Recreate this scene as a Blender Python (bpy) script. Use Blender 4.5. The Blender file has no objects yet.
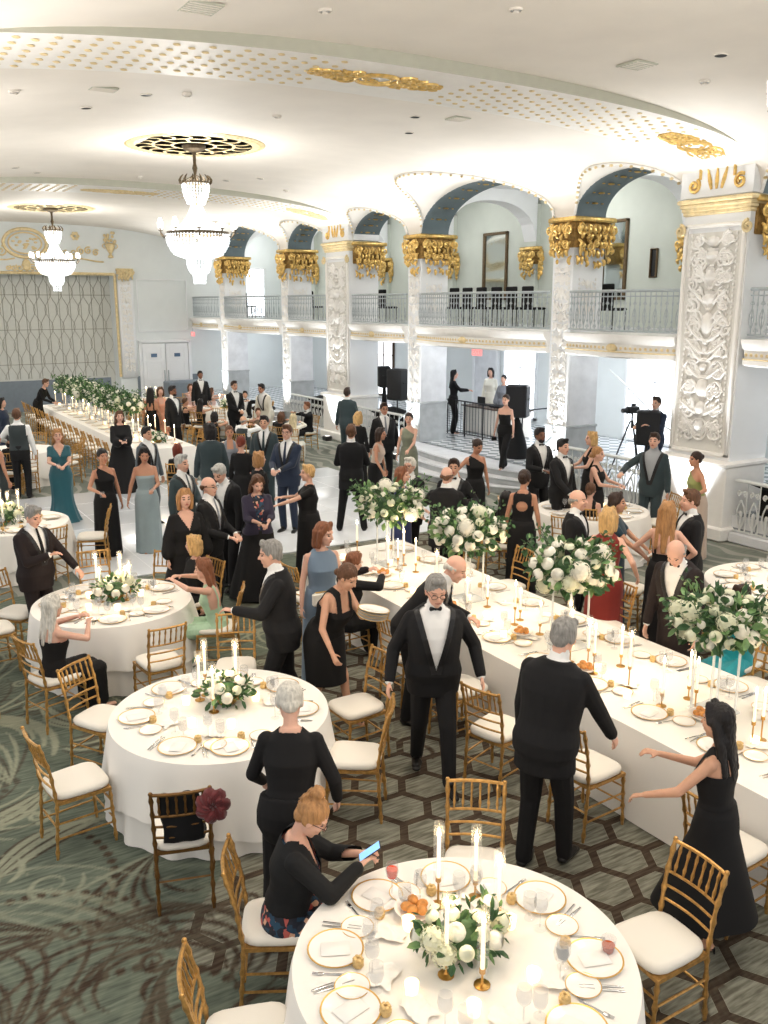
import bpy, bmesh, math, random
import numpy as np
from mathutils import Vector, Matrix, noise
PI=math.pi
sc=bpy.context.scene
COL=sc.collection
rnd=random.Random(7)
V3=Vector
# ------------------------------------------------------------------ camera maths (also used to read places off the floor)
FPX=900.0; EYE=4.0; HOR=303.0
TH=math.atan((512-HOR)/FPX); AZ=math.atan(564.0/math.hypot(FPX,512-HOR))
def _ray(u,v):
    a=u-384; b=512-v
    fw=FPX*math.cos(TH)+b*math.sin(TH); up=-FPX*math.sin(TH)+b*math.cos(TH)
    s,c=math.sin(AZ),math.cos(AZ)
    return fw*s+a*c, fw*c-a*s, up
def at(u,v,z=0.0):
    dx,dy,up=_ray(u,v); t=(z-EYE)/up
    return V3((t*dx,t*dy,z))
def atX(u,v,X):
    dx,dy,up=_ray(u,v); t=X/dx
    return V3((X,t*dy,EYE+t*up))
def atY(u,v,Y):
    dx,dy,up=_ray(u,v); t=Y/dy
    return V3((t*dx,Y,EYE+t*up))
def px(p):
    s,c=math.sin(AZ),math.cos(AZ)
    F=p[0]*s+p[1]*c; R=p[0]*c-p[1]*s; U=p[2]-EYE
    zc=F*math.cos(TH)-U*math.sin(TH); yc=F*math.sin(TH)+U*math.cos(TH)
    if zc<0.05: return (9999,9999)
    return (384+FPX*R/zc,512-FPX*yc/zc)
# ------------------------------------------------------------------ materials
def srgb(r,g,b):
    f=lambda c:(c/255.0/12.92) if c/255.0<=0.04045 else ((c/255.0+0.055)/1.055)**2.4
    return (f(r),f(g),f(b),1.0)
def new_mat(name):
    m=bpy.data.materials.new(name); m.use_nodes=True
    nt=m.node_tree; b=nt.nodes['Principled BSDF']
    return m,nt,b
def mat(name,col,rough=0.6,metal=0.0,spec=None,trans=0.0,ior=1.45,emit=None,estr=0.0,sheen=0.0,var=0.0,vscale=8.0,bump=0.0,bscale=60.0,alpha=1.0,coat=0.0,sss=0.0,stretch=None):
    m,nt,b=new_mat(name)
    c=srgb(*col)
    b.inputs['Base Color'].default_value=c
    b.inputs['Roughness'].default_value=rough
    b.inputs['Metallic'].default_value=metal
    b.inputs['IOR'].default_value=ior
    b.inputs['Transmission Weight'].default_value=trans
    b.inputs['Alpha'].default_value=alpha
    b.inputs['Coat Weight'].default_value=coat
    b.inputs['Sheen Weight'].default_value=sheen
    if spec is not None: b.inputs['Specular IOR Level'].default_value=spec
    if sss: 
        b.inputs['Subsurface Weight'].default_value=sss; b.inputs['Subsurface Scale'].default_value=0.01
    if emit:
        b.inputs['Emission Color'].default_value=srgb(*emit); b.inputs['Emission Strength'].default_value=estr
    tc=None
    def coords(scale):
        n=nt.nodes.new('ShaderNodeTexCoord'); o=n.outputs['Object']
        if stretch:
            mp=nt.nodes.new('ShaderNodeMapping'); mp.inputs['Scale'].default_value=stretch
            nt.links.new(o,mp.inputs['Vector']); o=mp.outputs['Vector']
        return o
    if var>0:
        nz=nt.nodes.new('ShaderNodeTexNoise'); nz.inputs['Scale'].default_value=vscale; nz.inputs['Detail'].default_value=5
        nt.links.new(coords(vscale),nz.inputs['Vector'])
        rp=nt.nodes.new('ShaderNodeValToRGB'); 
        lo=tuple(max(0,x*(1-var)) for x in c[:3])+(1,); hi=tuple(min(1,x*(1+var)) for x in c[:3])+(1,)
        rp.color_ramp.elements[0].position=0.3; rp.color_ramp.elements[1].position=0.7
        rp.color_ramp.elements[0].color=lo; rp.color_ramp.elements[1].color=hi
        nt.links.new(nz.outputs['Fac'],rp.inputs['Fac']); nt.links.new(rp.outputs['Color'],b.inputs['Base Color'])
    if bump>0:
        nz=nt.nodes.new('ShaderNodeTexNoise'); nz.inputs['Scale'].default_value=bscale; nz.inputs['Detail'].default_value=3
        nt.links.new(coords(bscale),nz.inputs['Vector'])
        bp=nt.nodes.new('ShaderNodeBump'); bp.inputs['Strength'].default_value=bump; bp.inputs['Distance'].default_value=0.01
        nt.links.new(nz.outputs['Fac'],bp.inputs['Height']); nt.links.new(bp.outputs['Normal'],b.inputs['Normal'])
    return m
M={}
M['plaster']=mat('cream plaster',(236,230,221),0.7,var=0.03,vscale=1.5,bump=0.05,bscale=20)
M['white']=mat('white painted plaster',(238,240,242),0.55,var=0.02,vscale=2)
M['relief']=mat('white carved plaster',(242,240,236),0.5,var=0.03,vscale=6)
M['relief_ground']=mat('pale grey panel ground',(224,222,216),0.6,var=0.04,vscale=5)
M['sage']=mat('sage painted plaster',(193,194,180),0.65,var=0.03)
M['aislewall']=mat('pale green grey wall paint',(203,209,200),0.6,var=0.03,vscale=2)
M['bluewall']=mat('pale blue white wall paint',(226,231,231),0.6,var=0.02,vscale=2)
M['soffit']=mat('slate blue painted arch soffit',(104,119,126),0.5,var=0.08,vscale=4)
M['marble']=mat('white veined marble',(222,224,228),0.3,var=0.09,vscale=3.5)
M['greymarble']=mat('grey marble',(178,182,184),0.3,var=0.14,vscale=4)
M['dado']=mat('slate grey dado paint',(118,128,138),0.5,var=0.05)
M['gold']=mat('gilded plaster',(228,192,118),0.36,metal=0.7,var=0.25,vscale=14)
M['palegold']=mat('pale gilt paint',(228,208,162),0.5,metal=0.2,var=0.15,vscale=10)
M['chair']=mat('worn gold painted wood',(190,146,84),0.32,metal=0.55,var=0.3,vscale=30)
M['golddeep']=mat('gilding darkened as recess shade',(150,118,66),0.45,metal=0.5,var=0.4,vscale=20)  # darker gold for capital cores, shade between the leaves put into the colour
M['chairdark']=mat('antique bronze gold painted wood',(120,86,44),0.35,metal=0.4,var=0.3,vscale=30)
M['cushion']=mat('ivory chair cushion',(240,234,222),0.7,bump=0.05,bscale=90)
M['cloth']=mat('white table linen',(244,240,233),0.75,sheen=0.1,bump=0.04,bscale=200)
M['china']=mat('white china',(246,243,238),0.18,spec=0.6)
M['goldrim']=mat('gold rim glaze',(224,180,96),0.3,metal=0.7)
M['silver']=mat('polished steel cutlery',(196,198,200),0.2,metal=1.0)
M['glass']=mat('clear glass',(205,210,214),0.03,spec=1.0,alpha=0.17)
M['sleeve']=mat('thin clear glass sleeve',(250,252,255),0.05,spec=1.0,alpha=0.1)
M['acrylic']=mat('clear acrylic rod',(240,246,248),0.08,spec=1.0,alpha=0.5)
M['wax']=mat('ivory candle wax',(250,243,226),0.5,emit=(255,226,180),estr=0.6)
M['flame']=mat('candle flame',(255,230,180),0.5,emit=(255,220,165),estr=45)
M['brass']=mat('brushed brass',(196,152,84),0.3,metal=0.9)
M['votive']=mat('frosted votive glass lit from inside',(255,240,215),0.4,trans=0.3,emit=(255,214,160),estr=1.6)
M['favor']=mat('beige gold favour paper',(214,182,124),0.5,metal=0.2,var=0.2,vscale=40)
M['card']=mat('white card',(240,238,234),0.6)
M['bread']=mat('baked bread crust',(206,142,76),0.6,var=0.3,vscale=30)
M['petal']=mat('white petals',(243,240,226),0.6,sss=0.0,var=0.05,vscale=20)
M['petalw']=mat('ivory green petals',(232,233,206),0.6,var=0.08,vscale=20)
M['leaf']=mat('dark green leaves',(56,90,54),0.5,var=0.35,vscale=12)
M['leaf2']=mat('fresh green leaves',(112,146,92),0.5,var=0.3,vscale=12)
M['iron']=mat('silvery wrought iron',(176,184,188),0.4,metal=0.3,var=0.1)
M['whiteiron']=mat('white painted iron',(222,224,222),0.45,metal=0.1)
M['darkiron']=mat('black painted iron',(48,50,54),0.4,metal=0.3)
M['black']=mat('black plastic',(26,27,29),0.5)
M['grille']=mat('black speaker cloth',(34,35,38),0.8,bump=0.2,bscale=400)
M['blackcloth']=mat('black cloth',(15,15,17),0.9)
M['mirror']=mat('mirror glass',(214,222,220),0.05,metal=1.0)
M['bronzeframe']=mat('antique bronze frame',(104,86,62),0.45,metal=0.4,var=0.2,vscale=20)
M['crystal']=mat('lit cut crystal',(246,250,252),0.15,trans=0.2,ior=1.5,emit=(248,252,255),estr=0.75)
M['lampglass']=mat('lit frosted lamp glass',(255,255,255),0.3,emit=(255,250,240),estr=2.2)
M['antique']=mat('dark antique brass',(96,84,66),0.4,metal=0.7,var=0.2,vscale=30)
M['darkvoid']=mat('near black shade in the grille',(34,34,30),0.8)
M['dance']=mat('white gloss dance floor',(226,230,234),0.18,var=0.015,vscale=1)
M['daylight']=mat('daylit frosted window glass',(250,252,255),0.4,emit=(240,247,255),estr=2.6)
M['exit']=mat('lit red exit sign',(230,120,120),0.5,emit=(255,150,150),estr=0.8)
M['amber']=mat('amber drink',(186,84,34),0.15)
M['orange']=mat('orange red drink',(226,70,30),0.15)
M['phonescreen']=mat('lit phone screen',(120,170,220),0.2,emit=(130,180,235),estr=1.0)
M['wood']=mat('dark wood',(92,74,60),0.5,var=0.2)
M['flowerred']=mat('burgundy fabric petals',(96,22,26),0.7,sheen=0.5,var=0.25,vscale=20)
# fabrics
def fab(name,col,rough=0.85,sheen=0.15,var=0.05,**k): 
    M[name]=mat(name,col,rough,sheen=sheen,var=var,vscale=6,**k); return M[name]
fab('black wool',(13,13,16),sheen=0.0); fab('warm black wool',(30,20,20),sheen=0.0); fab('navy wool',(34,46,68)); fab('dark green grey wool',(48,62,66)); fab('grey wool',(84,92,98))
fab('black crepe',(12,11,13),sheen=0.0); fab('black knit',(14,15,17),sheen=0.0); fab('satin lapel',(20,20,23),0.4,sheen=0.0)
fab('teal satin',(24,84,96),0.45); fab('bright teal chiffon',(24,150,160),0.6); fab('dusty blue crepe',(110,128,146)); fab('sage grey satin',(150,166,170),0.45)
fab('moss green sequin',(120,124,104),0.5,var=0.3); fab('oxblood crepe',(122,34,26)); fab('mint print silk',(170,200,170),0.6,var=0.2); fab('beige chiffon',(196,176,160)); fab('olive lime satin',(150,156,92),0.5)
fab('royal navy silk',(40,52,98),0.5); fab('dark teal velvet',(32,58,72)); fab('plum shawl',(46,40,60)); fab('pink chiffon',(226,196,190)); fab('peach satin',(226,160,130),0.5); fab('cream jacket cloth',(232,228,214)); fab('white shirt cotton',(236,236,234),0.7); fab('grey shirt cotton',(158,162,166)); fab('black leather',(16,15,15),0.35,sheen=0.0); fab('silver grey silk',(128,132,140),0.4); fab('charcoal waistcoat',(48,56,58)); fab('brown sequin',(110,92,70),0.5,var=0.3)
def floral(name):
    m,nt,b=new_mat(name)
    t=nt.nodes.new('ShaderNodeTexCoord'); v=nt.nodes.new('ShaderNodeTexVoronoi'); v.inputs['Scale'].default_value=34
    nt.links.new(t.outputs['Object'],v.inputs['Vector'])
    r=nt.nodes.new('ShaderNodeValToRGB'); r.color_ramp.interpolation='CONSTANT'
    cols=[(22,28,44),(28,60,84),(22,26,38),(190,92,84),(24,30,46),(218,170,140),(30,66,90),(24,26,38)]
    while len(r.color_ramp.elements)<len(cols): r.color_ramp.elements.new(0.5)
    for i,c in enumerate(cols): r.color_ramp.elements[i].position=i/len(cols); r.color_ramp.elements[i].color=srgb(*c)
    s=nt.nodes.new('ShaderNodeSeparateColor'); nt.links.new(v.outputs['Color'],s.inputs['Color']); nt.links.new(s.outputs[0],r.inputs['Fac'])
    nt.links.new(r.outputs['Color'],b.inputs['Base Color']); b.inputs['Roughness'].default_value=0.7
    M[name]=m
floral('dark floral print')
# skin and hair
SK={'fair':(226,176,152),'pink':(216,170,148),'tan':(192,140,112),'olive':(204,156,128),'brown':(126,84,62)}
for k,c in SK.items():
    M['skin_'+k]=mat('skin '+k,c,0.5,sss=0.08,var=0.04,vscale=25)
M['lips']=mat('lips',(176,92,86),0.45); M['eye']=mat('eyes',(44,34,30),0.3); M['brow']=mat('eyebrow hair',(84,64,50),0.8)
def hairmat(n,c,v=0.3):
    M['hair_'+n]=mat('hair '+n,c,0.5,var=v,vscale=55,bump=0.7,bscale=75,stretch=(1,1,0.18),spec=0.4)
hairmat('black',(28,24,24)); hairmat('darkbrown',(52,36,28)); hairmat('brown',(92,62,42)); hairmat('auburn',(126,78,52)); hairmat('red',(112,46,28)); hairmat('blonde',(196,158,104)); hairmat('honey',(168,124,80)); hairmat('grey',(136,134,130)); hairmat('white',(206,202,192)); hairmat('silver',(172,172,168)); hairmat('platinum',(206,190,152))
# ------------------------------------------------------------------ mesh builder
class MB:
    def __init__(s): s.v=[]; s.f=[]; s.m=[]; s.mi=0
    def add(s,vs,fs):
        o=len(s.v); s.v.extend([tuple(p) for p in vs]); s.f.extend([tuple(i+o for i in f) for f in fs]); s.m.extend([s.mi]*len(fs)); return o
    def box(s,cx,cy,cz,sx,sy,sz,rz=0.0,bev=0.0):
        x,y,z=sx/2,sy/2,sz/2
        if bev>0:
            b=min(bev,x*0.9,y*0.9,z*0.9); rings=[]
            for (zz,ins) in ((-z,b),(-z+b,0),(z-b,0),(z,b)):
                X,Y=x-ins,y-ins; k=b*0.6 if ins==0 else b*0.6
                rings.append([(X,-Y+k,zz),(X,Y-k,zz),(X-k,Y,zz),(-X+k,Y,zz),(-X,Y-k,zz),(-X,-Y+k,zz),(-X+k,-Y,zz),(X-k,-Y,zz)])
            vs=[p for r in rings for p in r]; fs=[]
            for i in range(3):
                for j in range(8): fs.append((i*8+j,i*8+(j+1)%8,(i+1)*8+(j+1)%8,(i+1)*8+j))
            fs.append(tuple(range(7,-1,-1))); fs.append(tuple(range(24,32)))
        else:
            vs=[(-x,-y,-z),(x,-y,-z),(x,y,-z),(-x,y,-z),(-x,-y,z),(x,-y,z),(x,y,z),(-x,y,z)]
            fs=[(0,3,2,1),(4,5,6,7),(0,1,5,4),(1,2,6,5),(2,3,7,6),(3,0,4,7)]
        c,sn=math.cos(rz),math.sin(rz)
        s.add([(cx+p[0]*c-p[1]*sn,cy+p[0]*sn+p[1]*c,cz+p[2]) for p in vs],fs)
    def lathe(s,prof,cx=0,cy=0,cz=0,n=16,cap=True,mat4=None):
        vs=[];fs=[]
        for r,z in prof:
            for i in range(n):
                a=2*PI*i/n; p=V3((r*math.cos(a),r*math.sin(a),z))
                if mat4: p=mat4@p
                vs.append((p[0]+cx,p[1]+cy,p[2]+cz))
        for k in range(len(prof)-1):
            for i in range(n):
                j=(i+1)%n; fs.append((k*n+i,k*n+j,(k+1)*n+j,(k+1)*n+i))
        if cap:
            if prof[0][0]>1e-5: fs.append(tuple(range(n-1,-1,-1)))
            if prof[-1][0]>1e-5: fs.append(tuple((len(prof)-1)*n+i for i in range(n)))
        s.add(vs,fs)
    def tube(s,pts,r,n=8,closed=False,flat=1.0,up=None):
        pts=[V3(p) for p in pts]; N=len(pts)
        if N<2: return
        rs=r if isinstance(r,(list,tuple)) else [r]*N
        vs=[];fs=[]; prev=None
        for i,p in enumerate(pts):
            if closed: t=(pts[(i+1)%N]-pts[i-1])
            else: t=pts[min(i+1,N-1)]-pts[max(i-1,0)]
            if t.length<1e-9: t=V3((0,0,1))
            t.normalize()
            if up is not None:
                b=t.cross(V3(up)); 
                if b.length<1e-6: b=t.orthogonal()
                b.normalize(); a=b.cross(t)
            else:
                if prev is None: a=t.orthogonal().normalized()
                else:
                    a=prev-t*prev.dot(t)
                    if a.length<1e-6: a=t.orthogonal()
                    a.normalize()
                b=t.cross(a)
            prev=a
            for k in range(n):
                w=2*PI*k/n; vs.append(p+a*(math.cos(w)*rs[i]*(flat if up is not None else 1))+b*(math.sin(w)*rs[i]))
        L=N if closed else N-1
        for i in range(L):
            for k in range(n):
                k2=(k+1)%n; i2=(i+1)%N; fs.append((i*n+k,i*n+k2,i2*n+k2,i2*n+k))
        if not closed:
            fs.append(tuple(range(n-1,-1,-1))); fs.append(tuple((N-1)*n+k for k in range(n)))
        s.add(vs,fs)
    def cyl(s,a,b,r,r2=None,n=10):
        s.tube([a,b],[r,r if r2 is None else r2],n)
    def ell(s,c,r,n=10,m=6,R=None):
        vs=[];fs=[]
        c=V3(c)
        for i in range(m+1):
            ph=PI*i/m
            for j in range(n):
                w=2*PI*j/n; p=V3((r[0]*math.sin(ph)*math.cos(w),r[1]*math.sin(ph)*math.sin(w),-r[2]*math.cos(ph)))
                if R: p=R@p
                vs.append(c+p)
        for i in range(m):
            for j in range(n):
                k=(j+1)%n
                if i==0: fs.append((j,(i+1)*n+k,(i+1)*n+j)) if False else fs.append((i*n+j,i*n+k,(i+1)*n+k,(i+1)*n+j))
                else: fs.append((i*n+j,i*n+k,(i+1)*n+k,(i+1)*n+j))
        s.add(vs,fs)
    def caps(s,a,b,ra,rb,side=None,flat=1.0,n=10):
        a=V3(a);b=V3(b); t=b-a
        if t.length<1e-6: t=V3((0,0,1e-4))
        tn=t.normalized()
        if side is None: x=tn.orthogonal().normalized()
        else:
            x=V3(side)-tn*V3(side).dot(tn)
            if x.length<1e-5: x=tn.orthogonal()
            x.normalize()
        y=tn.cross(x)
        vs=[];fs=[];rings=[]
        for (w) in (90,60,30,0): rings.append((a-tn*(ra*math.sin(math.radians(w))*(0.5+0.5*flat)),ra*math.cos(math.radians(w))))
        for (w) in (0,30,60,90): rings.append((b+tn*(rb*math.sin(math.radians(w))*(0.5+0.5*flat)),rb*math.cos(math.radians(w))))
        for c,r in rings:
            r=max(r,1e-4)
            for k in range(n):
                w=2*PI*k/n; vs.append(c+x*(r*math.cos(w))+y*(r*flat*math.sin(w)))
        for i in range(7):
            for k in range(n):
                k2=(k+1)%n; fs.append((i*n+k,i*n+k2,(i+1)*n+k2,(i+1)*n+k))
        fs.append(tuple(range(n-1,-1,-1))); fs.append(tuple(7*n+k for k in range(n)))
        s.add(vs,fs)
    def loft(s,rings,cap=True):
        n=len(rings[0]); vs=[p for r in rings for p in r]; fs=[]
        for i in range(len(rings)-1):
            for k in range(n):
                k2=(k+1)%n; fs.append((i*n+k,i*n+k2,(i+1)*n+k2,(i+1)*n+k))
        if cap: fs.append(tuple(range(n-1,-1,-1))); fs.append(tuple((len(rings)-1)*n+k for k in range(n)))
        s.add(vs,fs)
    def grid(s,fn,nu,nv,closed=False):
        vs=[fn(i/nu,j/nv) for i in range(nu+1) for j in range(nv+1)]
        fs=[(i*(nv+1)+j,(i+1)*(nv+1)+j,(i+1)*(nv+1)+j+1,i*(nv+1)+j+1) for i in range(nu) for j in range(nv)]
        s.add(vs,fs)
    def xf(s,fn,i0=0):
        for i in range(i0,len(s.v)): s.v[i]=tuple(fn(V3(s.v[i])))
    def mesh(s,name,mats,smooth=True,sharp=40):
        me=bpy.data.meshes.new(name)
        me.from_pydata([tuple(p) for p in s.v],[],s.f)
        if not isinstance(mats,(list,tuple)): mats=[mats]
        for m in mats: me.materials.append(M[m] if isinstance(m,str) else m)
        if max(s.m or [0])>0: me.polygons.foreach_set('material_index',s.m)
        if smooth:
            me.polygons.foreach_set('use_smooth',[True]*len(me.polygons))
            if sharp and hasattr(me,'set_sharp_from_angle'): me.set_sharp_from_angle(angle=math.radians(sharp))
        me.update()
        return me
    def build(s,name,mats,parent=None,smooth=True,loc=None,sharp=40):
        return put(name,s.mesh(name,mats,smooth,sharp),parent,loc)
def put(name,me,parent=None,loc=None,rz=0.0):
    o=bpy.data.objects.new(name,me); COL.objects.link(o)
    if parent is not None: o.parent=parent
    if loc is not None: o.location=loc
    if rz: o.rotation_euler=(0,0,rz)
    return o
def empty(name,loc=(0,0,0),rz=0.0):
    o=bpy.data.objects.new(name,None); COL.objects.link(o); o.location=loc; o.rotation_euler=(0,0,rz); o.empty_display_size=0.1
    return o
def tag(o,label=None,cat=None,group=None,kind=None):
    if label: o['label']=label
    if cat: o['category']=cat
    if group: o['group']=group
    if kind: o['kind']=kind
    return o
def struct(o): o['kind']='structure'; return o
KIDS={}
def kids(o): return [c for c in bpy.data.objects if c.parent==o]
def snapshot(o):
    """remember a thing's tree so copies need no search"""
    return (o,[snapshot(c) for c in kids(o)])
def clone(snap,loc=None,rz=None,parent=None,scale=None):
    o=snap[0].copy(); COL.objects.link(o)
    if parent is not None: o.parent=parent
    if loc is not None: o.location=loc
    if rz is not None: o.rotation_euler=(o.rotation_euler[0],o.rotation_euler[1],rz)
    if scale is not None: o.scale=(scale,)*3
    for c in snap[1]: clone(c,parent=o)
    return o
ORD=['first','second','third','fourth','fifth','sixth','seventh','eighth','ninth','tenth','eleventh','twelfth','thirteenth','fourteenth','fifteenth','sixteenth','seventeenth','eighteenth','nineteenth','twentieth']
def ordw(i): return ORD[i] if i<20 else '%dth'%(i+1)
# ================================================================== PEOPLE
VOX={0:0.019,1:0.0135,2:0.0085,3:0.0065}
def remesh(mb,vox,name,mats,smooth=2,cut=None,paint=None,noisy=0.0,scale=1.0,snap=None):
    me=mb.mesh(name,mats,smooth=False); o=bpy.data.objects.new('tmp',me); COL.objects.link(o)
    r=o.modifiers.new('r','REMESH'); r.mode='VOXEL'; r.voxel_size=vox; r.use_smooth_shade=True
    if smooth:
        s=o.modifiers.new('s','SMOOTH'); s.factor=0.5; s.iterations=smooth
    dg=bpy.context.evaluated_depsgraph_get(); ev=o.evaluated_get(dg); out=bpy.data.meshes.new_from_object(ev)
    bpy.data.objects.remove(o); bpy.data.meshes.remove(me); out.name=name
    out.materials.clear()
    for m in (mats if isinstance(mats,(list,tuple)) else [mats]): out.materials.append(M[m] if isinstance(m,str) else m)
    n=len(out.vertices); co=np.empty(n*3,dtype=np.float32); out.vertices.foreach_get('co',co); co=co.reshape(-1,3)
    if noisy>0:
        no=np.empty(n*3,dtype=np.float32); out.vertices.foreach_get('normal',no); no=no.reshape(-1,3)
        w=np.sin(co[:,0]*190+3*np.sin(co[:,2]*40))*np.sin(co[:,1]*170+2*np.sin(co[:,2]*33))+0.6*np.sin(co[:,0]*90+co[:,1]*80+co[:,2]*30)
        co=co+no*(w*noisy)[:,None]
    if snap:
        co=snap(co,vox); out.vertices.foreach_set('co',co.astype(np.float32).ravel()); out.update()
    np_=len(out.polygons)
    if (cut or paint) and np_:
        ce=np.empty(np_*3,dtype=np.float32); out.polygons.foreach_get('center',ce); ce=ce.reshape(-1,3)
        if paint:
            mi=paint(ce).astype(np.int32); out.polygons.foreach_set('material_index',mi)
    co=(co*scale).astype(np.float32); out.vertices.foreach_set('co',co.ravel())
    if cut and np_:
        kill=cut(ce)
        if kill.any():
            bm=bmesh.new(); bm.from_mesh(out); bm.faces.ensure_lookup_table()
            bmesh.ops.delete(bm,geom=[bm.faces[i] for i in np.nonzero(kill)[0]],context='FACES'); bm.to_mesh(out); bm.free()
    out.polygons.foreach_set('use_smooth',[True]*len(out.polygons)); out.update()
    return out
def ik(a,b,l1,l2,pole):
    a=V3(a);b=V3(b); d=b-a; L=d.length; mx=(l1+l2)*0.995
    if L>mx: b=a+d*(mx/L); d=b-a; L=mx
    L=max(L,0.06); x=(l1*l1-l2*l2+L*L)/(2*L); hgt=math.sqrt(max(0,l1*l1-x*x)); dn=d/L if d.length>0 else V3((0,0,-1))
    p=V3(pole); p=p-dn*p.dot(dn)
    if p.length<1e-4: p=dn.orthogonal()
    return a+dn*x+p.normalized()*hgt, b
MT=[(.80,.115,.095,-.005),(.88,.160,.112,-.012),(.96,.165,.112,-.006),(1.06,.150,.102,.004),(1.16,.155,.108,.006),(1.27,.170,.116,.002),(1.35,.175,.108,-.004),(1.41,.160,.088,-.010),(1.45,.110,.068,-.014),(1.485,.062,.058,-.016)]
FT=[(.80,.120,.095,-.008),(.88,.172,.118,-.014),(.95,.170,.114,-.008),(1.03,.140,.098,.0),(1.10,.122,.09,.004),(1.18,.132,.10,.010),(1.26,.148,.122,.016),(1.33,.148,.102,.004),(1.40,.138,.078,-.008),(1.44,.095,.062,-.012),(1.48,.052,.05,-.014)]
PEOPLE={}
def person(key,label,u,v,h=1.75,phi=0.0,sex='m',lvl=1,skin='fair',hair=('short','brown'),outfit=None,lean=0,side=0,drop=0.0,sit=False,head=(0,0,0),
           L=None,R=None,FL=None,FR=None,fat=1.0,curl=(35,35),at_xy=None,zbase=0.0,glasses=False,beard=None,extra=None,poleL=None,poleR=None,vdir=None):
    o_=outfit or {}; h*=1.0 if sit else 1.045; vox=VOX[lvl]; S=h/1.75; male=sex=='m'
    f=1.0 if male else 0.86
    if sit: drop=drop or 0.40
    lr=math.radians(lean); sr=math.radians(side); PV=V3((0,0,0.95))
    RX=Matrix.Rotation(-lr,3,'X'); RY=Matrix.Rotation(sr,3,'Y'); FULL=RY@RX; INV=FULL.inverted()
    def B(p):
        p=V3(p); t=min(1,max(0,(p.z-0.9)/0.22)); t=t*t*(3-2*t)
        q=Matrix.Rotation(sr*t,3,'Y')@(Matrix.Rotation(-lr*t,3,'X')@(p-PV))+PV
        q.z-=drop; return q
    INVn=np.array(INV)
    def unbend(ce):
        q=ce.copy(); q[:,2]+=drop; q=q-np.array([0,0,0.95]); return q@INVn.T+np.array([0,0,0.95])
    shx=0.168 if male else 0.142; shx*=0.5+0.5*fat
    SH={s:B((s*shx,-0.008,1.388)) for s in (-1,1)}
    neckb=B((0,-0.016,1.44)); 
    hy,hp,hr=[math.radians(a) for a in head]
    # head frame: yaw about z (positive turns to the figure's left), pitch down positive
    HB=Matrix.Rotation(hy,3,'Z')@Matrix.Rotation(-(hp+lr*0.5),3,'X')@Matrix.Rotation(hr+sr*0.5,3,'Y')
    HC=neckb+ (FULL@V3((0,0.0,0.075)))+HB@V3((0,0.028,0.115)) if True else None
    def H(p): return HC+HB@V3(p)
    la=0.285*(1 if male else 0.95); lf=0.255*(1 if male else 0.94)
    hands={}; arms={}
    for s,t,pl in ((-1,L,poleL),(1,R,poleR)):
        sh=SH[s]
        if t is None: t=(s*(shx+0.10),0.05,0.86); 
        if t=='hang': t=(s*(shx+0.10),0.05,0.86)
        tt=V3(t)
        if t[2]==0.86 and (lean or drop): tt=V3((sh.x+s*0.07,sh.y+0.05+0.1*math.sin(lr),sh.z-0.53))
        pole=V3(pl) if pl else V3((s*0.7,-1,-0.3)); el,wr=ik(sh,tt,la,lf,pole); arms[s]=(sh,el,wr)
    hipz=0.90-drop; hx=0.085
    legs={}
    for s,t in ((-1,FL),(1,FR)):
        if t is None: t=(s*(0.10 if (sit or o_.get('k','suit')!='gown') else 0.055),0.44 if sit else 0.0,0.075)
        hip=V3((s*hx,-0.005,hipz)); kn,an=ik(hip,V3(t),0.42,0.415,V3((s*0.12,1,0.1))); legs[s]=(hip,kn,an)
    T=MT if male else FT
    def torso(m,infl,z0=0,z1=9,n=28,ex=None):
        rings=[]
        for (z,rx,ry,yo) in T:
            if z<z0-1e-6 or z>z1+1e-6: continue
            k=(1+(fat-1)*(1.15 if .9<z<1.3 else 0.6)); rx2=rx*(1+(fat-1)*0.8)+infl; ry2=ry*k+infl
            if ex: rx2,ry2=ex(z,rx2,ry2)
            rings.append([B((rx2*math.copysign(abs(math.cos(2*PI*i/n))**0.85,math.cos(2*PI*i/n)),yo+ry2*math.copysign(abs(math.sin(2*PI*i/n))**0.9,math.sin(2*PI*i/n))+(0.03*(fat-1)/0.3 if fat>1 and math.sin(2*PI*i/n)>0 and .9<z<1.25 else 0),z)) for i in range(n)])
        m.loft(rings)
    # ---------------- body
    m=MB(); torso(m,0.0)
    for s in (-1,1): m.caps(B((s*0.03,-0.016,1.435)),SH[s],0.036*f,0.046*f)
    m.caps(neckb,HC+HB@V3((0,-0.025,-0.05)),0.056*f,0.05*f)
    m.ell(H((0,-0.012,0.03)),(0.076,0.094,0.09),16,10,HB); m.ell(H((0,0.02,-0.03)),(0.063,0.07,0.088),16,10,HB)
    m.ell(H((0,0.058,-0.095)),(0.026,0.024,0.02),8,6,HB)
    m.caps(H((0,0.08,0.018)),H((0,0.104,-0.02)),max(0.008,vox*.8),max(0.013,vox*.8)); 
    for s in (-1,1):
        m.ell(H((s*0.077,-0.005,-0.005)),(0.011,0.02,0.031),8,6,HB); m.ell(H((s*0.034,0.06,-0.02)),(0.026,0.026,0.026),8,6,HB)
        m.caps(H((s*0.014,0.079,0.033)),H((s*0.045,0.066,0.034)),0.009,0.008)
    m.caps(H((-0.018,0.082,-0.058)),H((0.018,0.082,-0.058)),0.0085,0.0085)
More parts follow.
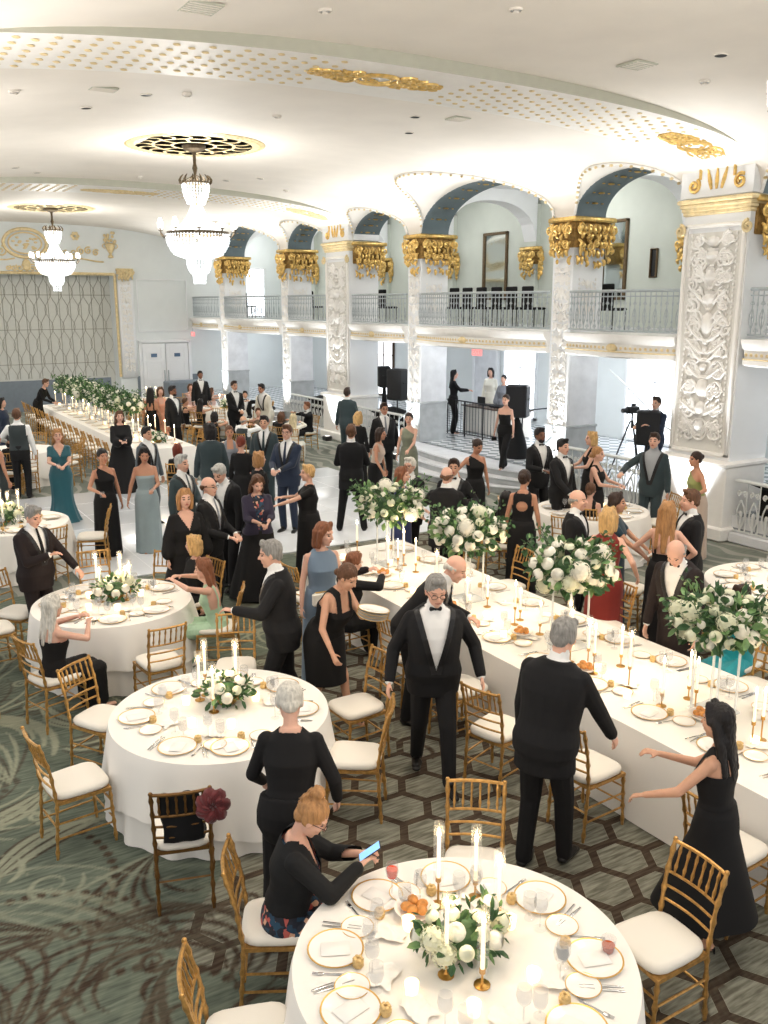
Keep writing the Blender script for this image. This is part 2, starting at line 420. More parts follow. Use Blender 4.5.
    for s in (-1,1):
        sh,el,wr=arms[s]; m.ell(sh,(0.052*f,0.052*f,0.052*f),10,6); m.caps(sh,el,0.049*f,0.038*f); m.caps(el,wr,0.040*f,0.0255*f)
        fd=(wr-el).normalized(); sd=V3((0,1,0)) if abs(fd.z)>0.75 else V3((1,0,0)); 
        sd=(sd-fd*sd.dot(fd)).normalized(); nr=fd.cross(sd)
        # palm faces the body / downwards
        want=V3((-s,0,0)) if abs(fd.z)>0.75 else V3((0,0,-1))
        if nr.dot(want)<0: nr=-nr
        if abs(fd.z)<=0.75: thumb=V3((-s,0,0)); thumb=(thumb-fd*thumb.dot(fd)-nr*thumb.dot(nr))
        else: thumb=V3((0,1,0)); thumb=(thumb-fd*thumb.dot(fd)-nr*thumb.dot(nr))
        if thumb.length<1e-3: thumb=sd
        thumb.normalize(); ps=wr+fd*0.012; pe=wr+fd*0.078; hs=0.95 if male else 0.85
        m.caps(ps,pe,0.034*hs,0.038*hs,thumb,0.42)
        cu=math.radians(curl[0] if s<0 else curl[1]); sp=0.0205 if lvl>=2 else 0.0235; fr=max(0.0085*hs,vox*0.72)
        for k,(ln) in enumerate((0.074,0.083,0.077,0.060)):
            off=(1.5-k)*sp*hs; b0=pe+thumb*off; d1=(fd*math.cos(cu*0.6)+nr*math.sin(cu*0.6)+thumb*(0.05*(1.5-k))).normalized(); b1=b0+d1*ln*0.52*hs; d2=(fd*math.cos(cu*1.7)+nr*math.sin(cu*1.7)).normalized(); b2=b1+d2*ln*0.52*hs
            m.caps(b0-fd*0.01,b1,fr,fr*0.95,None,1,7); m.caps(b1,b2,fr*0.95,fr*0.8,None,1,7)
        t0=ps+thumb*0.022*hs+fd*0.01; t1=t0+(thumb*0.75+fd*0.6+nr*0.25).normalized()*0.042*hs; t2=t1+(fd*0.8+nr*0.35+thumb*0.25).normalized()*0.032*hs
        m.caps(t0,t1,fr*1.25,fr*1.1,None,1,7); m.caps(t1,t2,fr*1.05,fr*0.85,None,1,7)
        hands[s]=(wr,fd,nr,thumb)
    for s in (-1,1):
        hip,kn,an=legs[s]; m.caps(hip,kn,0.082,0.052); 
        cf=kn.lerp(an,0.3)+V3((0,-0.012,0)); m.caps(kn,cf,0.05,0.052*f); m.caps(cf,an,0.05*f,0.033); m.caps(an+V3((0,-0.02,-0.035)),an+V3((s*0.02,0.15,-0.05)),0.034,0.028,V3((1,0,0)),0.75)
    iH=HB.inverted(); iHn=np.array(iH); HCn=np.array(HC)
    def paint(ce):
        q=(ce-HCn)@iHn.T; mi=np.zeros(len(ce),dtype=np.int32); e=max(0.0,vox-0.009)*0.5
        ax=np.abs(q[:,0]); fr_=q[:,1]>0.035
        mi[fr_&(((ax-0.031)/(0.012+e))**2+((q[:,2]-0.008)/(0.0055+e))**2<1)]=1
        mi[fr_&(np.abs(ax-0.033)<0.018)&(np.abs(q[:,2]-0.031-0.1*(0.033-ax))<0.0035+e*0.6)]=2
        mi[fr_&(q[:,1]>0.06)&((q[:,0]/0.023)**2+((q[:,2]+0.058)/(0.007+e))**2<1)]=3
        return mi
    base=empty('person'); 
    put('body',remesh(m,vox,'body',['skin_'+skin,'eye','brow','lips'],1 if lvl>=2 else 1,paint=paint if lvl>=1 else None,scale=S),base)
    # ---------------- hair
    st,hc=hair; m=MB(); 
    if st!='none':
        if st=='bald':
            for s in (-1,1): m.caps(H((s*0.068,0.0,0.012)),H((s*0.05,-0.075,0.0)),0.02,0.026)
            m.caps(H((-0.05,-0.082,0.0)),H((0.05,-0.082,0.0)),0.026,0.026); m.caps(H((0.0,-0.09,-0.03)),H((0.03,-0.085,-0.03)),0.022,0.02)
        else:
            m.ell(H((0,-0.022,0.044)),(0.085,0.099,0.092),16,10,HB)
            for s in (-1,1): m.ell(H((s*0.067,-0.022,0.012)),(0.02,0.045,0.05),10,6,HB)
            m.ell(H((0,-0.065,-0.015)),(0.062,0.045,0.06),10,6,HB)
        if st in('short','side'):
            m.caps(H((-0.03,0.05,0.112)),H((0.035,0.045,0.112)),0.026,0.028)
        if st in('bob','curly','long','pony','wavy'):
            for s in (-1,1): m.caps(H((s*0.04,0.03,0.115)),H((s*0.078,0.015,0.02)),0.028,0.024)
        if st in('bob','curly'):
            z1=-0.12 if st=='bob' else -0.1
            for s in (-1,1): m.caps(H((s*0.08,0.0,0.03)),H((s*0.078,-0.005,z1)),0.034,0.028); m.caps(H((s*0.05,-0.07,0.02)),H((s*0.05,-0.065,z1-0.01)),0.045,0.036)
            m.caps(H((0,-0.085,0.03)),H((0,-0.075,z1-0.01)),0.045,0.038)
            if st=='curly':
                R_=random.Random(3)
                for k in range(26): a=R_.uniform(0.6,5.7)-PI/2+PI; z=R_.uniform(-0.1,0.12); q=0.088; m.ell(H((q*math.sin(a),-0.02-q*math.cos(a)*-1 if False else -0.015+q*math.cos(a),z)) if math.cos(a)<0.35 else H((0,-0.09,z)),(0.03,0.03,0.03),8,5)
        if st in('long','wavy'):
            ln=o_.get('hairlen',0.34)
            for s in (-1,1):
                p0=H((s*0.07,-0.02,0.02)); p1=H((s*0.075,-0.045,-0.10)); dn=V3((0,-0.03,-1)).normalized(); bk=FULL@V3((s*0.012,-0.05,0))
                p2=p1+bk+dn*(ln-0.12); m.caps(p0,p1,0.034,0.034); m.caps(p1,p2,0.036,0.022)
            p0=H((0,-0.08,0.0)); p1=H((0,-0.08,-0.1)); p2=p1+(FULL@V3((0,-0.05,0)))+V3((0,0,-(ln-0.08))); m.caps(p0,p1,0.055,0.05,HB@V3((1,0,0)),0.7); m.caps(p1,p2,0.06,0.03,HB@V3((1,0,0)),0.55)
        if st=='bun': m.ell(H((0,-0.115,0.035)),(0.045,0.04,0.045),10,8,HB)
        if st=='highbun': 
            m.ell(H((0,-0.062,0.150)),(0.047,0.043,0.042),12,8,HB); m.caps(H((0,-0.05,0.12)),H((0,-0.08,0.16)),0.03,0.03); m.caps(H((0.02,-0.1,0.15)),H((0.03,-0.13,0.05)),0.012,0.006); m.caps(H((-0.03,-0.1,0.13)),H((-0.04,-0.12,0.03)),0.012,0.006)
        if st=='lowbun': m.ell(H((0,-0.12,-0.03)),(0.04,0.036,0.038),10,8,HB)
        if st=='pony': m.ell(H((0,-0.11,-0.02)),(0.026,0.026,0.026),8,6); m.caps(H((0,-0.115,-0.03)),H((0,-0.12,-0.14)),0.028,0.018)
        hv=min(vox,0.012) if lvl else vox
        hob=put('hair',remesh(m,hv,'hair','hair_'+hc,1,noisy=0.0022 if lvl else 0.0015,scale=S),base)
    if beard:
        m=MB(); m.ell(H((0,0.045,-0.075)),(0.056,0.05,0.045),12,8,HB)
        def bc(ce): q=(ce-HCn)@iHn.T; return (q[:,2]>-0.045)&(np.abs(q[:,0])<0.045)|(((q[:,0]/0.02)**2+((q[:,2]+0.057)/0.008)**2)<1)
        put('beard',remesh(m,min(vox,.012),'beard','hair_'+beard,0,cut=bc,noisy=0.0015,scale=S),base)
    if glasses:
        m=MB()
        for s in (-1,1): m.tube([H((s*0.033+0.023*math.cos(2*PI*k/14),0.098,0.006+0.018*math.sin(2*PI*k/14))) for k in range(14)],0.0022,5,closed=True); m.tube([H((s*0.056,0.098,0.01)),H((s*0.082,0.0,0.008))],0.0022,5)
        m.tube([H((-0.01,0.1,0.01)),H((0.01,0.1,0.01))],0.0022,5); m.xf(lambda p:p*S); m.build('glasses','black',base)
    # ---------------- clothes
    kind=o_.get('k','suit'); cm=o_.get('c','black wool')
    def shoes(mt='black leather',heel=False):
        for s in (-1,1):
            hip,kn,an=legs[s]; m=MB(); 
            m.caps(an+V3((0,-0.03,-0.035)),an+V3((s*0.02,0.13,-0.04)),0.038 if not heel else 0.026,0.036 if not heel else 0.024,V3((1,0,0)),0.8 if not heel else 0.6)
            if not heel: m.caps(an+V3((0,-0.02,-0.03)),an+V3((0,0.03,0.0)),0.038,0.036); m.caps(an+V3((0,0.05,-0.045)),an+V3((s*0.022,0.16,-0.05)),0.042,0.034,V3((1,0,0)),0.6)
            else: m.caps(an+V3((0,-0.045,-0.03)),an+V3((0,-0.05,-0.07)),0.008,0.006)
            m.xf(lambda p:p*S); m.build('shoe',mt,base)
    def trousers(mt,wide=0.0):
        m=MB(); rings=[]
        for z,rx,ry in ((0.78,.15,.115),(0.88,.19,.138),(0.96,.188,.135),(1.06,.168,.12)): rings.append([B((rx*(1+(fat-1)*.9)*math.cos(2*PI*i/24),ry*fat*math.sin(2*PI*i/24)-0.006,z)) for i in range(24)])
        m.loft(rings)
        for s in (-1,1):
            hip,kn,an=legs[s]; m.caps(hip,kn,0.098,0.072+wide*.5); m.caps(kn,an+V3((0,-0.005,0.0)),0.07+wide*.5,0.056+wide)
        put('trousers',remesh(m,max(vox,.009),'trousers',mt,2,scale=S),base)
    if kind in('suit','vest','shirt'):
        trousers(o_.get('tr',cm)); shoes()
        bt=o_.get('tie','bow'); sm=o_.get('shirt','white shirt cotton')
        m=MB(); torso(m,0.012 if kind!='shirt' else 0.02,z0=0.95)
        m.caps(neckb,neckb+(HC-neckb)*0.42,0.067,0.066)
        for s in (-1,1):
            sh,el,wr=arms[s]
            if kind in('vest','shirt'): m.ell(sh,(0.066,)*3,10,6); m.caps(sh,el,0.062,0.055); m.caps(el,wr-(wr-el)*0.05,0.054,0.038)
            else: m.caps(wr-(wr-el)*0.2,wr-(wr-el)*0.02,0.034,0.036)
        def sc_(ce): q=unbend(ce); return np.zeros(len(ce),bool)
        put('shirt',remesh(m,max(vox,.009),'shirt',sm,1,scale=S),base)
        if kind=='suit':
            m=MB(); hem=o_.get('hem',0.80)
            for s in (-1,1): m.caps(B((s*0.05,-0.016,1.425)),SH[s]+V3((0,0,-0.004)),0.048,0.062)
            def ex(z,rx,ry):
                return (rx+0.012*(1 if z<1.0 else 0.3), ry+0.012*(1 if z<1.0 else 0.3))
            torso(m,0.027,ex=ex)
            if hem<0.79:
                rings=[[B((rx*math.cos(2*PI*i/24),ry*math.sin(2*PI*i/24)-0.005,z)) if z>.9 else V3((rx*math.cos(2*PI*i/24),ry*math.sin(2*PI*i/24)-0.005,z-drop)) for i in range(24)] for z,rx,ry in ((hem,.21,.16),(0.86,.205,.15),(1.0,.19,.14))]; m.loft(rings)
            else:
                rings=[[V3((rx*(1+(fat-1)*.9)*math.cos(2*PI*i/24),ry*fat*math.sin(2*PI*i/24)-0.005,z-drop)) for i in range(24)] for z,rx,ry in ((0.77,.178,.132),(0.9,.196,.14),(0.98,.19,.137))]
                if not sit: m.loft(rings)
            for s in (-1,1):
                sh,el,wr=arms[s]; m.ell(sh+V3((0,0,-0.006)),(0.063,)*3,12,8); m.caps(sh,el,0.062,0.056); m.caps(el,wr-(wr-el)*0.09,0.056,0.045)
            zv=o_.get('v',1.10)
            def vcut(ce):
                q=unbend(ce); ax=np.abs(q[:,0]); z=q[:,2]
                return ((q[:,1]>0)&(z>zv)&(ax<(z-zv)*0.27)&(z<1.56))|((z>1.462)&(ax<0.066)&(q[:,1]>-0.01))|(z>1.492)
            def vpaint(ce):
                q=unbend(ce); ax=np.abs(q[:,0]); z=q[:,2]
                return ((q[:,1]>0)&(z>zv-0.03)&(ax<(z-zv)*0.27+0.045)&(z<1.47)).astype(np.int32)
            def vsnap(co,vx):
                q=unbend(co); ax=np.abs(q[:,0]); z=q[:,2]
                for off in (0.0,0.045):
                    t=(z-zv)*0.27+off; k=(q[:,1]>0)&(z>zv-0.02)&(z<1.5)&(np.abs(ax-t)<vx*0.62)&(t>0.002)
                    q[k,0]=np.sign(q[k,0]+1e-9)*t[k]
                q2=(q-np.array([0,0,0.95]))@np.array(FULL).T+np.array([0,0,0.95]); q2[:,2]-=drop
                r_=co.copy(); d_=(q[:,2]>zv-0.03); r_[d_]=q2[d_]; return r_
            put('jacket',remesh(m,max(vox,.009),'jacket',[cm,o_.get('lapel','satin lapel')],2,cut=vcut,paint=vpaint,scale=S,snap=vsnap),base)
        if kind=='vest':
            m=MB(); torso(m,0.024,z0=0.95)
            def wc(ce):
                q=unbend(ce); ax=np.abs(q[:,0]); z=q[:,2]
                return ((q[:,1]>0)&(z>1.16)&(ax<(z-1.16)*0.35))|((z>1.45))|((ax>0.155)&(z>1.25))
            put('waistcoat',remesh(m,max(vox,.009),'waistcoat','charcoal waistcoat',1,cut=wc,scale=S),base)
        if bt:
            m=MB(); c=(0,0.052,1.475); P=lambda x,y,z: B((x,y,z))*S
            if bt=='bow':
                for s in (-1,1): m.caps(P(s*0.006,0.068,1.487),P(s*0.036,0.062,1.487),0.008*S,0.019*S,V3((0,0,1)),0.5,8)
                m.ell(P(0,0.072,1.487),(0.01*S,0.008*S,0.011*S),8,5)
                m.build('bow_tie','satin lapel',base)
            else:
                pts=[(0,0.066,1.485),(0,0.088,1.42),(0,0.118,1.33),(0,0.134,1.24),(0,0.13,1.12)]; pts=[(x,y*(1+(fat-1)*.8)+0.004,z) for x,y,z in pts]
                for a,b_,r1,r2 in ((0,1,.014,.016),(1,2,.016,.021),(2,3,.021,.025),(3,4,.025,.029)): m.caps(P(*pts[a]),P(*pts[b_]),r1*S,r2*S,V3((1,0,0)),0.3,8)
                m.build('necktie',bt,base)
        if o_.get('bout'):
            m=MB(); p=B((-0.085,0.115,1.36))*S; m.ell(p,(0.022,0.018,0.022),8,6); m.ell(p+V3((0.01,0,-0.02)),(0.012,0.012,0.018),6,4); m.build('boutonniere','petal',base)
    else:
        inf=0.009; nk=o_.get('neck','strapless'); sl=o_.get('sleeve','none')
        m=MB(); torso(m,inf,z0=0.86)
        for s in (-1,1):
            sh,el,wr=arms[s]
            if sl in('long','cape','short'):
                m.ell(sh,(0.06,)*3,10,6)
                e=el if sl!='short' else sh.lerp(el,0.55)
                m.caps(sh,e,0.056 if sl!='cape' else 0.06,0.046 if sl!='cape' else 0.085)
                if sl=='long': m.caps(el,wr-(wr-el)*0.06,0.046,0.036)
                if sl=='cape': m.caps(el,el.lerp(wr,0.45)+V3((0,0,-0.05)),0.08,0.1)
        def ncut(ce):
            q=unbend(ce); x,y,z=q[:,0],q[:,1],q[:,2]; ax=np.abs(x)
            if nk=='strapless': return z>1.30
            if nk=='one': return (z>1.30)&((z>1.475)|(z-1.30>(x+0.16)*0.62)|(ax>.13))
            if nk=='tank': return (z>1.31)&~((np.abs(ax-0.085)<0.028)&(z<1.5))|((z>1.455)&(ax<0.055))
            if nk=='v': return ((y>-0.0)&(ax<(z-1.26)*0.52)&(z>1.26))|((z>1.45)&(ax<0.07))
            if nk=='key': return ((y<0)&(((x/0.075)**2+((z-1.27)/0.07)**2)<1))|((z>1.44)&(ax<0.075))|((ax>.125)&(z>1.27)&(np.abs(y)<.2))
            if nk=='back': return ((y<0.01)&(z>1.16)&~((np.abs(ax-0.09)<0.014)))|((z>1.36)&(np.abs(ax-0.09)>0.02))
            return (z>1.455)&(ax<0.07)
        put('bodice',remesh(m,max(vox,.009),'bodice',o_.get('top',cm),1,cut=ncut,scale=S),base)
        if kind=='gown':
            hemz=o_.get('hem',0.03); shp=o_.get('shape','column'); nf=o_.get('folds',9); R_=random.Random(key)
            if sit:
                m=MB(); rings=[[V3((rx*math.cos(2*PI*i/24),ry*math.sin(2*PI*i/24)-0.01,z-drop)) for i in range(24)] for z,rx,ry in ((0.83,.19,.14),(0.92,.195,.14),(1.02,.15,.11))]; m.loft(rings)
                for s in (-1,1):
                    hip,kn,an=legs[s]; m.caps(hip,kn+V3((0,0.01,0)),0.11,0.088); e=V3((an.x,an.y-0.02,max(hemz+0.1,0.1))) if hemz<.3 else kn.lerp(an,0.25); m.caps(kn,e,0.09,0.105 if hemz<.3 else 0.09); m.caps(hip.lerp(kn,.5)*1.0-V3((s*0.05,0,0)),kn-V3((s*0.05,0,0)),0.08,0.08)
                hipm=(legs[1][1]+legs[-1][1])/2
                if hemz<.3: m.caps(hipm,V3((0,hipm.y-0.03,0.12)),0.09,0.11); m.caps(V3((0,0.1,hipz-.05)),hipm,0.1,0.09)
                put('skirt',remesh(m,max(vox,.011),'skirt',o_.get('bot',cm),2,noisy=0.002,scale=S),base)
            else:
                mid=(legs[1][2]+legs[-1][2])/2; mid=V3((mid.x,mid.y,0)); rings=[]; n=48; K=14; wv={'column':(.20,.17),'aline':(.36,.32),'mermaid':(.28,.26),'full':(.5,.46),'pencil':(.16,.14)}[shp]
                for k in range(K+1):
                    t=k/K; z=1.06-(1.06-hemz)*t
                    if z>0.86: rx=0.142+ (0.182-0.142)*min(1,(1.06-z)/0.15); ry=0.102+(0.13-0.102)*min(1,(1.06-z)/0.15)
                    else:
                        q=(0.86-z)/max(0.05,(0.86-hemz))
                        if shp=='mermaid': rx=0.182-0.02*math.sin(PI*min(1,q*1.3)*0.9)+(wv[0]-0.182)*q**4; ry=0.13-0.01*math.sin(PI*min(1,q*1.3)*0.9)+(wv[1]-0.13)*q**4
                        else: rx=0.182+(wv[0]-0.182)*q; ry=0.13+(wv[1]-0.13)*q
                    rx=(rx+0.011)*(1+(fat-1)*.9); ry=(ry+0.013)*fat
                    am=0.022*max(0,(0.95-z)); sh_=mid*min(1,max(0,(0.95-z)/0.85))
                    ring=[]
                    for i in range(n):
                        a=2*PI*i/n; w=1+am*3*math.sin(nf*a+1.3*math.sin(a*2))/1.0
                        p=V3((rx*w*math.cos(a),ry*w*math.sin(a)-0.005,z)); p=B(p) if z>0.85 else V3((p.x,p.y,p.z-drop*min(1,max(0,z/0.85))))
                        ring.append((p+V3((sh_.x,sh_.y,0)))*S)
                    rings.append(ring)
                m=MB(); m.loft(rings,cap=True); m.build('skirt',o_.get('bot',cm),base,sharp=80)
                if o_.get('belt'):
                    pass
            if hemz>0.15: shoes('black leather',True)
        else:
            trousers(cm,0.02); shoes('black leather',True)
        if o_.get('jacket'):
            m=MB(); torso(m,0.022,z0=0.87 if not sit else 1.0)
            js=o_.get('jsl','long')
            for s in (-1,1):
                sh,el,wr=arms[s]; m.ell(sh,(0.064,)*3,10,6); m.caps(sh,el,0.062,0.055); m.caps(el,(wr-(wr-el)*0.08) if js=='long' else el.lerp(wr,0.4),0.055,0.044)
            def jc(ce):
                q=unbend(ce); ax=np.abs(q[:,0]); z=q[:,2]
                return ((q[:,1]>0)&(ax<0.02+np.maximum(0,(z-1.0))*0.14))|((z>1.45)&(ax<0.075))
            put('cardigan',remesh(m,max(vox,.009),'cardigan',o_['jacket'],2,cut=jc,scale=S),base)
    # ---------------- place it
    top=H((0,-0.012,0.12))*S
    if at_xy is not None: X,Y=at_xy; d=V3((-X,-Y,0)).normalized()
    else:
        p=at(u,v,top.z+zbase); X,Y=p.x,p.y; d=V3((-X,-Y,0)).normalized()
    if vdir is not None: fa=V3((vdir[0],vdir[1],0)).normalized()
    else: a=math.radians(phi); fa=V3((d.x*math.cos(a)-d.y*math.sin(a),d.x*math.sin(a)+d.y*math.cos(a),0))
    rz=math.atan2(-fa.x,fa.y); c,s=math.cos(rz),math.sin(rz)
    if at_xy is None: X-=top.x*c-top.y*s; Y-=top.x*s+top.y*c
    base.location=(X,Y,zbase); base.rotation_euler=(0,0,rz)
    tag(base,label,'person')
    def W(p): p=V3(p)*S; return V3((X+p.x*c-p.y*s,Y+p.x*s+p.y*c,p.z+zbase))
    def Wd(p): p=V3(p); return V3((p.x*c-p.y*s,p.x*s+p.y*c,p.z))
    PEOPLE[key]=dict(W=W,Wd=Wd,hands=hands,S=S,H=H,xy=(X,Y),rz=rz,fa=fa,base=base)
    return base
def hand_pt(key,s,along=0.07,out=0.03):
    d=PEOPLE[key]; wr,fd,nr,th=d['hands'][s]; return d['W'](wr+fd*along+nr*out)
def hold(key,s,me,name,label,cat,rot=(0,0,0),along=0.07,out=0.03,dz=0.0):
    p=hand_pt(key,s,along,out); o=put(name,me); o.location=p+V3((0,0,dz)); o.rotation_euler=rot; tag(o,label,cat); return o
SEATS=[]
HANG=(0,0,0)
TUX=dict(k='suit',c='black wool',tie='bow'); SUIT=dict(k='suit',c='black wool',tie='grey wool')
def gown(c='black crepe',neck='strapless',shape='column',**k): return dict(k='gown',c=c,neck=neck,shape=shape,**k)
front_in=lambda x=0.10,y=0.34,z=1.10:(x,y,z)
# ---- near figures
person('phone_woman','woman with a blonde top knot and glasses sitting and looking at her phone',0,0,1.70,at_xy=(1.90,4.22),vdir=(0.90,-0.44),sex='f',lvl=3,skin='pink',hair=('highbun','honey'),
  outfit=gown('dark floral print','v',jacket='black knit',bot='dark floral print',hem=0.30),sit=True,lean=10,head=(-8,32,0),L=(-0.03,0.46,0.90),R=(0.10,0.44,0.90),fat=1.12,curl=(55,50),glasses=True,FL=(-0.12,0.36,0.075),FR=(0.1,0.40,0.075))
person('white_hair_woman','white-haired person in a black top and trousers seen from behind at the middle round table',289,683,1.66,phi=172,sex='f',lvl=2,skin='pink',hair=('short','white'),
  outfit=dict(k='pants',c='black crepe',neck='crew',sleeve='long'),lean=12,L=(-0.22,0.3,0.98),R=(0.28,0.16,0.94),head=(10,25,0),fat=1.15,FL=(-0.12,-0.05,0.075),FR=(0.1,0.1,0.075))
person('bowtie_man','grey-haired man in a tuxedo and bow tie walking towards the camera',437,577,1.78,phi=8,lvl=2,skin='fair',hair=('short','grey'),outfit=dict(k='suit',c='black wool',tie='bow',v=1.02),L=(-0.36,0.12,0.93),R=(0.36,0.14,0.92),head=(5,14,0),fat=1.16,
  FL=(-0.10,0.30,0.075),FR=(0.10,-0.22,0.11),glasses=True,curl=(30,30),lean=3)
person('back_man','grey-haired man in a black suit seen from behind, beside the long table',567,619,1.80,phi=160,lvl=2,skin='fair',hair=('short','grey'),outfit=dict(k='suit',c='black wool',tie=None,hem=0.74),lean=10,side=3,
  L=(-0.5,0.15,0.86),R=(0.34,0.32,0.92),head=(0,18,0),fat=1.14,FL=(-0.10,-0.06,0.075),FR=(0.12,0.12,0.075))
person('walking_woman','dark-haired woman in a flared black dress and sandals walking away on the right',0,0,1.57,at_xy=(4.36,3.2),phi=-112,sex='f',lvl=2,skin='olive',hair=('long','black'),outfit=gown('black crepe','tank','aline',hem=0.30,folds=7),
  lean=2,L=(-0.3,0.36,1.10),R=(0.0,0.42,1.26),head=(0,6,0),FL=(-0.06,-0.05,0.075),FR=(0.06,0.12,0.075),fat=1.0)
person('leaning_bald','bald man in a black suit bending over the long table behind the bow-tie man',461,557,1.78,phi=78,lvl=2,skin='fair',hair=('bald','white'),outfit=dict(k='suit',c='black wool',tie='grey wool'),lean=38,head=(0,8,0),L=(-0.18,0.5,1.0),R=(0.2,0.5,0.98),fat=1.1)
person('ponytail_woman','woman with a low auburn ponytail in a black jacket seated at the long table',0,0,1.68,at_xy=(4.66,8.45),vdir=(1,0.15),sex='f',lvl=2,skin='pink',hair=('pony','auburn'),outfit=gown('black crepe','v',jacket='black wool',hem=0.05),sit=True,lean=6,head=(-15,15,0),L=(-0.12,0.42,1.04),R=(0.2,0.38,1.04))
person('plate_woman','woman in a black dress leaning over a gold chair with a stack of white plates',352,567,1.66,phi=52,sex='f',lvl=2,skin='olive',hair=('lowbun','brown'),outfit=gown('black crepe','tank','pencil',hem=0.48,folds=5),lean=24,L=(-0.02,0.52,1.22),R=(0.32,0.36,0.93),head=(0,18,0),fat=1.25,FL=(-0.1,0.25,0.075),FR=(0.1,-0.12,0.09))
person('blue_woman','auburn-haired woman in a dusty blue sleeveless gown with a cream clutch',325,523,1.70,phi=20,sex='f',lvl=2,skin='pink',hair=('bob','auburn'),outfit=gown('dusty blue crepe','crew','column',hem=0.03,folds=8),head=(38,10,0),fat=1.08)
person('blurred_grey_man','grey-haired man in a black suit striding left between the round tables',269,541,1.78,phi=-88,lvl=2,skin='pink',hair=('short','grey'),outfit=dict(k='suit',c='black wool',tie=None),lean=6,L=(-0.16,0.42,1.18),R=(0.26,0.05,0.92),head=(0,6,0),fat=1.15,FL=(-0.1,0.2,0.075),FR=(0.1,-0.2,0.1))
person('mint_woman','woman with long auburn hair in a mint print dress at the left round table',0,0,1.66,at_xy=(3.36,9.08),vdir=(-1,0.55),sex='f',lvl=2,skin='pink',hair=('long','auburn'),outfit=gown('mint print silk','back',hem=0.25,hairlen=0.4),sit=True,lean=10,head=(0,6,0),L=(-0.15,0.44,1.12),R=(0.18,0.42,1.08))
person('blonde_black_woman','short-haired blonde woman in black seated beyond the mint dress woman',0,0,1.66,at_xy=(3.5,10.1),vdir=(-1,-0.25),sex='f',lvl=1,skin='pink',hair=('curly','blonde'),outfit=gown('black crepe','crew',sleeve='long',hem=0.05),sit=True,head=(-60,5,0))
person('ash_woman','woman with long ash blonde hair in a black gown seated at the left round table',0,0,1.66,at_xy=(1.52,8.62),vdir=(1,0.35),sex='f',lvl=2,skin='pink',hair=('long','white'),outfit=gown('black crepe','strapless',hem=0.04),sit=True,head=(0,2,0),L=(-0.10,0.36,1.02),R=(0.14,0.34,1.0),lean=2)
person('grey_tux_man','grey-haired man in a black suit standing at the left table and looking down',34,507,1.69,phi=38,lvl=2,skin='fair',hair=('short','grey'),outfit=dict(k='suit',c='warm black wool',tie='black wool'),head=(0,18,0),L=(-0.30,0.34,0.98),R=(0.05,0.32,1.22),fat=1.15)
# ---- by the long table, far side
person('dinner_jacket_man','bald man in a long dark dinner jacket looking down beside the long table',674,544,1.80,phi=-28,lvl=2,skin='pink',hair=('bald','grey'),outfit=dict(k='suit',c='warm black wool',tie='bow',hem=0.62,v=1.12),lean=12,head=(10,34,0),fat=1.05)
person('long_blonde_woman','woman with long blonde hair in a backless black gown, hands on her hips',668,502,1.70,phi=172,sex='f',lvl=2,skin='pink',hair=('long','honey'),outfit=gown('black crepe','back','column',hem=0.03,hairlen=0.42),L=(-0.19,0.1,1.02),R=(0.19,0.1,1.02),poleL=(-1,-0.3,0.1),poleR=(1,-0.3,0.1))
person('brown_suit_man','brown-haired young man in a black suit facing the long-haired blonde woman',691,490,1.80,phi=-70,lvl=2,skin='fair',hair=('short','brown'),outfit=dict(TUX),head=(0,4,0))
person('red_dress_woman','blonde woman in an oxblood red dress seen from behind',609,508,1.70,phi=168,sex='f',lvl=2,skin='pink',hair=('bob','blonde'),outfit=gown('oxblood crepe','crew','column',hem=0.03),R=(0.34,0.05,1.0),L=(-0.3,0.36,1.12),fat=1.08)
person('greying_tux_man','grey-haired man in a tuxedo listening beside the red dress woman',578,490,1.76,phi=75,lvl=2,skin='pink',hair=('bald','grey'),outfit=dict(TUX),head=(0,2,0))
person('navy_dress_woman','dark-haired woman in a dark teal gown holding a white menu, beside the red dress',617,493,1.68,phi=80,sex='f',lvl=1,skin='olive',hair=('long','darkbrown'),outfit=gown('dark teal velvet','crew','column',sleeve='short',hem=0.03),L=(-0.1,0.4,1.05),R=(0.15,0.38,1.05))
person('updo_woman','brown-haired woman with a ring of lights at her head seated by the balustrade',591,483,1.66,phi=165,sit=True,sex='f',lvl=1,skin='pink',hair=('lowbun','brown'),outfit=gown('black crepe','tank','column',hem=0.03))
person('keyhole_woman','woman in a black gown with a keyhole back, seen from behind',525,470,1.70,phi=172,sex='f',lvl=2,skin='tan',hair=('bun','darkbrown'),outfit=gown('black crepe','key','column',hem=0.03),head=(-10,6,0))
person('hidden_black_woman','long-haired woman in black sitting left of the keyhole-dress woman',506,492,1.66,phi=150,sit=True,sex='f',lvl=1,skin='tan',hair=('long','black'),outfit=gown('black crepe','crew','column',sleeve='long',hem=0.03))
person('beard_tux_man','bearded dark-haired man in a tuxedo by the terrace column',540,428,1.80,phi=35,lvl=1,skin='brown',hair=('short','black'),outfit=dict(TUX),beard='black',L=(-0.1,0.3,1.1),R=(0.14,0.32,1.12))
person('black_hair_tux_man','young black-haired man in a tuxedo with boutonniere in front of the bearded man',563,439,1.80,phi=48,lvl=1,skin='fair',hair=('short','black'),outfit=dict(TUX,bout=1),R=(0.2,0.35,1.0))
person('blonde_updo_woman','woman with a blonde updo and black halter dress facing left',592,432,1.68,phi=-70,sex='f',lvl=1,skin='pink',hair=('curly','blonde'),outfit=gown('black crepe','tank','column',hem=0.03),L=(-0.08,0.34,1.12),R=(0.1,0.36,1.1))
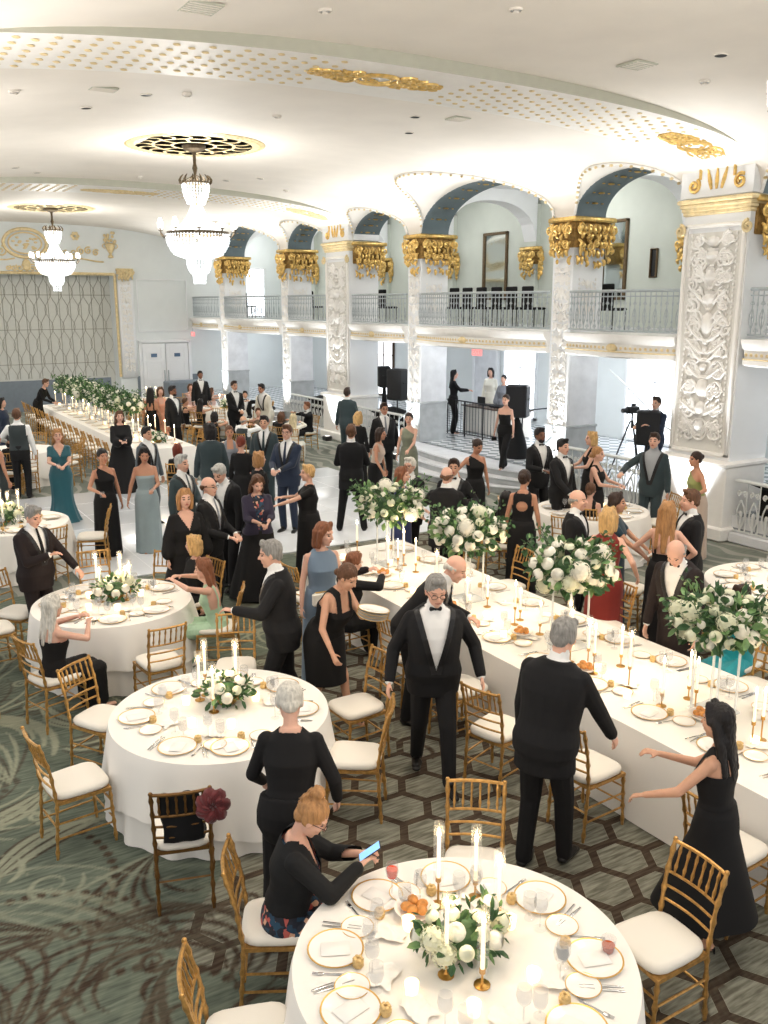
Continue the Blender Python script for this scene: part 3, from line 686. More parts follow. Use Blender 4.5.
person('grey_updo_woman','woman with a light brown bun in a black backless dress holding a drink',598,447,1.66,phi=70,sex='f',lvl=1,skin='pink',hair=('lowbun','honey'),outfit=gown('black crepe','back','column',hem=0.03),L=(-0.1,0.36,1.15),R=(0.12,0.36,1.15))
person('grey_shirt_man','man in a dark cap, grey shirt and dark jacket passing the near balustrade',655,433,1.82,phi=-15,lvl=1,skin='pink',hair=('short','darkbrown'),outfit=dict(k='suit',c='dark green grey wool',tie=None,shirt='grey shirt cotton',v=1.0),R=(0.38,0.32,1.15))
person('lime_woman','woman in an olive lime top and beige skirt hurrying past the tall carved pier',696,452,1.66,phi=-60,sex='f',lvl=1,skin='tan',hair=('bun','darkbrown'),outfit=gown('olive lime satin','one','column',bot='beige chiffon',hem=0.03,hip=1),lean=8,L=(-0.34,0.3,1.1))
person('cameraman','man in a navy suit behind the video camera in the near narrow bay',657,397,1.70,phi=-30,lvl=1,skin='fair',hair=('short','darkbrown'),outfit=dict(k='suit',c='navy wool',tie=None,v=1.25),zbase=0.45,R=(0.2,0.36,1.2),L=(-0.1,0.4,1.25))
person('strapless_woman','woman in black strapless top and wide trousers walking on the terrace',0,0,1.56,at_xy=(12.35,15.2),phi=-25,sex='f',lvl=1,skin='pink',hair=('lowbun','darkbrown'),outfit=dict(k='pants',c='black crepe',neck='strapless'),zbase=0.45,FL=(-0.08,0.3,0.075),FR=(0.08,-0.2,0.08))
person('step_woman','woman in a black one-shoulder dress at the terrace steps, looking down',479,440,1.68,phi=20,sex='f',lvl=1,skin='tan',hair=('bun','darkbrown'),outfit=gown('black crepe','one','column',hem=0.03),head=(20,20,0),R=(0.34,0.2,1.1))
person('tux_back_man','balding man in a black suit seen from behind, hugging another guest',447,467,1.76,phi=165,lvl=2,skin='pink',hair=('bald','brown'),outfit=dict(k='suit',c='black wool',tie=None,hem=0.72),lean=8,L=(-0.15,0.42,1.32),R=(0.3,0.36,1.05),fat=1.1)
person('embraced_man','dark-haired smiling man facing the camera over the balding man\'s shoulder',454,459,1.73,phi=-5,lvl=1,skin='olive',hair=('short','darkbrown'),outfit=dict(TUX),L=(-0.2,0.3,1.2))
person('glasses_tux_man','white-haired man in glasses and tuxedo holding a drink behind the farthest tall flowers',410,458,1.70,phi=-30,lvl=2,skin='pink',hair=('short','white'),outfit=dict(TUX,bout=1),glasses=True,L=(-0.06,0.36,1.15),R=(0.14,0.36,1.05),fat=1.1)
person('profile_woman','brown-haired woman in a royal navy gown in profile behind the farthest tall flowers',402,467,1.66,phi=72,sex='f',lvl=2,skin='pink',hair=('bob','auburn'),outfit=gown('royal navy silk','crew','column',sleeve='short',hem=0.03),L=(-0.1,0.36,1.1),R=(0.12,0.36,1.05))
person('moss_woman','woman in a moss green one-shoulder sequin gown by the terrace steps',409,413,1.70,phi=-8,sex='f',lvl=1,skin='pink',hair=('bun','darkbrown'),outfit=gown('moss green sequin','one','column',hem=0.03),L=(-0.05,0.34,1.05))
person('light_tie_man','man in a dark suit with pale tie and glasses beside the moss green gown',384,403,1.82,phi=15,lvl=1,skin='tan',hair=('short','darkbrown'),outfit=dict(SUIT,tie='silver grey silk'),glasses=True,fat=1.15)
person('beige_woman','dark-haired woman in a beige chiffon and black dress passing quickly',381,428,1.62,phi=70,sex='f',lvl=1,skin='tan',hair=('bob','darkbrown'),outfit=gown('beige chiffon','one','column',bot='black crepe',hem=0.03),lean=10,R=(0.3,0.25,0.95))
person('dance_back_man','man in a black suit seen full length from behind on the dance floor',351,425,1.84,phi=176,lvl=2,skin='olive',hair=('short','brown'),outfit=dict(k='suit',c='black wool',tie=None,hem=0.72),L=(-0.12,0.3,1.1),R=(0.14,0.3,1.1),FL=(-0.2,0,0.075),FR=(0.2,0.02,0.075))
person('dance_blonde','blonde woman in black standing behind the man seen from behind',358,412,1.66,phi=150,sex='f',lvl=0,skin='pink',hair=('bob','blonde'),outfit=gown('black crepe','crew','column',sleeve='long',hem=0.03))
person('pier_man','man in a dark green grey suit walking away towards the far pier',347,388,1.80,phi=170,lvl=1,skin='olive',hair=('short','darkbrown'),outfit=dict(k='suit',c='dark green grey wool',tie=None))
person('dj_woman','woman in black at the left of the DJ table',454,370,1.68,phi=95,sex='f',lvl=0,skin='pink',hair=('long','black'),outfit=dict(k='pants',c='black crepe',neck='crew',sleeve='long'),zbase=0.45,L=(-0.1,0.4,1.2),R=(0.1,0.4,1.2))
person('dj_middle','person in a white top standing behind the DJ table',491,368,1.66,phi=-20,sex='f',lvl=0,skin='pink',hair=('bob','black'),outfit=dict(k='pants',c='cream jacket cloth',neck='crew',sleeve='long'),zbase=0.45)
person('dj_right','woman in a silver grey shawl behind the strapless woman',504,375,1.58,phi=-30,sex='f',lvl=0,skin='pink',hair=('bun','black'),outfit=gown('silver grey silk','crew','column',sleeve='cape',hem=0.03),zbase=0.45)
# ---- dance floor group
person('pointing_woman','short-haired blonde woman in a black gown stretching out her arm on the dance floor',308,465,1.66,phi=-80,sex='f',lvl=2,skin='pink',hair=('short','blonde'),outfit=gown('black crepe','crew','column',sleeve='short',hem=0.03),L=(-0.2,0.5,1.22),R=(0.2,0.36,1.25),fat=1.2)
person('v_neck_woman','blonde woman in a loose black V-neck dress in front of the dance floor',184,489,1.68,phi=15,sex='f',lvl=1,skin='pink',hair=('bob','honey'),outfit=gown('black crepe','v','aline',sleeve='cape',hem=0.05),fat=1.2)
person('grey_tie_man','man with glasses in a black suit and pale tie looking right',208,477,1.76,phi=58,lvl=1,skin='pink',hair=('bald','brown'),outfit=dict(SUIT,tie='silver grey silk'),glasses=True,L=(-0.08,0.3,1.05),R=(0.1,0.3,1.05))
person('bowed_grey_man','grey-haired man in black bending forward behind the man with the pale tie',217,466,1.80,phi=-35,lvl=1,skin='pink',hair=('short','silver'),outfit=dict(SUIT,tie=None),lean=16,head=(0,22,0),FL=(-0.1,0.2,0.075))
person('slate_man','grey-haired man in a dark slate suit standing left of the bending man',181,455,1.78,phi=50,lvl=1,skin='pink',hair=('short','silver'),outfit=dict(k='suit',c='dark green grey wool',tie='grey wool'),L=(-0.05,0.34,1.05))
person('shawl_woman','brown-haired woman in a plum shawl and floral top looking at her phone',258,476,1.67,phi=12,sex='f',lvl=2,skin='pink',hair=('wavy','brown'),outfit=gown('dark floral print','crew','aline',bot='black crepe',jacket='plum shawl',jsl='short',hem=0.03,hairlen=0.25),L=(-0.06,0.34,1.12),R=(0.06,0.34,1.14),head=(5,22,0),fat=1.15)
person('navy_suit_man','smiling man in a navy suit and glasses holding a glass on the dance floor',287,425,1.84,phi=-22,lvl=2,skin='pink',hair=('short','brown'),outfit=dict(k='suit',c='navy wool',tie='navy wool'),glasses=True,L=(0.0,0.34,1.08),R=(0.12,0.34,1.08),fat=1.08)
person('dark_tie_man','dark-haired man in a dark suit with green tie behind the navy suit man',264,416,1.82,phi=-12,lvl=1,skin='olive',hair=('short','black'),outfit=dict(k='suit',c='dark green grey wool',tie='dark green grey wool'))
person('curly_woman','blonde curly-haired woman in black turning away in the middle of the crowd',259,452,1.62,phi=120,sex='f',lvl=1,skin='pink',hair=('curly','honey'),outfit=gown('black crepe','crew','column',sleeve='long',hem=0.03))
person('blur_black_woman','person in a black outfit with pale collar in the middle of the crowd',241,436,1.66,phi=160,sex='f',lvl=0,skin='pink',hair=('lowbun','red'),outfit=gown('black crepe','crew','column',sleeve='long',hem=0.03))
person('green_back_man','dark-haired man in a dark green suit seen from behind',210,424,1.82,phi=175,lvl=1,skin='olive',hair=('curly','black'),outfit=dict(k='suit',c='dark green grey wool',tie=None))
person('updo_face_woman','woman with an updo facing the camera between two dark suits',229,426,1.64,phi=5,sex='f',lvl=1,skin='tan',hair=('bun','brown'),outfit=gown('silver grey silk','tank','column',hem=0.03))
person('grey_jacket_man','black-haired man in a grey suit near the end of the head table',146,427,1.74,phi=45,lvl=1,skin='olive',hair=('short','black'),outfit=dict(k='suit',c='grey wool',tie=None))
person('auburn_seated','auburn-haired woman in black near the slate suit man',177,444,1.66,phi=170,sit=True,sex='f',lvl=0,skin='pink',hair=('bob','red'),outfit=gown('black crepe','crew','column',sleeve='long',hem=0.03))
person('cape_woman','woman in a black cape-sleeved gown with a phone by the head table',119,411,1.68,phi=10,sex='f',lvl=1,skin='pink',hair=('wavy','brown'),outfit=gown('black crepe','crew','aline',sleeve='cape',hem=0.03,hairlen=0.2),L=(-0.02,0.34,1.15),R=(0.04,0.32,1.15),fat=1.2)
person('teal_woman','woman in a long teal gown holding cups on the dance floor',57,429,1.68,phi=5,sex='f',lvl=1,skin='pink',hair=('wavy','honey'),outfit=gown('teal satin','v','mermaid',sleeve='short',hem=0.03,hairlen=0.18),L=(-0.05,0.34,1.12),R=(0.1,0.36,1.15),fat=1.1)
person('one_shoulder_woman','dark-haired woman in a black one-shoulder gown walking across the dance floor',102,449,1.68,phi=20,sex='f',lvl=2,skin='tan',hair=('bun','black'),outfit=gown('black crepe','one','column',hem=0.03),R=(0.2,0.3,1.12))
person('sage_woman','dark-haired woman in a strapless sage grey gown holding two cups',144,448,1.68,phi=5,sex='f',lvl=2,skin='tan',hair=('wavy','black'),outfit=gown('sage grey satin','strapless','column',hem=0.03,hairlen=0.22),L=(-0.08,0.34,1.12),R=(0.30,0.1,0.9),head=(0,14,0))
person('vest_man','man in a white shirt and charcoal waistcoat seen from behind at the left edge',16,409,1.80,phi=170,lvl=1,skin='olive',hair=('short','brown'),outfit=dict(k='vest',c='black wool',tie=None),L=(-0.3,0.3,1.1))
person('edge_woman','dark-haired woman in navy at the left edge beyond the waistcoat man',1,398,1.66,phi=60,sex='f',lvl=0,skin='pink',hair=('bob','black'),outfit=gown('navy wool','crew','column',sleeve='long',hem=0.03))
person('edge_dark_woman','person in a dark charcoal gown at the left edge of the dance floor',-6,432,1.70,phi=120,sex='f',lvl=1,skin='tan',hair=('bob','black'),outfit=gown('charcoal waistcoat','tank','column',hem=0.03))
person('table_woman','brown-haired woman in a black jacket reaching over the head table from its left side',46,379,1.72,phi=62,sex='f',lvl=1,skin='pink',hair=('short','brown'),outfit=dict(k='pants',c='black crepe',neck='crew',sleeve='long'),lean=28,R=(0.1,0.5,1.0),L=(-0.1,0.5,1.0))
person('seated_far_left','dark-haired woman in black seated behind the teal gown',0,0,1.66,at_xy=(3.1,20.3),vdir=(0.2,1),sex='f',lvl=0,skin='pink',hair=('bob','black'),outfit=gown('black crepe','crew',sleeve='long',hem=0.05),sit=True)
person('seated_far_left_blonde','blonde woman seated beside the waistcoat man',0,0,1.66,at_xy=(2.4,22.3),vdir=(1,-0.4),sex='f',lvl=0,skin='pink',hair=('bob','platinum'),outfit=gown('black crepe','crew',sleeve='long',hem=0.05),sit=True)
# ---- far guests
person('far_beard_man','bearded man in a tuxedo standing by the chairs near the double doors',172,386,1.86,phi=50,lvl=1,skin='brown',hair=('short','black'),outfit=dict(TUX),beard='black')
person('far_back_woman','black-haired woman with bare back in a black dress near the double doors',150,388,1.70,phi=165,sex='f',lvl=0,skin='tan',hair=('long','black'),outfit=gown('black crepe','back','column',hem=0.03))
person('far_peach_woman','woman in a peach satin dress near the double doors',160,387,1.70,phi=10,sex='f',lvl=0,skin='pink',hair=('bob','brown'),outfit=gown('peach satin','tank','column',hem=0.03))
person('far_tux_man','dark-haired man in a tuxedo with clasped hands beside the far round table',234,381,1.84,phi=25,lvl=1,skin='olive',hair=('short','darkbrown'),outfit=dict(TUX),L=(-0.04,0.32,1.05),R=(0.04,0.32,1.05))
person('waiter_man','man in a tuxedo standing at the buffet by the end wall',200,371,1.80,phi=10,lvl=0,skin='brown',hair=('short','black'),outfit=dict(TUX))
person('white_jacket_man','black-haired man in a cream jacket bending over the far round table',261,384,1.78,phi=-40,lvl=1,skin='tan',hair=('short','black'),outfit=dict(k='suit',c='cream jacket cloth',tie=None),lean=18)
for i,(u,v,l,phi,sx,hr,of) in enumerate((
  (190,384,'woman in pink chiffon seated near the buffet',20,'f',('bob','brown'),gown('pink chiffon','tank')),
  (185,398,'woman in a black dress seated beside the bearded tuxedo man',90,'f',('short','brown'),gown('black crepe','tank')),
  (200,399,'black-haired woman with bare shoulders seated in black',150,'f',('long','black'),gown('black crepe','strapless')),
  (211,388,'woman with long brown hair in a pale dress seated at the far round table',120,'f',('long','brown'),gown('pink chiffon','tank')),
  (245,391,'man in a tuxedo seated between the standing tuxedo man and the cream jacket',0,'m',('short','black'),dict(TUX)),
  (262,398,'man with short brown hair seated in a dark suit at the far round table',170,'m',('short','brown'),dict(SUIT,tie=None)),
  (258,408,'woman in a brown sequin dress seated behind the dark suit man',10,'f',('short','brown'),gown('brown sequin','crew')),
  (243,416,'grey-haired man seated in a waistcoat and white sleeves',150,'m',('bald','grey'),dict(k='vest',c='black wool',tie=None)),
  (281,412,'brown-haired woman in black seated left of the veil-pale dress',150,'f',('bob','brown'),gown('black crepe','crew',sleeve='long')),
  (293,414,'woman with blonde hair in a cream dress seated beside the red-haired man',165,'f',('long','platinum'),gown('cream jacket cloth','crew',sleeve='long')),
  (307,402,'red-haired young man in a tuxedo seated at the far round table by the balustrade',-60,'m',('short','auburn'),dict(TUX)),
  (214,412,'woman seated in black behind the dark green suit',160,'f',('bob','black'),gown('black crepe','crew')))):
    person('far%d'%i,l,u,v,1.72 if sx=='m' else 1.66,phi=phi,sex=sx,lvl=0,skin='olive' if i%3 else 'pink',hair=hr,outfit=dict(of,hem=0.05) if sx=='f' else of,sit=True,L=(-0.12,0.4,1.08),R=(0.12,0.4,1.08))
    d=PEOPLE['far%d'%i]; SEATS.append((d['xy'],d['fa'],l))
person('bright_teal_woman','dark-haired woman in a bright teal dress seated beyond the rightmost tall flowers',742,586,1.68,vdir=(-1,-0.1),sex='f',lvl=2,skin='pink',hair=('long','darkbrown'),outfit=gown('bright teal chiffon','tank',hem=0.05,hairlen=0.3),sit=True,L=(-0.12,0.42,1.06),R=(0.12,0.42,1.06),head=(0,8,0))
# ================================================================== ROOM
M['doorsign']=mat('dark blue door plaque',(84,110,140),0.4)
XW=13.0; YC=36.15; CX=6.5
BAYS=[('N',6.9,9.75),('N',11.15,14.0),('W',14.6,19.5),('N',20.1,22.95),('N',24.35,27.2),('W',27.8,32.7),('N',33.3,36.15)]
PIERS=[(9.82,11.13),(22.95,24.35)]
COLS=[(14.0,14.6),(19.5,20.1),(27.2,27.8),(32.7,33.3)]
ZF=0.45; ZB0=2.98; ZB1=3.42; ZR=4.22; ZS=5.68
def prof(X,base,rise,half=6.5,n=2.6):
    d=min(1.0,abs(X-CX)/half); n=n if X>=CX else 2.0
    return base+rise*(max(0,1-d**n))**(1/n)
def field(X): return prof(X,5.70,1.17)
def arch(Y):
    for k,a,b in BAYS:
        if a<Y<b:
            h=0.74 if k=='N' else 1.0
            t=(Y-(a+b)/2)/((b-a)/2); return ZS+h*math.sqrt(max(0,1-abs(t)**2.2))
    return ZS
def field_inv(z):
    q=(z-5.70)/1.17
    if q<=0: return XW
    if q>=1: return CX
    return CX+6.5*(1-q**2.6)**(1/2.6)
def ceil_hit(u,v):
    dx,dy,up=_ray(u,v)
    for i in range(20,4000):
        t=i*0.00001*1.0
        z=EYE+t*up; X=t*dx
        if z>=field(X) or X>13: return V3((X,t*dy,field(X)))
        if t*dy>40: break
    return V3((t*dx,t*dy,6.8))
def ceil_at(u,v):
    lo,hi=0.0,0.2
    dx,dy,up=_ray(u,v)
    t=0.0
    while t<0.2:
        t+=0.00005
        if EYE+t*up>=field(t*dx): break
    return V3((t*dx,t*dy,EYE+t*up))
# --- main ceiling: vault with lunettes cut over every arch
def build_ceiling():
    Ys=[]; y=-1.0
    edges=sorted(set([-1.0,YC]+[e for b in BAYS for e in b[1:]]))
    for a,b in zip(edges[:-1],edges[1:]):
        n=max(2,int((b-a)/0.11))
        inbay=any(abs(a-q[1])<1e-6 for q in BAYS)
        for i in range(n):
            t=i/n
            if inbay: t=0.5-0.5*math.cos(PI*t)
            Ys.append(a+(b-a)*t)
    Ys.append(YC)
    mb=MB(); vs=[];N1=40;N2=10;rope={}
    for Y in Ys:
        A=arch(Y+1e-7) if Y>6 else ZS
        Xi=field_inv(A) if A>5.71 else XW
        Xi=min(Xi,XW)
        row=[]
        for i in range(21): 
            X=CX-6.5*math.sin(PI/2*(1-i/20)); row.append((X,Y,field(X)))
        row=row[:-1]
        for i in range(N1+1):
            s=math.sin(PI/2*i/N1); X=CX+(Xi-CX)*s; row.append((X,Y,field(X)))
        for i in range(1,N2+1):
            row.append((Xi+(XW-Xi)*i/N2,Y,max(A,5.70) if Xi<XW-1e-6 else 5.70))
        vs.append(row)
        if Xi<XW-0.02: rope.setdefault([i for i,b in enumerate(BAYS) if b[1]<=Y<=b[2]][0],[]).append((Xi,Y,A))
    W=len(vs[0]); V=[p for r in vs for p in r]
    F=[(i*W+j,i*W+j+1,(i+1)*W+j+1,(i+1)*W+j) for i in range(len(vs)-1) for j in range(W-1)]
    mb.add(V,F); o=mb.build('ceiling','plaster',sharp=25); struct(o)
    for k,pts in rope.items():
        m=MB(); b=BAYS[k]
        pts=[(XW-0.02,b[1]+0.01,ZS+0.05)]+pts+[(XW-0.02,b[2]-0.01,ZS+0.05)]
        # white roll with gilt beads along the groin edge
        m.tube([(x-0.015,y,z-0.02) for x,y,z in pts],0.028,6)
        m.mi=1; acc=0
        for p,q in zip(pts[:-1],pts[1:]):
            L=(V3(q)-V3(p)).length; acc+=L
            while acc>0.13:
                acc-=0.13; m.ell((p[0]-0.03,p[1],p[2]-0.045),(0.028,0.04,0.028),6,4)
        struct(m.build('trim_%d'%(k+1),['relief','palegold']))
build_ceiling()
# --- ribs from pier to pier
def build_rib(y0,y1,idx):
    m=MB(); n=64
    def z(X): return prof(X,5.93,0.79,6.45,2.6)
    lo=[];hi=[]
    for i in range(n+1):
        X=CX+6.42*math.sin(PI/2*(2*i/n-1)); lo.append((X,z(X))); hi.append((X,max(field(X)+0.05,z(X)+0.12)))
    m.mi=0
    m.add([(X,y,zz) for X,zz in lo for y in (y0,y1)],[(2*i,2*i+2,2*i+3,2*i+1) for i in range(n)])
    m.mi=1
    for y in (y0,y1):
        m.add([p for (a,b) in zip(lo,hi) for p in ((a[0],y,a[1]),(b[0],y,b[1]))],[(2*i,2*i+1,2*i+3,2*i+2) for i in range(n)])
    # gilded star spangles
    m.mi=2
    s=0.0; L=[0]
    for a,b in zip(lo[:-1],lo[1:]): L.append(L[-1]+math.hypot(b[0]-a[0],b[1]-a[1]))
    tot=L[-1]; k=0; st=0.2
    while st*(k+0.5)<tot:
        d=st*(k+0.5); i=max(j for j in range(len(L)) if L[j]<=d); i=min(i,n-1)
        f=(d-L[i])/(L[i+1]-L[i]); X=lo[i][0]+(lo[i+1][0]-lo[i][0])*f; Z=lo[i][1]+(lo[i+1][1]-lo[i][1])*f
        k+=1
        if abs(X-CX)<0.95 or abs(X-CX)>5.0: continue
        for r in range(6):
            y=y0+0.14+(y1-y0-0.28)*(r+0.5*(k%2)*0.9)/5.5
            m.ell((X,y,Z-0.006),(0.046,0.038,0.012),6,4)
    o=m.build('trim_%d'%(20+idx),['relief','sage','palegold'],sharp=30); struct(o)
    return z
def spiral(c,r0,turns,d=1,a0=0.0,n=26,shrink=0.12):
    pts=[]
    for i in range(n+1):
        t=i/n; r=r0*(1-t*(1-shrink)); a=a0+d*turns*2*PI*t
        pts.append((c[0]+r*math.cos(a),c[1]+r*math.sin(a)))
    return pts
ribz=None
for i,(a,b) in enumerate(PIERS): ribz=build_rib(a-0.1,b+0.15,i)
def rib_ornament(name,yc,xc,sx,sy,seed,label,matn='palegold',zf=None):
    """flat gilded scroll cartouche lying under the rib"""
    R=random.Random(seed); m=MB(); zf=zf or ribz
    def P(x,y,w=0.008): return (xc+x,yc+y,zf(xc+x)-w)
    oval=[P(sx*0.3*math.cos(2*PI*i/28),sy*0.34*math.sin(2*PI*i/28)) for i in range(28)]
    m.tube(oval,0.028,6,closed=True)
    m.tube([P(sx*0.2*math.cos(2*PI*i/20),sy*0.22*math.sin(2*PI*i/20)) for i in range(20)],0.016,6,closed=True)
    for sxn in (-1,1):
        for syn in (-1,1):
            for k in range(5):
                cx=sxn*sx*(0.36+0.14*k); cy=syn*sy*(0.22*(1-0.15*k))
                m.tube([P(*q) for q in spiral((cx,cy),sy*0.2*(1-0.1*k),1.3,sxn*syn,R.uniform(0,6.28),18)],0.02,5)
            m.tube([P(sxn*sx*(0.3+0.7*t/10),syn*sy*0.3*math.cos(t*0.5)*(1-t/14)) for t in range(11)],0.018,5)
    for k in range(26):
        a=R.uniform(0,6.28); q=R.uniform(0.15,1); m.ell(P(sx*q*math.cos(a)*0.9,sy*0.4*math.sin(a)*q,0.012),(0.05,0.03,0.02),6,4)
    tag(m.build(name,matn),label,'moulding','gilded ceiling ornaments')
rib_ornament('gilded_cartouche',10.4,6.25,0.95,0.7,1,'oval gilded scroll cartouche under the crown of the nearer ceiling rib','gold')
rib_ornament('gilded_cartouche',23.7,6.75,0.95,0.75,2,'oval gilded scroll cartouche under the crown of the farther ceiling rib')
rib_ornament('gilded_cartouche',10.4,12.1,0.72,0.8,3,'gilded scroll cartouche where the nearer ceiling rib meets the tall carved pier','gold')
rib_ornament('gilded_cartouche',23.7,11.95,0.6,0.85,4,'gilded scroll cartouche where the farther ceiling rib meets its pier')
# --- arch soffits, gallery
def build_soffits():
    for k,(t,a,b) in enumerate(BAYS):
        m=MB(); n=36; ins=0.0
        ys=[a+(b-a)*(0.5-0.5*math.cos(PI*i/n)) for i in range(n+1)]
        pts=[(y,arch(min(max(y,a+1e-6),b-1e-6))) for y in ys]
        pts[0]=(a,ZS-0.02); pts[-1]=(b,ZS-0.02)
        m.add([p for (y,z) in pts for p in ((XW-0.01,y,z),(XW+0.82,y,z))],[(2*i,2*i+1,2*i+3,2*i+2) for i in range(n)])
        m.mi=1
        R=random.Random(k)
        for i in range(2,n-1,3):
            y,z=pts[i]; m.ell((XW+0.42,y,z-0.01),(0.09,0.06,0.02),6,4)
            for s in (-1,1): m.ell((XW+0.42+s*0.2,y,z-0.01),(0.035,0.03,0.014),6,4)
        # spandrel wall on the gallery side
        m.mi=2
        m.add([p for (y,z) in pts for p in ((XW+0.82,y,z),(XW+0.82,y,6.95))],[(2*i,2*i+1,2*i+3,2*i+2) for i in range(n)])
        struct(m.build('trim_%d'%(40+k),['soffit','gold','aislewall'],sharp=30))
build_soffits()
def wallbox(name,x0,x1,y0,y1,z0,z1,m,bev=0.0):
    b=MB(); b.box((x0+x1)/2,(y0+y1)/2,(z0+z1)/2,x1-x0,y1-y0,z1-z0,bev=bev); return struct(b.build(name,m,smooth=bev>0))
# --- carved relief builder: plane coords (u across, v up, w out)
def relief(m,W,H,seed,map3,dens=1.0,r=0.017):
    R=random.Random(seed)
    T=lambda u,v,w=0.008:map3(u,v,w)
    v=0.12
    kinds=['urn','mask','palm','loz','swag','scroll']
    while v<H-0.15:
        k=kinds[R.randrange(6)]; h=R.uniform(0.26,0.42)*(W/1.0)**0.4
        h=min(h,H-0.05-v)
        if h<0.1: break
        vc=v+h/2
        hw=W*0.5
        if k in('urn','mask'):
            rings=[(0.12,0),(0.3,0.08),(0.2,0.2),(0.5,0.45),(0.62,0.65),(0.4,0.85),(0.5,1.0)] if k=='urn' else [(0.1,0),(0.35,0.15),(0.5,0.4),(0.55,0.6),(0.45,0.85),(0.1,1.0)]
            vs=[];fs=[];n=8
            for (rr,zz) in rings:
                for i in range(n+1):
                    a=PI*i/n; vs.append(T(math.cos(a)*rr*hw*0.42,v+zz*h,0.0+math.sin(a)*rr*0.06*1.4))
            for i in range(len(rings)-1):
                for j in range(n): fs.append((i*(n+1)+j,i*(n+1)+j+1,(i+1)*(n+1)+j+1,(i+1)*(n+1)+j))
            m.add(vs,fs)
        if k=='palm':
            for i in range(-3,4):
                a=i*0.36; m.tube([T(math.sin(a)*hw*0.5*t/4,v+0.05+math.cos(a)*h*0.9*t/4) for t in range(5)],[r*0.5,r,r*1.4,r*1.3,r*0.4],5)
        if k=='loz':
            m.tube([T(hw*0.34*math.cos(a*PI/8),vc+h*0.45*math.sin(a*PI/8)) for a in range(16)],r,5,closed=True)
            m.ell(T(0,vc),(hw*0.14,hw*0.14,h*0.2),8,5)
        if k=='swag':
            m.tube([T(hw*0.8*(t/6-1),v+h*0.9-h*0.7*math.sin(PI*t/12)) for t in range(13)],r*1.5,6)
            m.ell(T(0,v+h*0.75),(hw*0.12,hw*0.12,h*0.16),8,5)
        for s in (-1,1):
            for q in range(max(1,int(2*dens))):
                cu=s*hw*R.uniform(0.42,0.78); cv=v+h*R.uniform(0.2,0.85); rr=hw*R.uniform(0.12,0.26)
                if q==0: state=(cu,cv,rr)
                cu,cv,rr=(state[0],state[1],state[2]) if q==0 else (s*abs(cu),cv,rr)
                m.tube([T(a,b) for a,b in spiral((cu,cv),rr,1.4,s,PI/2,16)],[r*1.2]*8+[r*0.9]*9,5)
            m.tube([T(s*hw*(0.1+0.75*t/6),v+h*(0.15+0.7*math.sin(PI*t/7))) for t in range(7)],r,5)
        v+=h*1.02
    for s in (-1,1):
        for j in range(int(H/0.09)):
            m.ell(T(s*hw*0.9,0.06+j*0.09,0.004),(0.018,0.022,0.035),5,3)
def capital(name,x0,x1,y0,y1,z0,z1,seed,faces=('x','y'),flare=0.1,drop=0.22,dens=1.0,mt='gold'):
    """gilded acanthus capital: core block, abacus, leaves, corner scrolls and hanging tendrils"""
    R=random.Random(seed); m=MB()
    m.box((x0+x1)/2,(y0+y1)/2,z1-0.05,x1-x0+2*flare,y1-y0+2*flare,0.1,bev=0.02)
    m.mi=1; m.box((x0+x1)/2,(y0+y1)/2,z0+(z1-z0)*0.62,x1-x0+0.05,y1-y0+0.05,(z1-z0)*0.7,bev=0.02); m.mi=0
    def face(W,T):
        H=z1-z0-0.1
        cols=max(3,int(W/0.11*dens))
        for row in range(5):
            for c in range(cols):
                u=-W/2+W*(c+0.5*(row%2)+0.25)/cols; v=H*(0.92-0.21*row)+R.uniform(-.03,.03)
                if row==4: v-=drop*R.uniform(0.0,0.7)*math.cos(PI*u/W)
                if row==4 and R.random()<0.35: continue
                hh=R.uniform(0.13,0.2); tw=R.uniform(-0.5,0.5); out=0.02+flare*(0.2+0.8*max(0,min(1,v/H)))
                pts=[];rs=[]
                for t in range(6):
                    q=t/5; pts.append(T(u+tw*0.08*math.sin(q*3),v-hh*q*0.9,out+0.05*math.sin(q*PI)+0.03*q)); rs.append(0.012+0.026*math.sin(PI*(q*0.8+0.1)))
                m.tube(pts,rs,6)
        for c in range(max(2,int(W/0.17))):
            u=-W/2+W*(c+0.5)/max(2,int(W/0.17))
            for v in (H*0.78,H*0.36):
                s=1 if (c%2)==0 else -1
                m.tube([T(a,b,flare+0.05) for a,b in spiral((u,v+R.uniform(-.05,.05)),0.085,1.6,s,R.uniform(0,3),20)],[0.02]*10+[0.014]*11,6)
        for s in (-1,1):
            m.tube([T(a,b,flare+0.05) for a,b in spiral((s*W*0.47,H*0.8),0.11,1.8,s,PI/2,24)],0.024,6)
        for c in range(5):
            u=R.uniform(-W*0.35,W*0.35); m.ell(T(u,R.uniform(-drop*0.5,H*0.4),0.05+flare*0.4),(0.035,0.035,0.05),6,4)
    if 'x' in faces: face(y1-y0,lambda u,v,w:(x0-w,(y0+y1)/2+u,z0+v))
    if 'y' in faces: face(x1-x0,lambda u,v,w:((x0+x1)/2+u,y0-w,z0+v))
    if 'Y' in faces: face(x1-x0,lambda u,v,w:((x0+x1)/2+u,y1+w,z0+v))
    return m
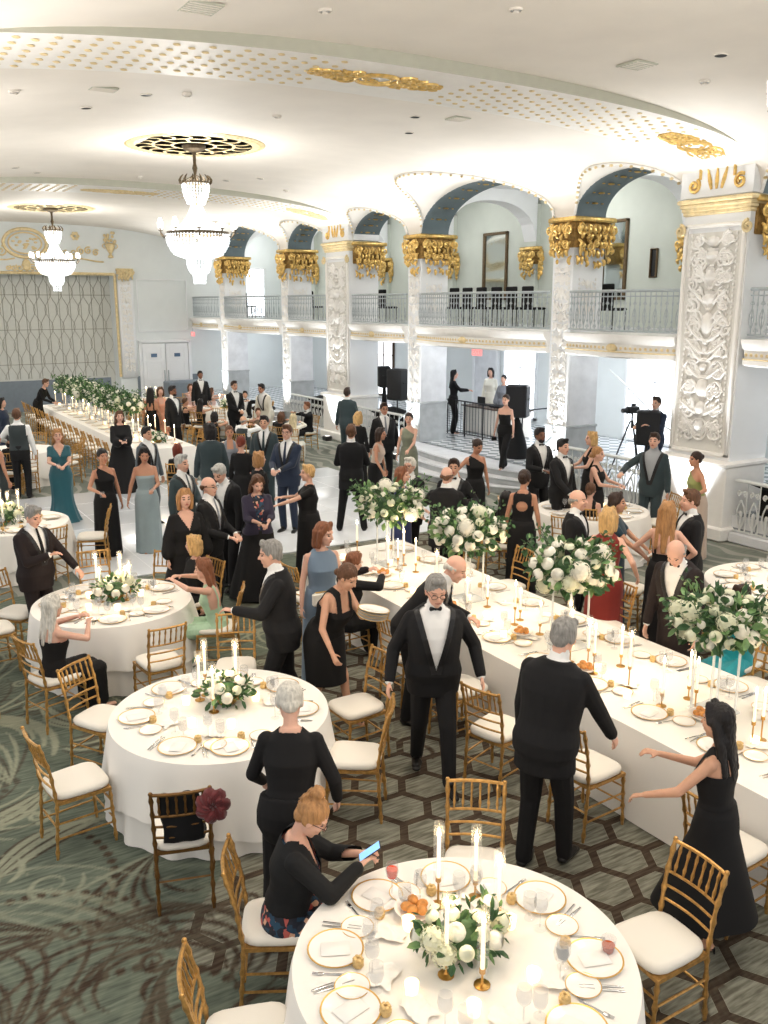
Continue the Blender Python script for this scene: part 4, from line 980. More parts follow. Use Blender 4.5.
# --- piers
for i,(a,b) in enumerate(PIERS):
    yc=(a+b)/2
    wallbox('wall_pier_%d'%(i+1),12.86,13.82,a,b,0,5.72,'white')
    wallbox('wall_pier_block_%d'%(i+1),12.8,13.82,a-0.05,b+0.08,5.72,6.6,'white')
    m=MB(); m.box(13.25,yc,0.67,1.05,b-a+0.12,1.34,bev=0.03); m.box(13.22,yc,0.12,1.16,b-a+0.24,0.24,bev=0.03); m.box(13.22,yc,1.32,1.14,b-a+0.22,0.1,bev=0.03)
    struct(m.build('trim_%d'%(60+i),'relief'))
    m=MB(); m.mi=1; m.box(12.855,yc,3.3,0.012,b-a-0.16,3.7)
    m.mi=0
    for s in (-1,1): m.box(12.84,yc+s*((b-a)/2-0.07),3.36,0.06,0.07,3.86,bev=0.015)
    for z in (1.46,5.26): m.box(12.84,yc,z,0.06,b-a-0.07,0.07,bev=0.015)
    relief(m,b-a-0.3,3.6,11+i*7,lambda u,v,w:(12.845-w*2.2,yc+u,1.54+v),2.2,0.023)
    if i==0: relief(m,(b-a)*0.62,3.3,91,lambda u,v,w:(12.84-w*2.2,yc+u,1.6+v),1.0,0.02)
    struct(m.build('trim_%d'%(62+i),['relief','relief_ground'],sharp=50))
    m=MB()
    for k,(zz,o) in enumerate(((5.47,0.02),(5.53,0.04),(5.59,0.065),(5.66,0.10))): m.box(13.3,yc,zz,1.04+2*o-0.1,b-a+2*o,0.075,bev=0.02)
    for s in (-1,1):
        for (x,y) in ((12.84,yc+s*(b-a)/2),):
            m.tube([(x-0.06,y+s*0.02+q[0],q[1]) for q in spiral((0,5.2),0.1,1.6,s,PI/2,20)],0.03,6)
    tag(m.build('gilded_cornice','palegold'),'pale gilded cornice round the top of the %s carved pier'%('nearer' if i==0 else 'farther'),'cornice','gilded cornices')
    m=MB()
    for s in (-1,0,1):
        T=lambda u,v:(12.79,yc+u,5.95+v)
        if s: 
            m.tube([T(q[0],q[1]) for q in spiral((s*0.46,-0.04),0.12,1.5,s,PI/2+0.6,22)],0.03,6)
            m.tube([T(s*(0.34+0.0*t),0.05+0.05*t) for t in range(6)],0.028,6)
        else:
            for q in (-1,0,1): m.tube([T(q*0.1+q*0.02*t,-0.12+0.07*t) for t in range(6)],[0.02,0.032,0.036,0.03,0.02,0.012],6)
    tag(m.build('gilded_volutes','gold'),'gilded volutes over the cornice of the %s carved pier'%('nearer' if i==0 else 'farther'),'moulding','gilded ceiling ornaments')
# --- columns
def colname(i): return ['the column nearest the tall carved pier','the column ending the wide bay','the column just beyond the far pier','the column beside the end bay'][i]
for i,(a,b) in enumerate(COLS):
    yc=(a+b)/2
    b0=MB(); b0.box(13.41,yc,2.85,0.82,b-a,5.7); b0.mi=1
    b0.box(13.41,yc,0.95,0.86,b-a+0.04,1.0,bev=0.01); b0.box(13.41,yc,1.46,0.9,b-a+0.08,0.06,bev=0.01)
    b0.mi=2; b0.box(13.43,yc,2.2,0.785,b-a+0.006,1.46)
    b0.mi=1
    b0.box(13.41,yc,0.23,0.9,b-a+0.1,0.46,bev=0.01)
    struct(b0.build('wall_column_%d'%(i+1),['white','greymarble','marble']))
    m=MB(); relief(m,b-a-0.12,4.2,31+i*5,lambda u,v,w:(12.995-w*1.6,yc+u,0.55+v),1.6,0.015)
    relief(m,0.5,0.9,71+i*5,lambda u,v,w:(13.4+u,a-0.002-w,3.6+v),1.0,0.01)
    struct(m.build('trim_%d'%(70+i),['relief'],sharp=50))
    m=capital('gilded_capital',13.0,13.95,a,b,4.86,5.68,100+i,('x','y'))
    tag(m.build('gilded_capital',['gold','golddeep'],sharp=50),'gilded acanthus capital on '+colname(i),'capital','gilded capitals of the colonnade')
# half capitals on the far side of the piers
for i,(a,b) in enumerate(PIERS):
    m=capital('gilded_capital',13.0,13.95,a-0.02,a+0.2,4.86,5.68,120+i,('y',)); 
    tag(m.build('gilded_capital',['gold','golddeep'],sharp=50),'gilded acanthus capital on the near flank of the %s pier'%('nearer' if i==0 else 'farther'),'capital','gilded capitals of the colonnade')
# --- balcony
for i,(t,a,b) in enumerate(BAYS):
    bow=0.38 if t=='W' else 0.16; m=MB(); n=24
    def X(s,o=0.0,bow=bow): return 12.93-o-bow*max(0,math.sin(PI*min(max(s,0),1)))**0.75
    secs=[(ZB0,0.0),(ZB0,-0.0),(ZB0+0.03,0.05),(ZB0+0.1,0.05),(ZB0+0.12,0.01),(ZB0+0.26,0.03),(ZB0+0.3,0.08),(ZB1-0.05,0.13),(ZB1,0.13)]
    vs=[];fs=[]
    for k in range(n+1):
        s=k/n; y=a+(b-a)*s
        vs.append((13.85,y,ZB0))
        for z,o in secs: vs.append((X(s,o),y,z))
        vs.append((13.85,y,ZB1))
    w=len(secs)+2
    for k in range(n):
        for j in range(w-1): fs.append((k*w+j,k*w+j+1,(k+1)*w+j+1,(k+1)*w+j))
    m.add(vs,fs)
    m.add([],[tuple(range(w)),tuple(n*w+j for j in range(w-1,-1,-1))]) if False else m.f.extend([tuple(range(w)),tuple(n*w+j for j in range(w-1,-1,-1))]) or m.m.extend([0,0])
    m.mi=1
    cnt=int((b-a)/0.11)
    for k in range(cnt):
        s=(k+0.5)/cnt; m.ell((X(s,0.02),a+(b-a)*s,ZB0+0.19),(0.02,0.036,0.03),6,4)
    m.tube([(X(k/n,0.05),a+(b-a)*k/n,ZB0+0.12) for k in range(n+1)],0.012,5)
    c=(a+b)/2; m.ell((X(0.5,0.03),c,ZB0+0.19),(0.05,0.14,0.08),10,6)
    struct(m.build('trim_%d'%(80+i),['relief','palegold'],sharp=40))
    # railing
    where='bay %d'%i
    names=['at the right edge, before the tall carved pier','between the tall carved pier and the next column','over the wide bay above the DJ area','just before the far carved pier','just beyond the far carved pier','over the farther wide bay','over the last bay by the end wall']
    r=empty('balcony_railing',(X(0.5)+0.05,c,ZB1)); tag(r,'silvery iron balcony railing '+names[i],'railing','balcony railings')
    off=V3(r.location)
    m=MB(); m.tube([V3((X(k/n)+0.03,a+(b-a)*k/n,ZR))-off for k in range(n+1)],0.028,8); m.build('top_rail','iron',r)
    m=MB(); m.tube([V3((X(k/n)+0.03,a+(b-a)*k/n,ZB1+0.07))-off for k in range(n+1)],0.018,6)
    m.tube([V3((X(k/n)+0.03,a+(b-a)*k/n,ZR-0.1))-off for k in range(n+1)],0.012,6); m.build('bottom_rail','iron',r)
    if i==0:
        def balmesh(kind):
            q=MB(); h=ZR-ZB1-0.1
            q.tube([(0,0,0),(0,0,h)],0.0095,6)
            if kind==0:
                for s in (-1,1):
                    q.tube([(0,s*0.045*math.sin(PI*t/8),h*0.12+h*0.5*t/8) for t in range(9)],0.0075,5)
                    q.tube([(0,p[0],p[1]) for p in spiral((s*0.026,h*0.72),0.026,1.2,s,PI/2,10)],0.007,5)
                q.ell((0,0,h*0.4),(0.016,0.02,0.03),6,4)
            else:
                q.ell((0,0,h*0.25),(0.02,0.02,0.03),6,4); q.ell((0,0,h*0.7),(0.018,0.018,0.05),6,4)
                for s in (-1,1): q.tube([(0,p[0],p[1]) for p in spiral((s*0.028,h*0.1),0.028,1.2,s,PI/2,10)],0.007,5)
            return q.mesh('baluster',['iron'])
        BM=[balmesh(0),balmesh(1)]
    cnt=int((b-a)/0.112)
    for k in range(cnt):
        s=(k+0.5)/cnt; put('baluster',BM[k%2],r,V3((X(s)+0.03,a+(b-a)*s,ZB1+0.07))-off)
# --- ground balustrades in the narrow bays (0,1,3,4)
def gbal():
    q=MB(); h=0.86
    q.tube([(0,-0.1,0),(0,-0.1,h)],0.012,6)
    for s in (-1,1):
        q.tube([(0,p[0],p[1]) for p in spiral((s*0.045,h*0.78),0.05,1.4,s,-PI/2,16)],0.014,6)
        q.tube([(0,s*(0.02+0.06*math.sin(PI*t/8)),h*0.1+h*0.5*t/8) for t in range(9)],0.014,6)
    q.ell((0,0,h*0.36),(0.025,0.035,0.06),8,5); q.tube([(0,0,0),(0,0,h*0.3)],0.02,6); q.ell((0,0,h*0.62),(0.022,0.03,0.03),6,4)
    return q.mesh('baluster',['whiteiron'])
GB=gbal()
for i,nm in ((0,'near side of the tall carved pier'),(1,'far side of the tall carved pier'),(3,'near side of the far pier'),(4,'far side of the far pier, behind the seated man')):
    t,a,b=BAYS[i]
    r=empty('floor_balustrade',(12.95,(a+b)/2,0)); tag(r,'white ironwork floor balustrade on the '+nm,'balustrade','floor balustrades')
    m=MB(); m.box(0,0,0.09,0.24,b-a-0.12,0.18,bev=0.02); m.build('plinth','marble',r)
    m=MB(); m.box(0,0,1.07,0.12,b-a-0.12,0.05,bev=0.015); m.box(0,0,0.2,0.05,b-a-0.12,0.02); m.build('top_rail','whiteiron',r)
    n=int((b-a-0.1)/0.24)
    for k in range(n): put('baluster',GB,r,(0,-(b-a)/2+0.06+(b-a-0.12)*(k+0.5)/n,0.19))
# --- aisle
def checker():
    m,nt,b=new_mat('black and white marble tiles')
    t=nt.nodes.new('ShaderNodeTexCoord'); mp=nt.nodes.new('ShaderNodeMapping'); mp.inputs['Rotation'].default_value=(0,0,PI/4)
    c=nt.nodes.new('ShaderNodeTexChecker'); c.inputs['Scale'].default_value=4.2; c.inputs['Color1'].default_value=srgb(222,224,226); c.inputs['Color2'].default_value=srgb(150,156,160)
    nt.links.new(t.outputs['Object'],mp.inputs['Vector']); nt.links.new(mp.outputs['Vector'],c.inputs['Vector']); nt.links.new(c.outputs['Color'],b.inputs['Base Color'])
    b.inputs['Roughness'].default_value=0.2; M['checker']=m
checker()
wallbox('floor_aisle',12.98,18.0,5.5,YC,0.2,ZF,'checker')
def aisle_ceiling(name,z,xa,mm):
    b=MB(); b.box((xa+18.0)/2,(5.5+YC)/2,z,18.0-xa,YC-5.5,0.1); struct(b.build(name,mm,smooth=False))
aisle_ceiling('ceiling_aisle',ZB0+0.06,13.08,'white')
aisle_ceiling('floor_gallery',ZB1-0.06,13.2,'greymarble')
XG=16.9
wallbox('wall_gallery',XG,XG+0.1,5.5,YC,ZB1,6.95,'aislewall')
m=MB(); m.box(15.4,(5.5+YC)/2,6.93,4.0,YC-5.5,0.06); struct(m.build('ceiling_gallery','white',smooth=False))
wallbox('wall_aisle',17.9,18.0,5.5,YC,0.3,3.05,'bluewall')
wallbox('wall_aisle_end',13.0,18.0,YC,YC+0.1,0,6.95,'bluewall')
wallbox('wall_aisle_near',13.9,18.0,5.4,5.5,0,6.95,'bluewall')
# gallery transverse arches and pilasters
for i,yc in enumerate([c[0]+0.3 for c in COLS]+[10.45,23.65]):
    m=MB(); m.box(XG-0.06,yc,5.0,0.14,0.5,3.2); struct(m.build('wall_gallery_pilaster_%d'%(i+1),'aislewall',smooth=False))
    q=capital('gilded_capital',XG-0.13,XG-0.02,yc-0.28,yc+0.28,4.86,5.5,140+i,('x','y'),flare=0.08)
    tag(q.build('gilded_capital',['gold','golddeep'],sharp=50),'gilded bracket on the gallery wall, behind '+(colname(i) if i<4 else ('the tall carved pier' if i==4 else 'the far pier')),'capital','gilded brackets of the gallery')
    m=MB(); pts=[]
    n=20
    for k in range(n+1):
        s=k/n; x=13.8+(XG-0.12-13.8)*s; pts.append((x,5.6+1.0*math.sqrt(max(0,1-abs(2*s-1)**2.4))))
    m.add([p for (x,z) in pts for p in ((x,yc-0.25,z),(x,yc+0.25,z))],[(2*k,2*k+1,2*k+3,2*k+2) for k in range(n)])
    for yy in (yc-0.25,yc+0.25):
        m.add([p for (x,z) in pts for p in ((x,yy,z),(x,yy,6.95))],[(2*k,2*k+1,2*k+3,2*k+2) for k in range(n)])
    struct(m.build('trim_%d'%(100+i),'white',smooth=False))
# mirrors and framed things on the gallery wall
def framed(name,u0,u1,v0,v1,X,inner,frame,label,cat,fw=0.08,both=None):
    p=atX(u0,v1,X); q=atX(u1,v0,X)
    y0,y1=min(p.y,q.y),max(p.y,q.y); z0,z1=p.z,q.z
    r=empty(name,(X,(y0+y1)/2,z0)); tag(r,label,cat)
    m=MB(); H=z1-z0; W=y1-y0
    for s in (-1,1): m.box(-0.03,s*(W/2-fw/2),H/2,0.07,fw,H,bev=0.015)
    for z in (fw/2,H-fw/2): m.box(-0.03,0,z,0.07,W,fw,bev=0.015)
    m.build('frame',frame,r)
    m=MB(); m.box(-0.01,0,H/2,0.02,W-fw,H-fw); m.build('pane',inner,r)
    return r
framed('wall_mirror',483,509,231,300,XG,'mirror','bronzeframe','tall bronze framed mirror on the gallery wall over the wide bay','mirror')
framed('wall_mirror',600,630,218,300,XG,'mirror','bronzeframe','tall bronze framed mirror on the gallery wall beside the tall carved pier','mirror')
framed('framed_picture',650,659,248,278,XG,'black','bronzeframe','small dark framed notice on the gallery wall beside the tall carved pier','picture',0.03)
# daylit windows
wi=[0]
def window(X,y0,y1,z0,z1,frame='white',bars=(2,3)):
    wi[0]+=1
    r=empty('window_%d'%wi[0],(X,(y0+y1)/2,z0)); struct(r)
    W=y1-y0;H=z1-z0; m=MB(); fw=0.07
    for s in (-1,1): m.box(-0.03,s*(W/2),H/2,0.1,fw,H+fw)
    for z in (0,H): m.box(-0.03,0,z,0.1,W+fw,fw)
    for k in range(1,bars[0]): m.box(-0.03,-W/2+W*k/bars[0],H/2,0.05,0.03,H)
    for k in range(1,bars[1]): m.box(-0.03,0,H*k/bars[1],0.05,W,0.03)
    m.build('window_frame',frame,r,smooth=False)
    m=MB(); m.box(-0.0,0,H/2,0.02,W,H); m.build('window_pane','daylight',r,smooth=False)
for (y0,y1,z0,z1,fr) in ((15.1,17.0,0.5,2.8,'white'),(18.6,19.7,0.6,2.8,'white'),(20.6,22.1,0.6,2.85,'white'),(25.3,26.1,0.6,2.85,'wood'),(28.6,30.0,0.6,2.85,'wood'),(32.0,33.2,0.6,2.8,'white')):
    window(17.9,y0,y1,z0,z1,fr)
wi[0]+=1
r=empty('window_%d'%wi[0],(15.7,YC-0.03,3.45)); struct(r)
m=MB()
for s in (-1,1): m.box(s*0.42,0,0.95,0.07,0.06,2.0)
m.box(0,0,1.95,0.9,0.06,0.07); m.box(0,0,0.0,0.9,0.06,0.07); m.build('window_frame','white',r,smooth=False)
m=MB(); m.box(0,0.01,0.97,0.8,0.02,1.9); m.build('window_pane','daylight',r,smooth=False)
def doorway(n,y0,y1):
    r=empty('door_%d'%n,(17.88,(y0+y1)/2,ZF)); struct(r)
    m=MB(); W=y1-y0; m.box(-0.02,0,1.05,0.08,W,2.1,bev=0.01); m.mi=1
    for s in (-1,1): m.box(-0.04,s*W/2,1.05,0.1,0.1,2.2); 
    m.box(-0.04,0,2.15,0.1,W+0.1,0.1)
    m.build('door_leaf',['marble','white'],r)
doorway(2,22.4,23.6); doorway(3,30.3,31.4)
# marble partition behind the near narrow bay and stair handrail beyond
wallbox('wall_lobby',16.2,17.9,13.1,13.3,0.45,ZB0,'bluewall')
m=MB(); m.tube([(16.9,14.2,0.9),(17.1,15.0,1.1),(17.3,16.4,1.9),(17.4,17.2,2.3)],0.025,6); m.tube([(17.0,14.6,0.45),(17.0,14.6,0.98)],0.02,6); m.tube([(17.3,16.4,0.45),(17.3,16.4,1.9)],0.02,6)
tag(m.build('stair_handrail','whiteiron'),'pale stair handrail in the bright lobby behind the cameraman','handrail')
# steps of the wide bays
for k,(t,a,b) in enumerate(BAYS):
    if t!='W': continue
    m=MB(); a2,b2=a-0.25,b+0.2
    for j,(bow,z) in enumerate(((1.25,0.15),(0.92,0.30),(0.6,0.45))):
        n=30; top=[(13.02,a2,z)];
        pts=[(12.78-bow*(max(0,math.sin(PI*i/n)))**0.5,a2+(b2-a2)*i/n) for i in range(n+1)]
        vs=[];fs=[]
        for (x,y) in pts: vs+= [(x,y,0),(x,y,z),(13.05,y,z)]
        for i in range(n): fs+=[(3*i,3*i+3,3*i+4,3*i+1),(3*i+1,3*i+4,3*i+5,3*i+2)]
        m.mi=0; m.add(vs,[f for q,f in enumerate(fs) if q%2==1]); m.mi=1; m.add(vs,[f for q,f in enumerate(fs) if q%2==0])
        m.mi=0; m.tube([(x-0.02,y,z-0.015) for x,y in pts],0.018,6)
    struct(m.build('floor_steps_%d'%(1 if k==2 else 2),['marble','greymarble'],sharp=30))
m=MB(); m.tube([(12.6,14.35,0.0),(12.6,14.35,0.95),(12.62,14.35,1.0),(13.0,14.35,1.3)],0.018,6)
m.tube([(12.55,19.8,0.0),(12.55,19.8,1.05),(13.1,19.8,1.4)],0.018,6)
struct(m.build('trim_120','iron'))
# lintel edge glow strips: none. End wall with the stage opening
SX0,SX1,SZ=3.16,9.84,5.08
wallbox('wall_end_right',SX1,13.0,YC,YC+0.9,0,6.95,'bluewall')
wallbox('wall_end_left',-2.0,SX0,YC,YC+0.9,0,6.95,'bluewall')
wallbox('wall_end_top',SX0,SX1,YC,YC+0.9,SZ,6.95,'bluewall')
def latt():
    m=MB(); m.box((SX0+SX1)/2,YC+0.85,2.6,SX1-SX0,0.08,5.2); m.mi=1
    y=YC+0.8; st=0.41
    nx=int((SX1-SX0)/st)
    for i in range(nx+1):
        x=SX0+0.2+i*st; m.box(x,y,3.1,0.014,0.02,3.9)
    for j in range(3): m.box((SX0+SX1)/2,y,1.7+1.3*j,SX1-SX0,0.02,0.02)
    for i in range(nx*2):
        x0=SX0+0.2+i*st/2; s=1 if i%2 else -1
        m.tube([(x0+s*0.13*math.cos(2*PI*t/12),y,1.15+3.9*t/36) for t in range(37)],0.009,4)
    struct(m.build('wall_stage_back',['stagewall','stageline'],sharp=40))
M['stagewall']=mat('greige wall covering',(208,209,202),0.7,var=0.02); M['stageline']=mat('bronze inlay line',(150,148,136),0.5)
latt()
wallbox('wall_stage_dado',SX0-6,SX1-0.4,YC-0.06,YC,0.0,1.15,'dado')
wallbox('wall_side_dado',10.5,10.75,YC-0.05,YC,0,1.15,'dado'); wallbox('wall_side_dado_2',12.7,13.0,YC-0.05,YC,0,1.15,'dado')
m=MB()
m.mi=0
for x in (SX0,SX1): m.tube([(x,YC-0.03,1.15),(x,YC-0.03,SZ)],0.055,8)
m.tube([(SX0,YC-0.03,SZ),(SX1,YC-0.03,SZ)],0.055,8)
for j in range(110):
    m.ell((SX0+(SX1-SX0)*j/110,YC-0.08,SZ),(0.022,0.02,0.045),5,3)
for j in range(50): m.ell((SX1,YC-0.08,1.2+j*0.079),(0.045,0.02,0.022),5,3)
tag(m.build('gilded_stage_frame','palegold'),'gilded rope moulding framing the stage opening in the end wall','frame')
m=MB(); m.box(10.22,YC-0.03,3.05,0.6,0.1,3.9,bev=0.02); m.mi=1
relief(m,0.44,3.7,55,lambda u,v,w:(10.22+u,YC-0.085-w*1.5,1.2+v),1.6,0.018)
struct(m.build('trim_90',['white','relief'],sharp=50))
m=capital('gilded_capital',9.95,10.5,YC-0.12,YC,5.0,5.3,171,('y',),flare=0.05,drop=0.05); tag(m.build('gilded_capital',['palegold','palegold'],sharp=50),'pale gilded capital at the corner of the stage opening on the end wall','capital')
# gilded cartouche, scrolls and urn on the end wall
def wallorn():
    m=MB(); Y=YC-0.04; c=atY(25,243,Y); T=lambda x,z:(c.x+x,Y,c.z+z)
    m.tube([T(0.75*math.cos(2*PI*i/30),0.5*math.sin(2*PI*i/30)) for i in range(30)],0.06,6,closed=True)
    m.tube([T(0.58*math.cos(2*PI*i/30),0.37*math.sin(2*PI*i/30)) for i in range(30)],0.03,6,closed=True)
    R=random.Random(4)
    for s in (-1,1):
        for k in range(7):
            m.tube([T(*q) for q in spiral((s*(0.85+0.28*k),-0.3-0.1*math.sin(k)),0.2-0.012*k,1.5,s,R.uniform(0,6),18)],0.03,5)
        m.tube([T(s*(0.4+0.3*t),-0.55-0.06*math.sin(t)) for t in range(9)],0.03,5)
    for k in range(20): m.ell(T(R.uniform(-.45,.45),R.uniform(-.22,.22)),(0.07,0.02,0.04),6,4)
    tag(m.build('gilded_cartouche','palegold'),'oval gilded cartouche with scrolls above the stage opening','moulding')
    m=MB(); c2=atY(26,265,Y)
    m.ell((c2.x+0.02,Y,c2.z),(0.16,0.08,0.22),10,6)
    for s in (-1,1):
        for k in range(3): m.tube([(c2.x+s*(0.22+0.2*k)+q[0],Y,c2.z-0.1+q[1]) for q in spiral((0,0),0.14-0.02*k,1.4,s,1,16)],0.03,5)
    tag(m.build('gilded_mask','palegold'),'gilded mask ornament under the oval cartouche on the stage frame','moulding')
    for (u,v,l) in ((110,246,'gilded urn of flowers painted on the end wall between stage and colonnade'),(75,236,'small gilded rosette on the end wall beside the oval cartouche')):
        c=atY(u,v,Y); m=MB()
        if u==110:
            m.lathe([(0.05,-0.45),(0.12,-0.42),(0.04,-0.3),(0.16,-0.1),(0.2,0.05),(0.12,0.1)],c.x,Y,c.z,10)
            for k in range(14): m.ell((c.x+R.uniform(-.2,.2),Y,c.z+R.uniform(0.1,0.5)),(0.06,0.04,0.06),6,4)
            for s in (-1,1): m.tube([(c.x+s*(0.2+0.1*math.sin(t)),Y,c.z-0.1+0.06*t) for t in range(5)],0.02,5)
        else:
            for k in range(6): m.ell((c.x+0.1*math.cos(k*PI/3),Y,c.z+0.1*math.sin(k*PI/3)),(0.07,0.02,0.07),6,4)
        tag(m.build('gilded_urn' if u==110 else 'gilded_rosette','palegold'),l,'moulding')
wallorn()
# double door on the end wall
r=empty('door_1',(11.68,YC-0.04,0)); struct(r)
for s in (-1,1):
    m=MB(); m.box(s*0.48,0,1.22,0.92,0.06,2.4,bev=0.01)
    for (z,h) in ((0.5,0.7),(1.35,0.7),(2.05,0.45)):
        for q in (-1,1): m.box(s*0.48+q*0.3,-0.035,z,0.02,0.02,h); m.box(s*0.48,-0.035,z+q*h/2,0.62,0.02,0.02)
    m.build('door_leaf','white',r)
    m=MB(); m.tube([(s*0.08,-0.06,0.85),(s*0.08,-0.06,1.35)],0.02,6); m.build('door_handle','iron',r)
    m=MB(); m.box(s*0.48,-0.045,1.95,0.24,0.02,0.14); m.build('door_sign','doorsign',r)

m=MB()
for s in (-1,1): m.box(11.68+s*1.02,YC-0.05,1.25,0.12,0.12,2.55,bev=0.02)
m.box(11.68,YC-0.05,2.5,2.16,0.12,0.12,bev=0.02)
for (x,w) in ((11.68,2.0),): 
    for (z,h) in ((3.9,2.0),):
        for q in (-1,1): m.box(x+q*w/2,YC-0.02,z,0.03,0.03,h); m.box(x,YC-0.02,z+q*h/2,w,0.03,0.03)
struct(m.build('trim_91','white'))
# --- ceiling fittings
def disc(name,u,v,r,mt,label,cat,th=0.02,group=None,drop=None):
    p=ceil_at(u,v); m=MB()
    # tilt with the vault
    e=0.05; sl=(field(p.x+e)-field(p.x-e))/(2*e); n=V3((sl,0,-1)).normalized(); R=n.rotation_difference(V3((0,0,-1))).to_matrix().inverted().to_4x4()
    m.lathe([(r*1.15,0.0),(r*1.15,-th),(r*0.95,-th*1.1)],0,0,0,18,cap=False,mat4=R); m.mi=1; m.lathe([(r*0.96,-th*0.9),(0.001,-th*0.9)],0,0,0,18,mat4=R)
    if drop: m.mi=0; m.lathe([(0.03,-th),(0.035,-th-drop),(0.012,-th-drop*1.3)],0,0,0,10)
    o=m.build(name,['plaster',mt]); o.location=p; tag(o,label,cat,group)
    return o
DL=[(146,94),(86,107),(721,54),(415,116),(409,132),(226,180),(260,178),(15,167),(37,172)]
DLT=['second one along from the near rib','beside the pale grille panel','nearest the camera','between the wide arch and the rib','just below its neighbour by the wide arch','right of the nearer chandelier','furthest right of the pair beyond the nearer chandelier','at the left edge of the ceiling','just left of the nearer plaster rose']
for (u,v),t in zip(DL,DLT): disc('recessed_downlight',u,v,0.075,'black','dark recessed ceiling downlight, '+t,'downlight',group='recessed ceiling downlights')
for (u,v,t) in ((14,90,'near the left edge'),(516,7,'nearest the camera'),(705,80,'over the tall carved pier side'),(277,115,'midway between rib and rose'),(187,93,'beside the dark downlights'),(325,8,'at the top of the picture'),(286,190,'near the lunette shadows'),(140,176,'beyond the near rose')):
    disc('smoke_detector',u,v,0.06,'white','small white round smoke detector on the ceiling, '+t,'detector',0.035,'ceiling smoke detectors',0.02)
for (u,v,w,d,t) in ((200,6,0.36,0.36,'nearest the camera, left of centre'),(637,64,0.36,0.36,'near the arch side'),(103,88,0.36,0.22,'beyond the near rib'),(458,118,0.3,0.3,'over the wide arch')):
    p=ceil_at(u,v); m=MB(); m.box(0,0,-0.012,w,d,0.024,bev=0.006); m.mi=1
    for k in range(6): m.box(0,-d/2+d*(k+0.5)/6,-0.026,w*0.86,0.012,0.01)
    o=m.build('ceiling_vent',['sage','plaster']); o.location=p; tag(o,'pale square ceiling vent, '+t,'vent','ceiling vents')
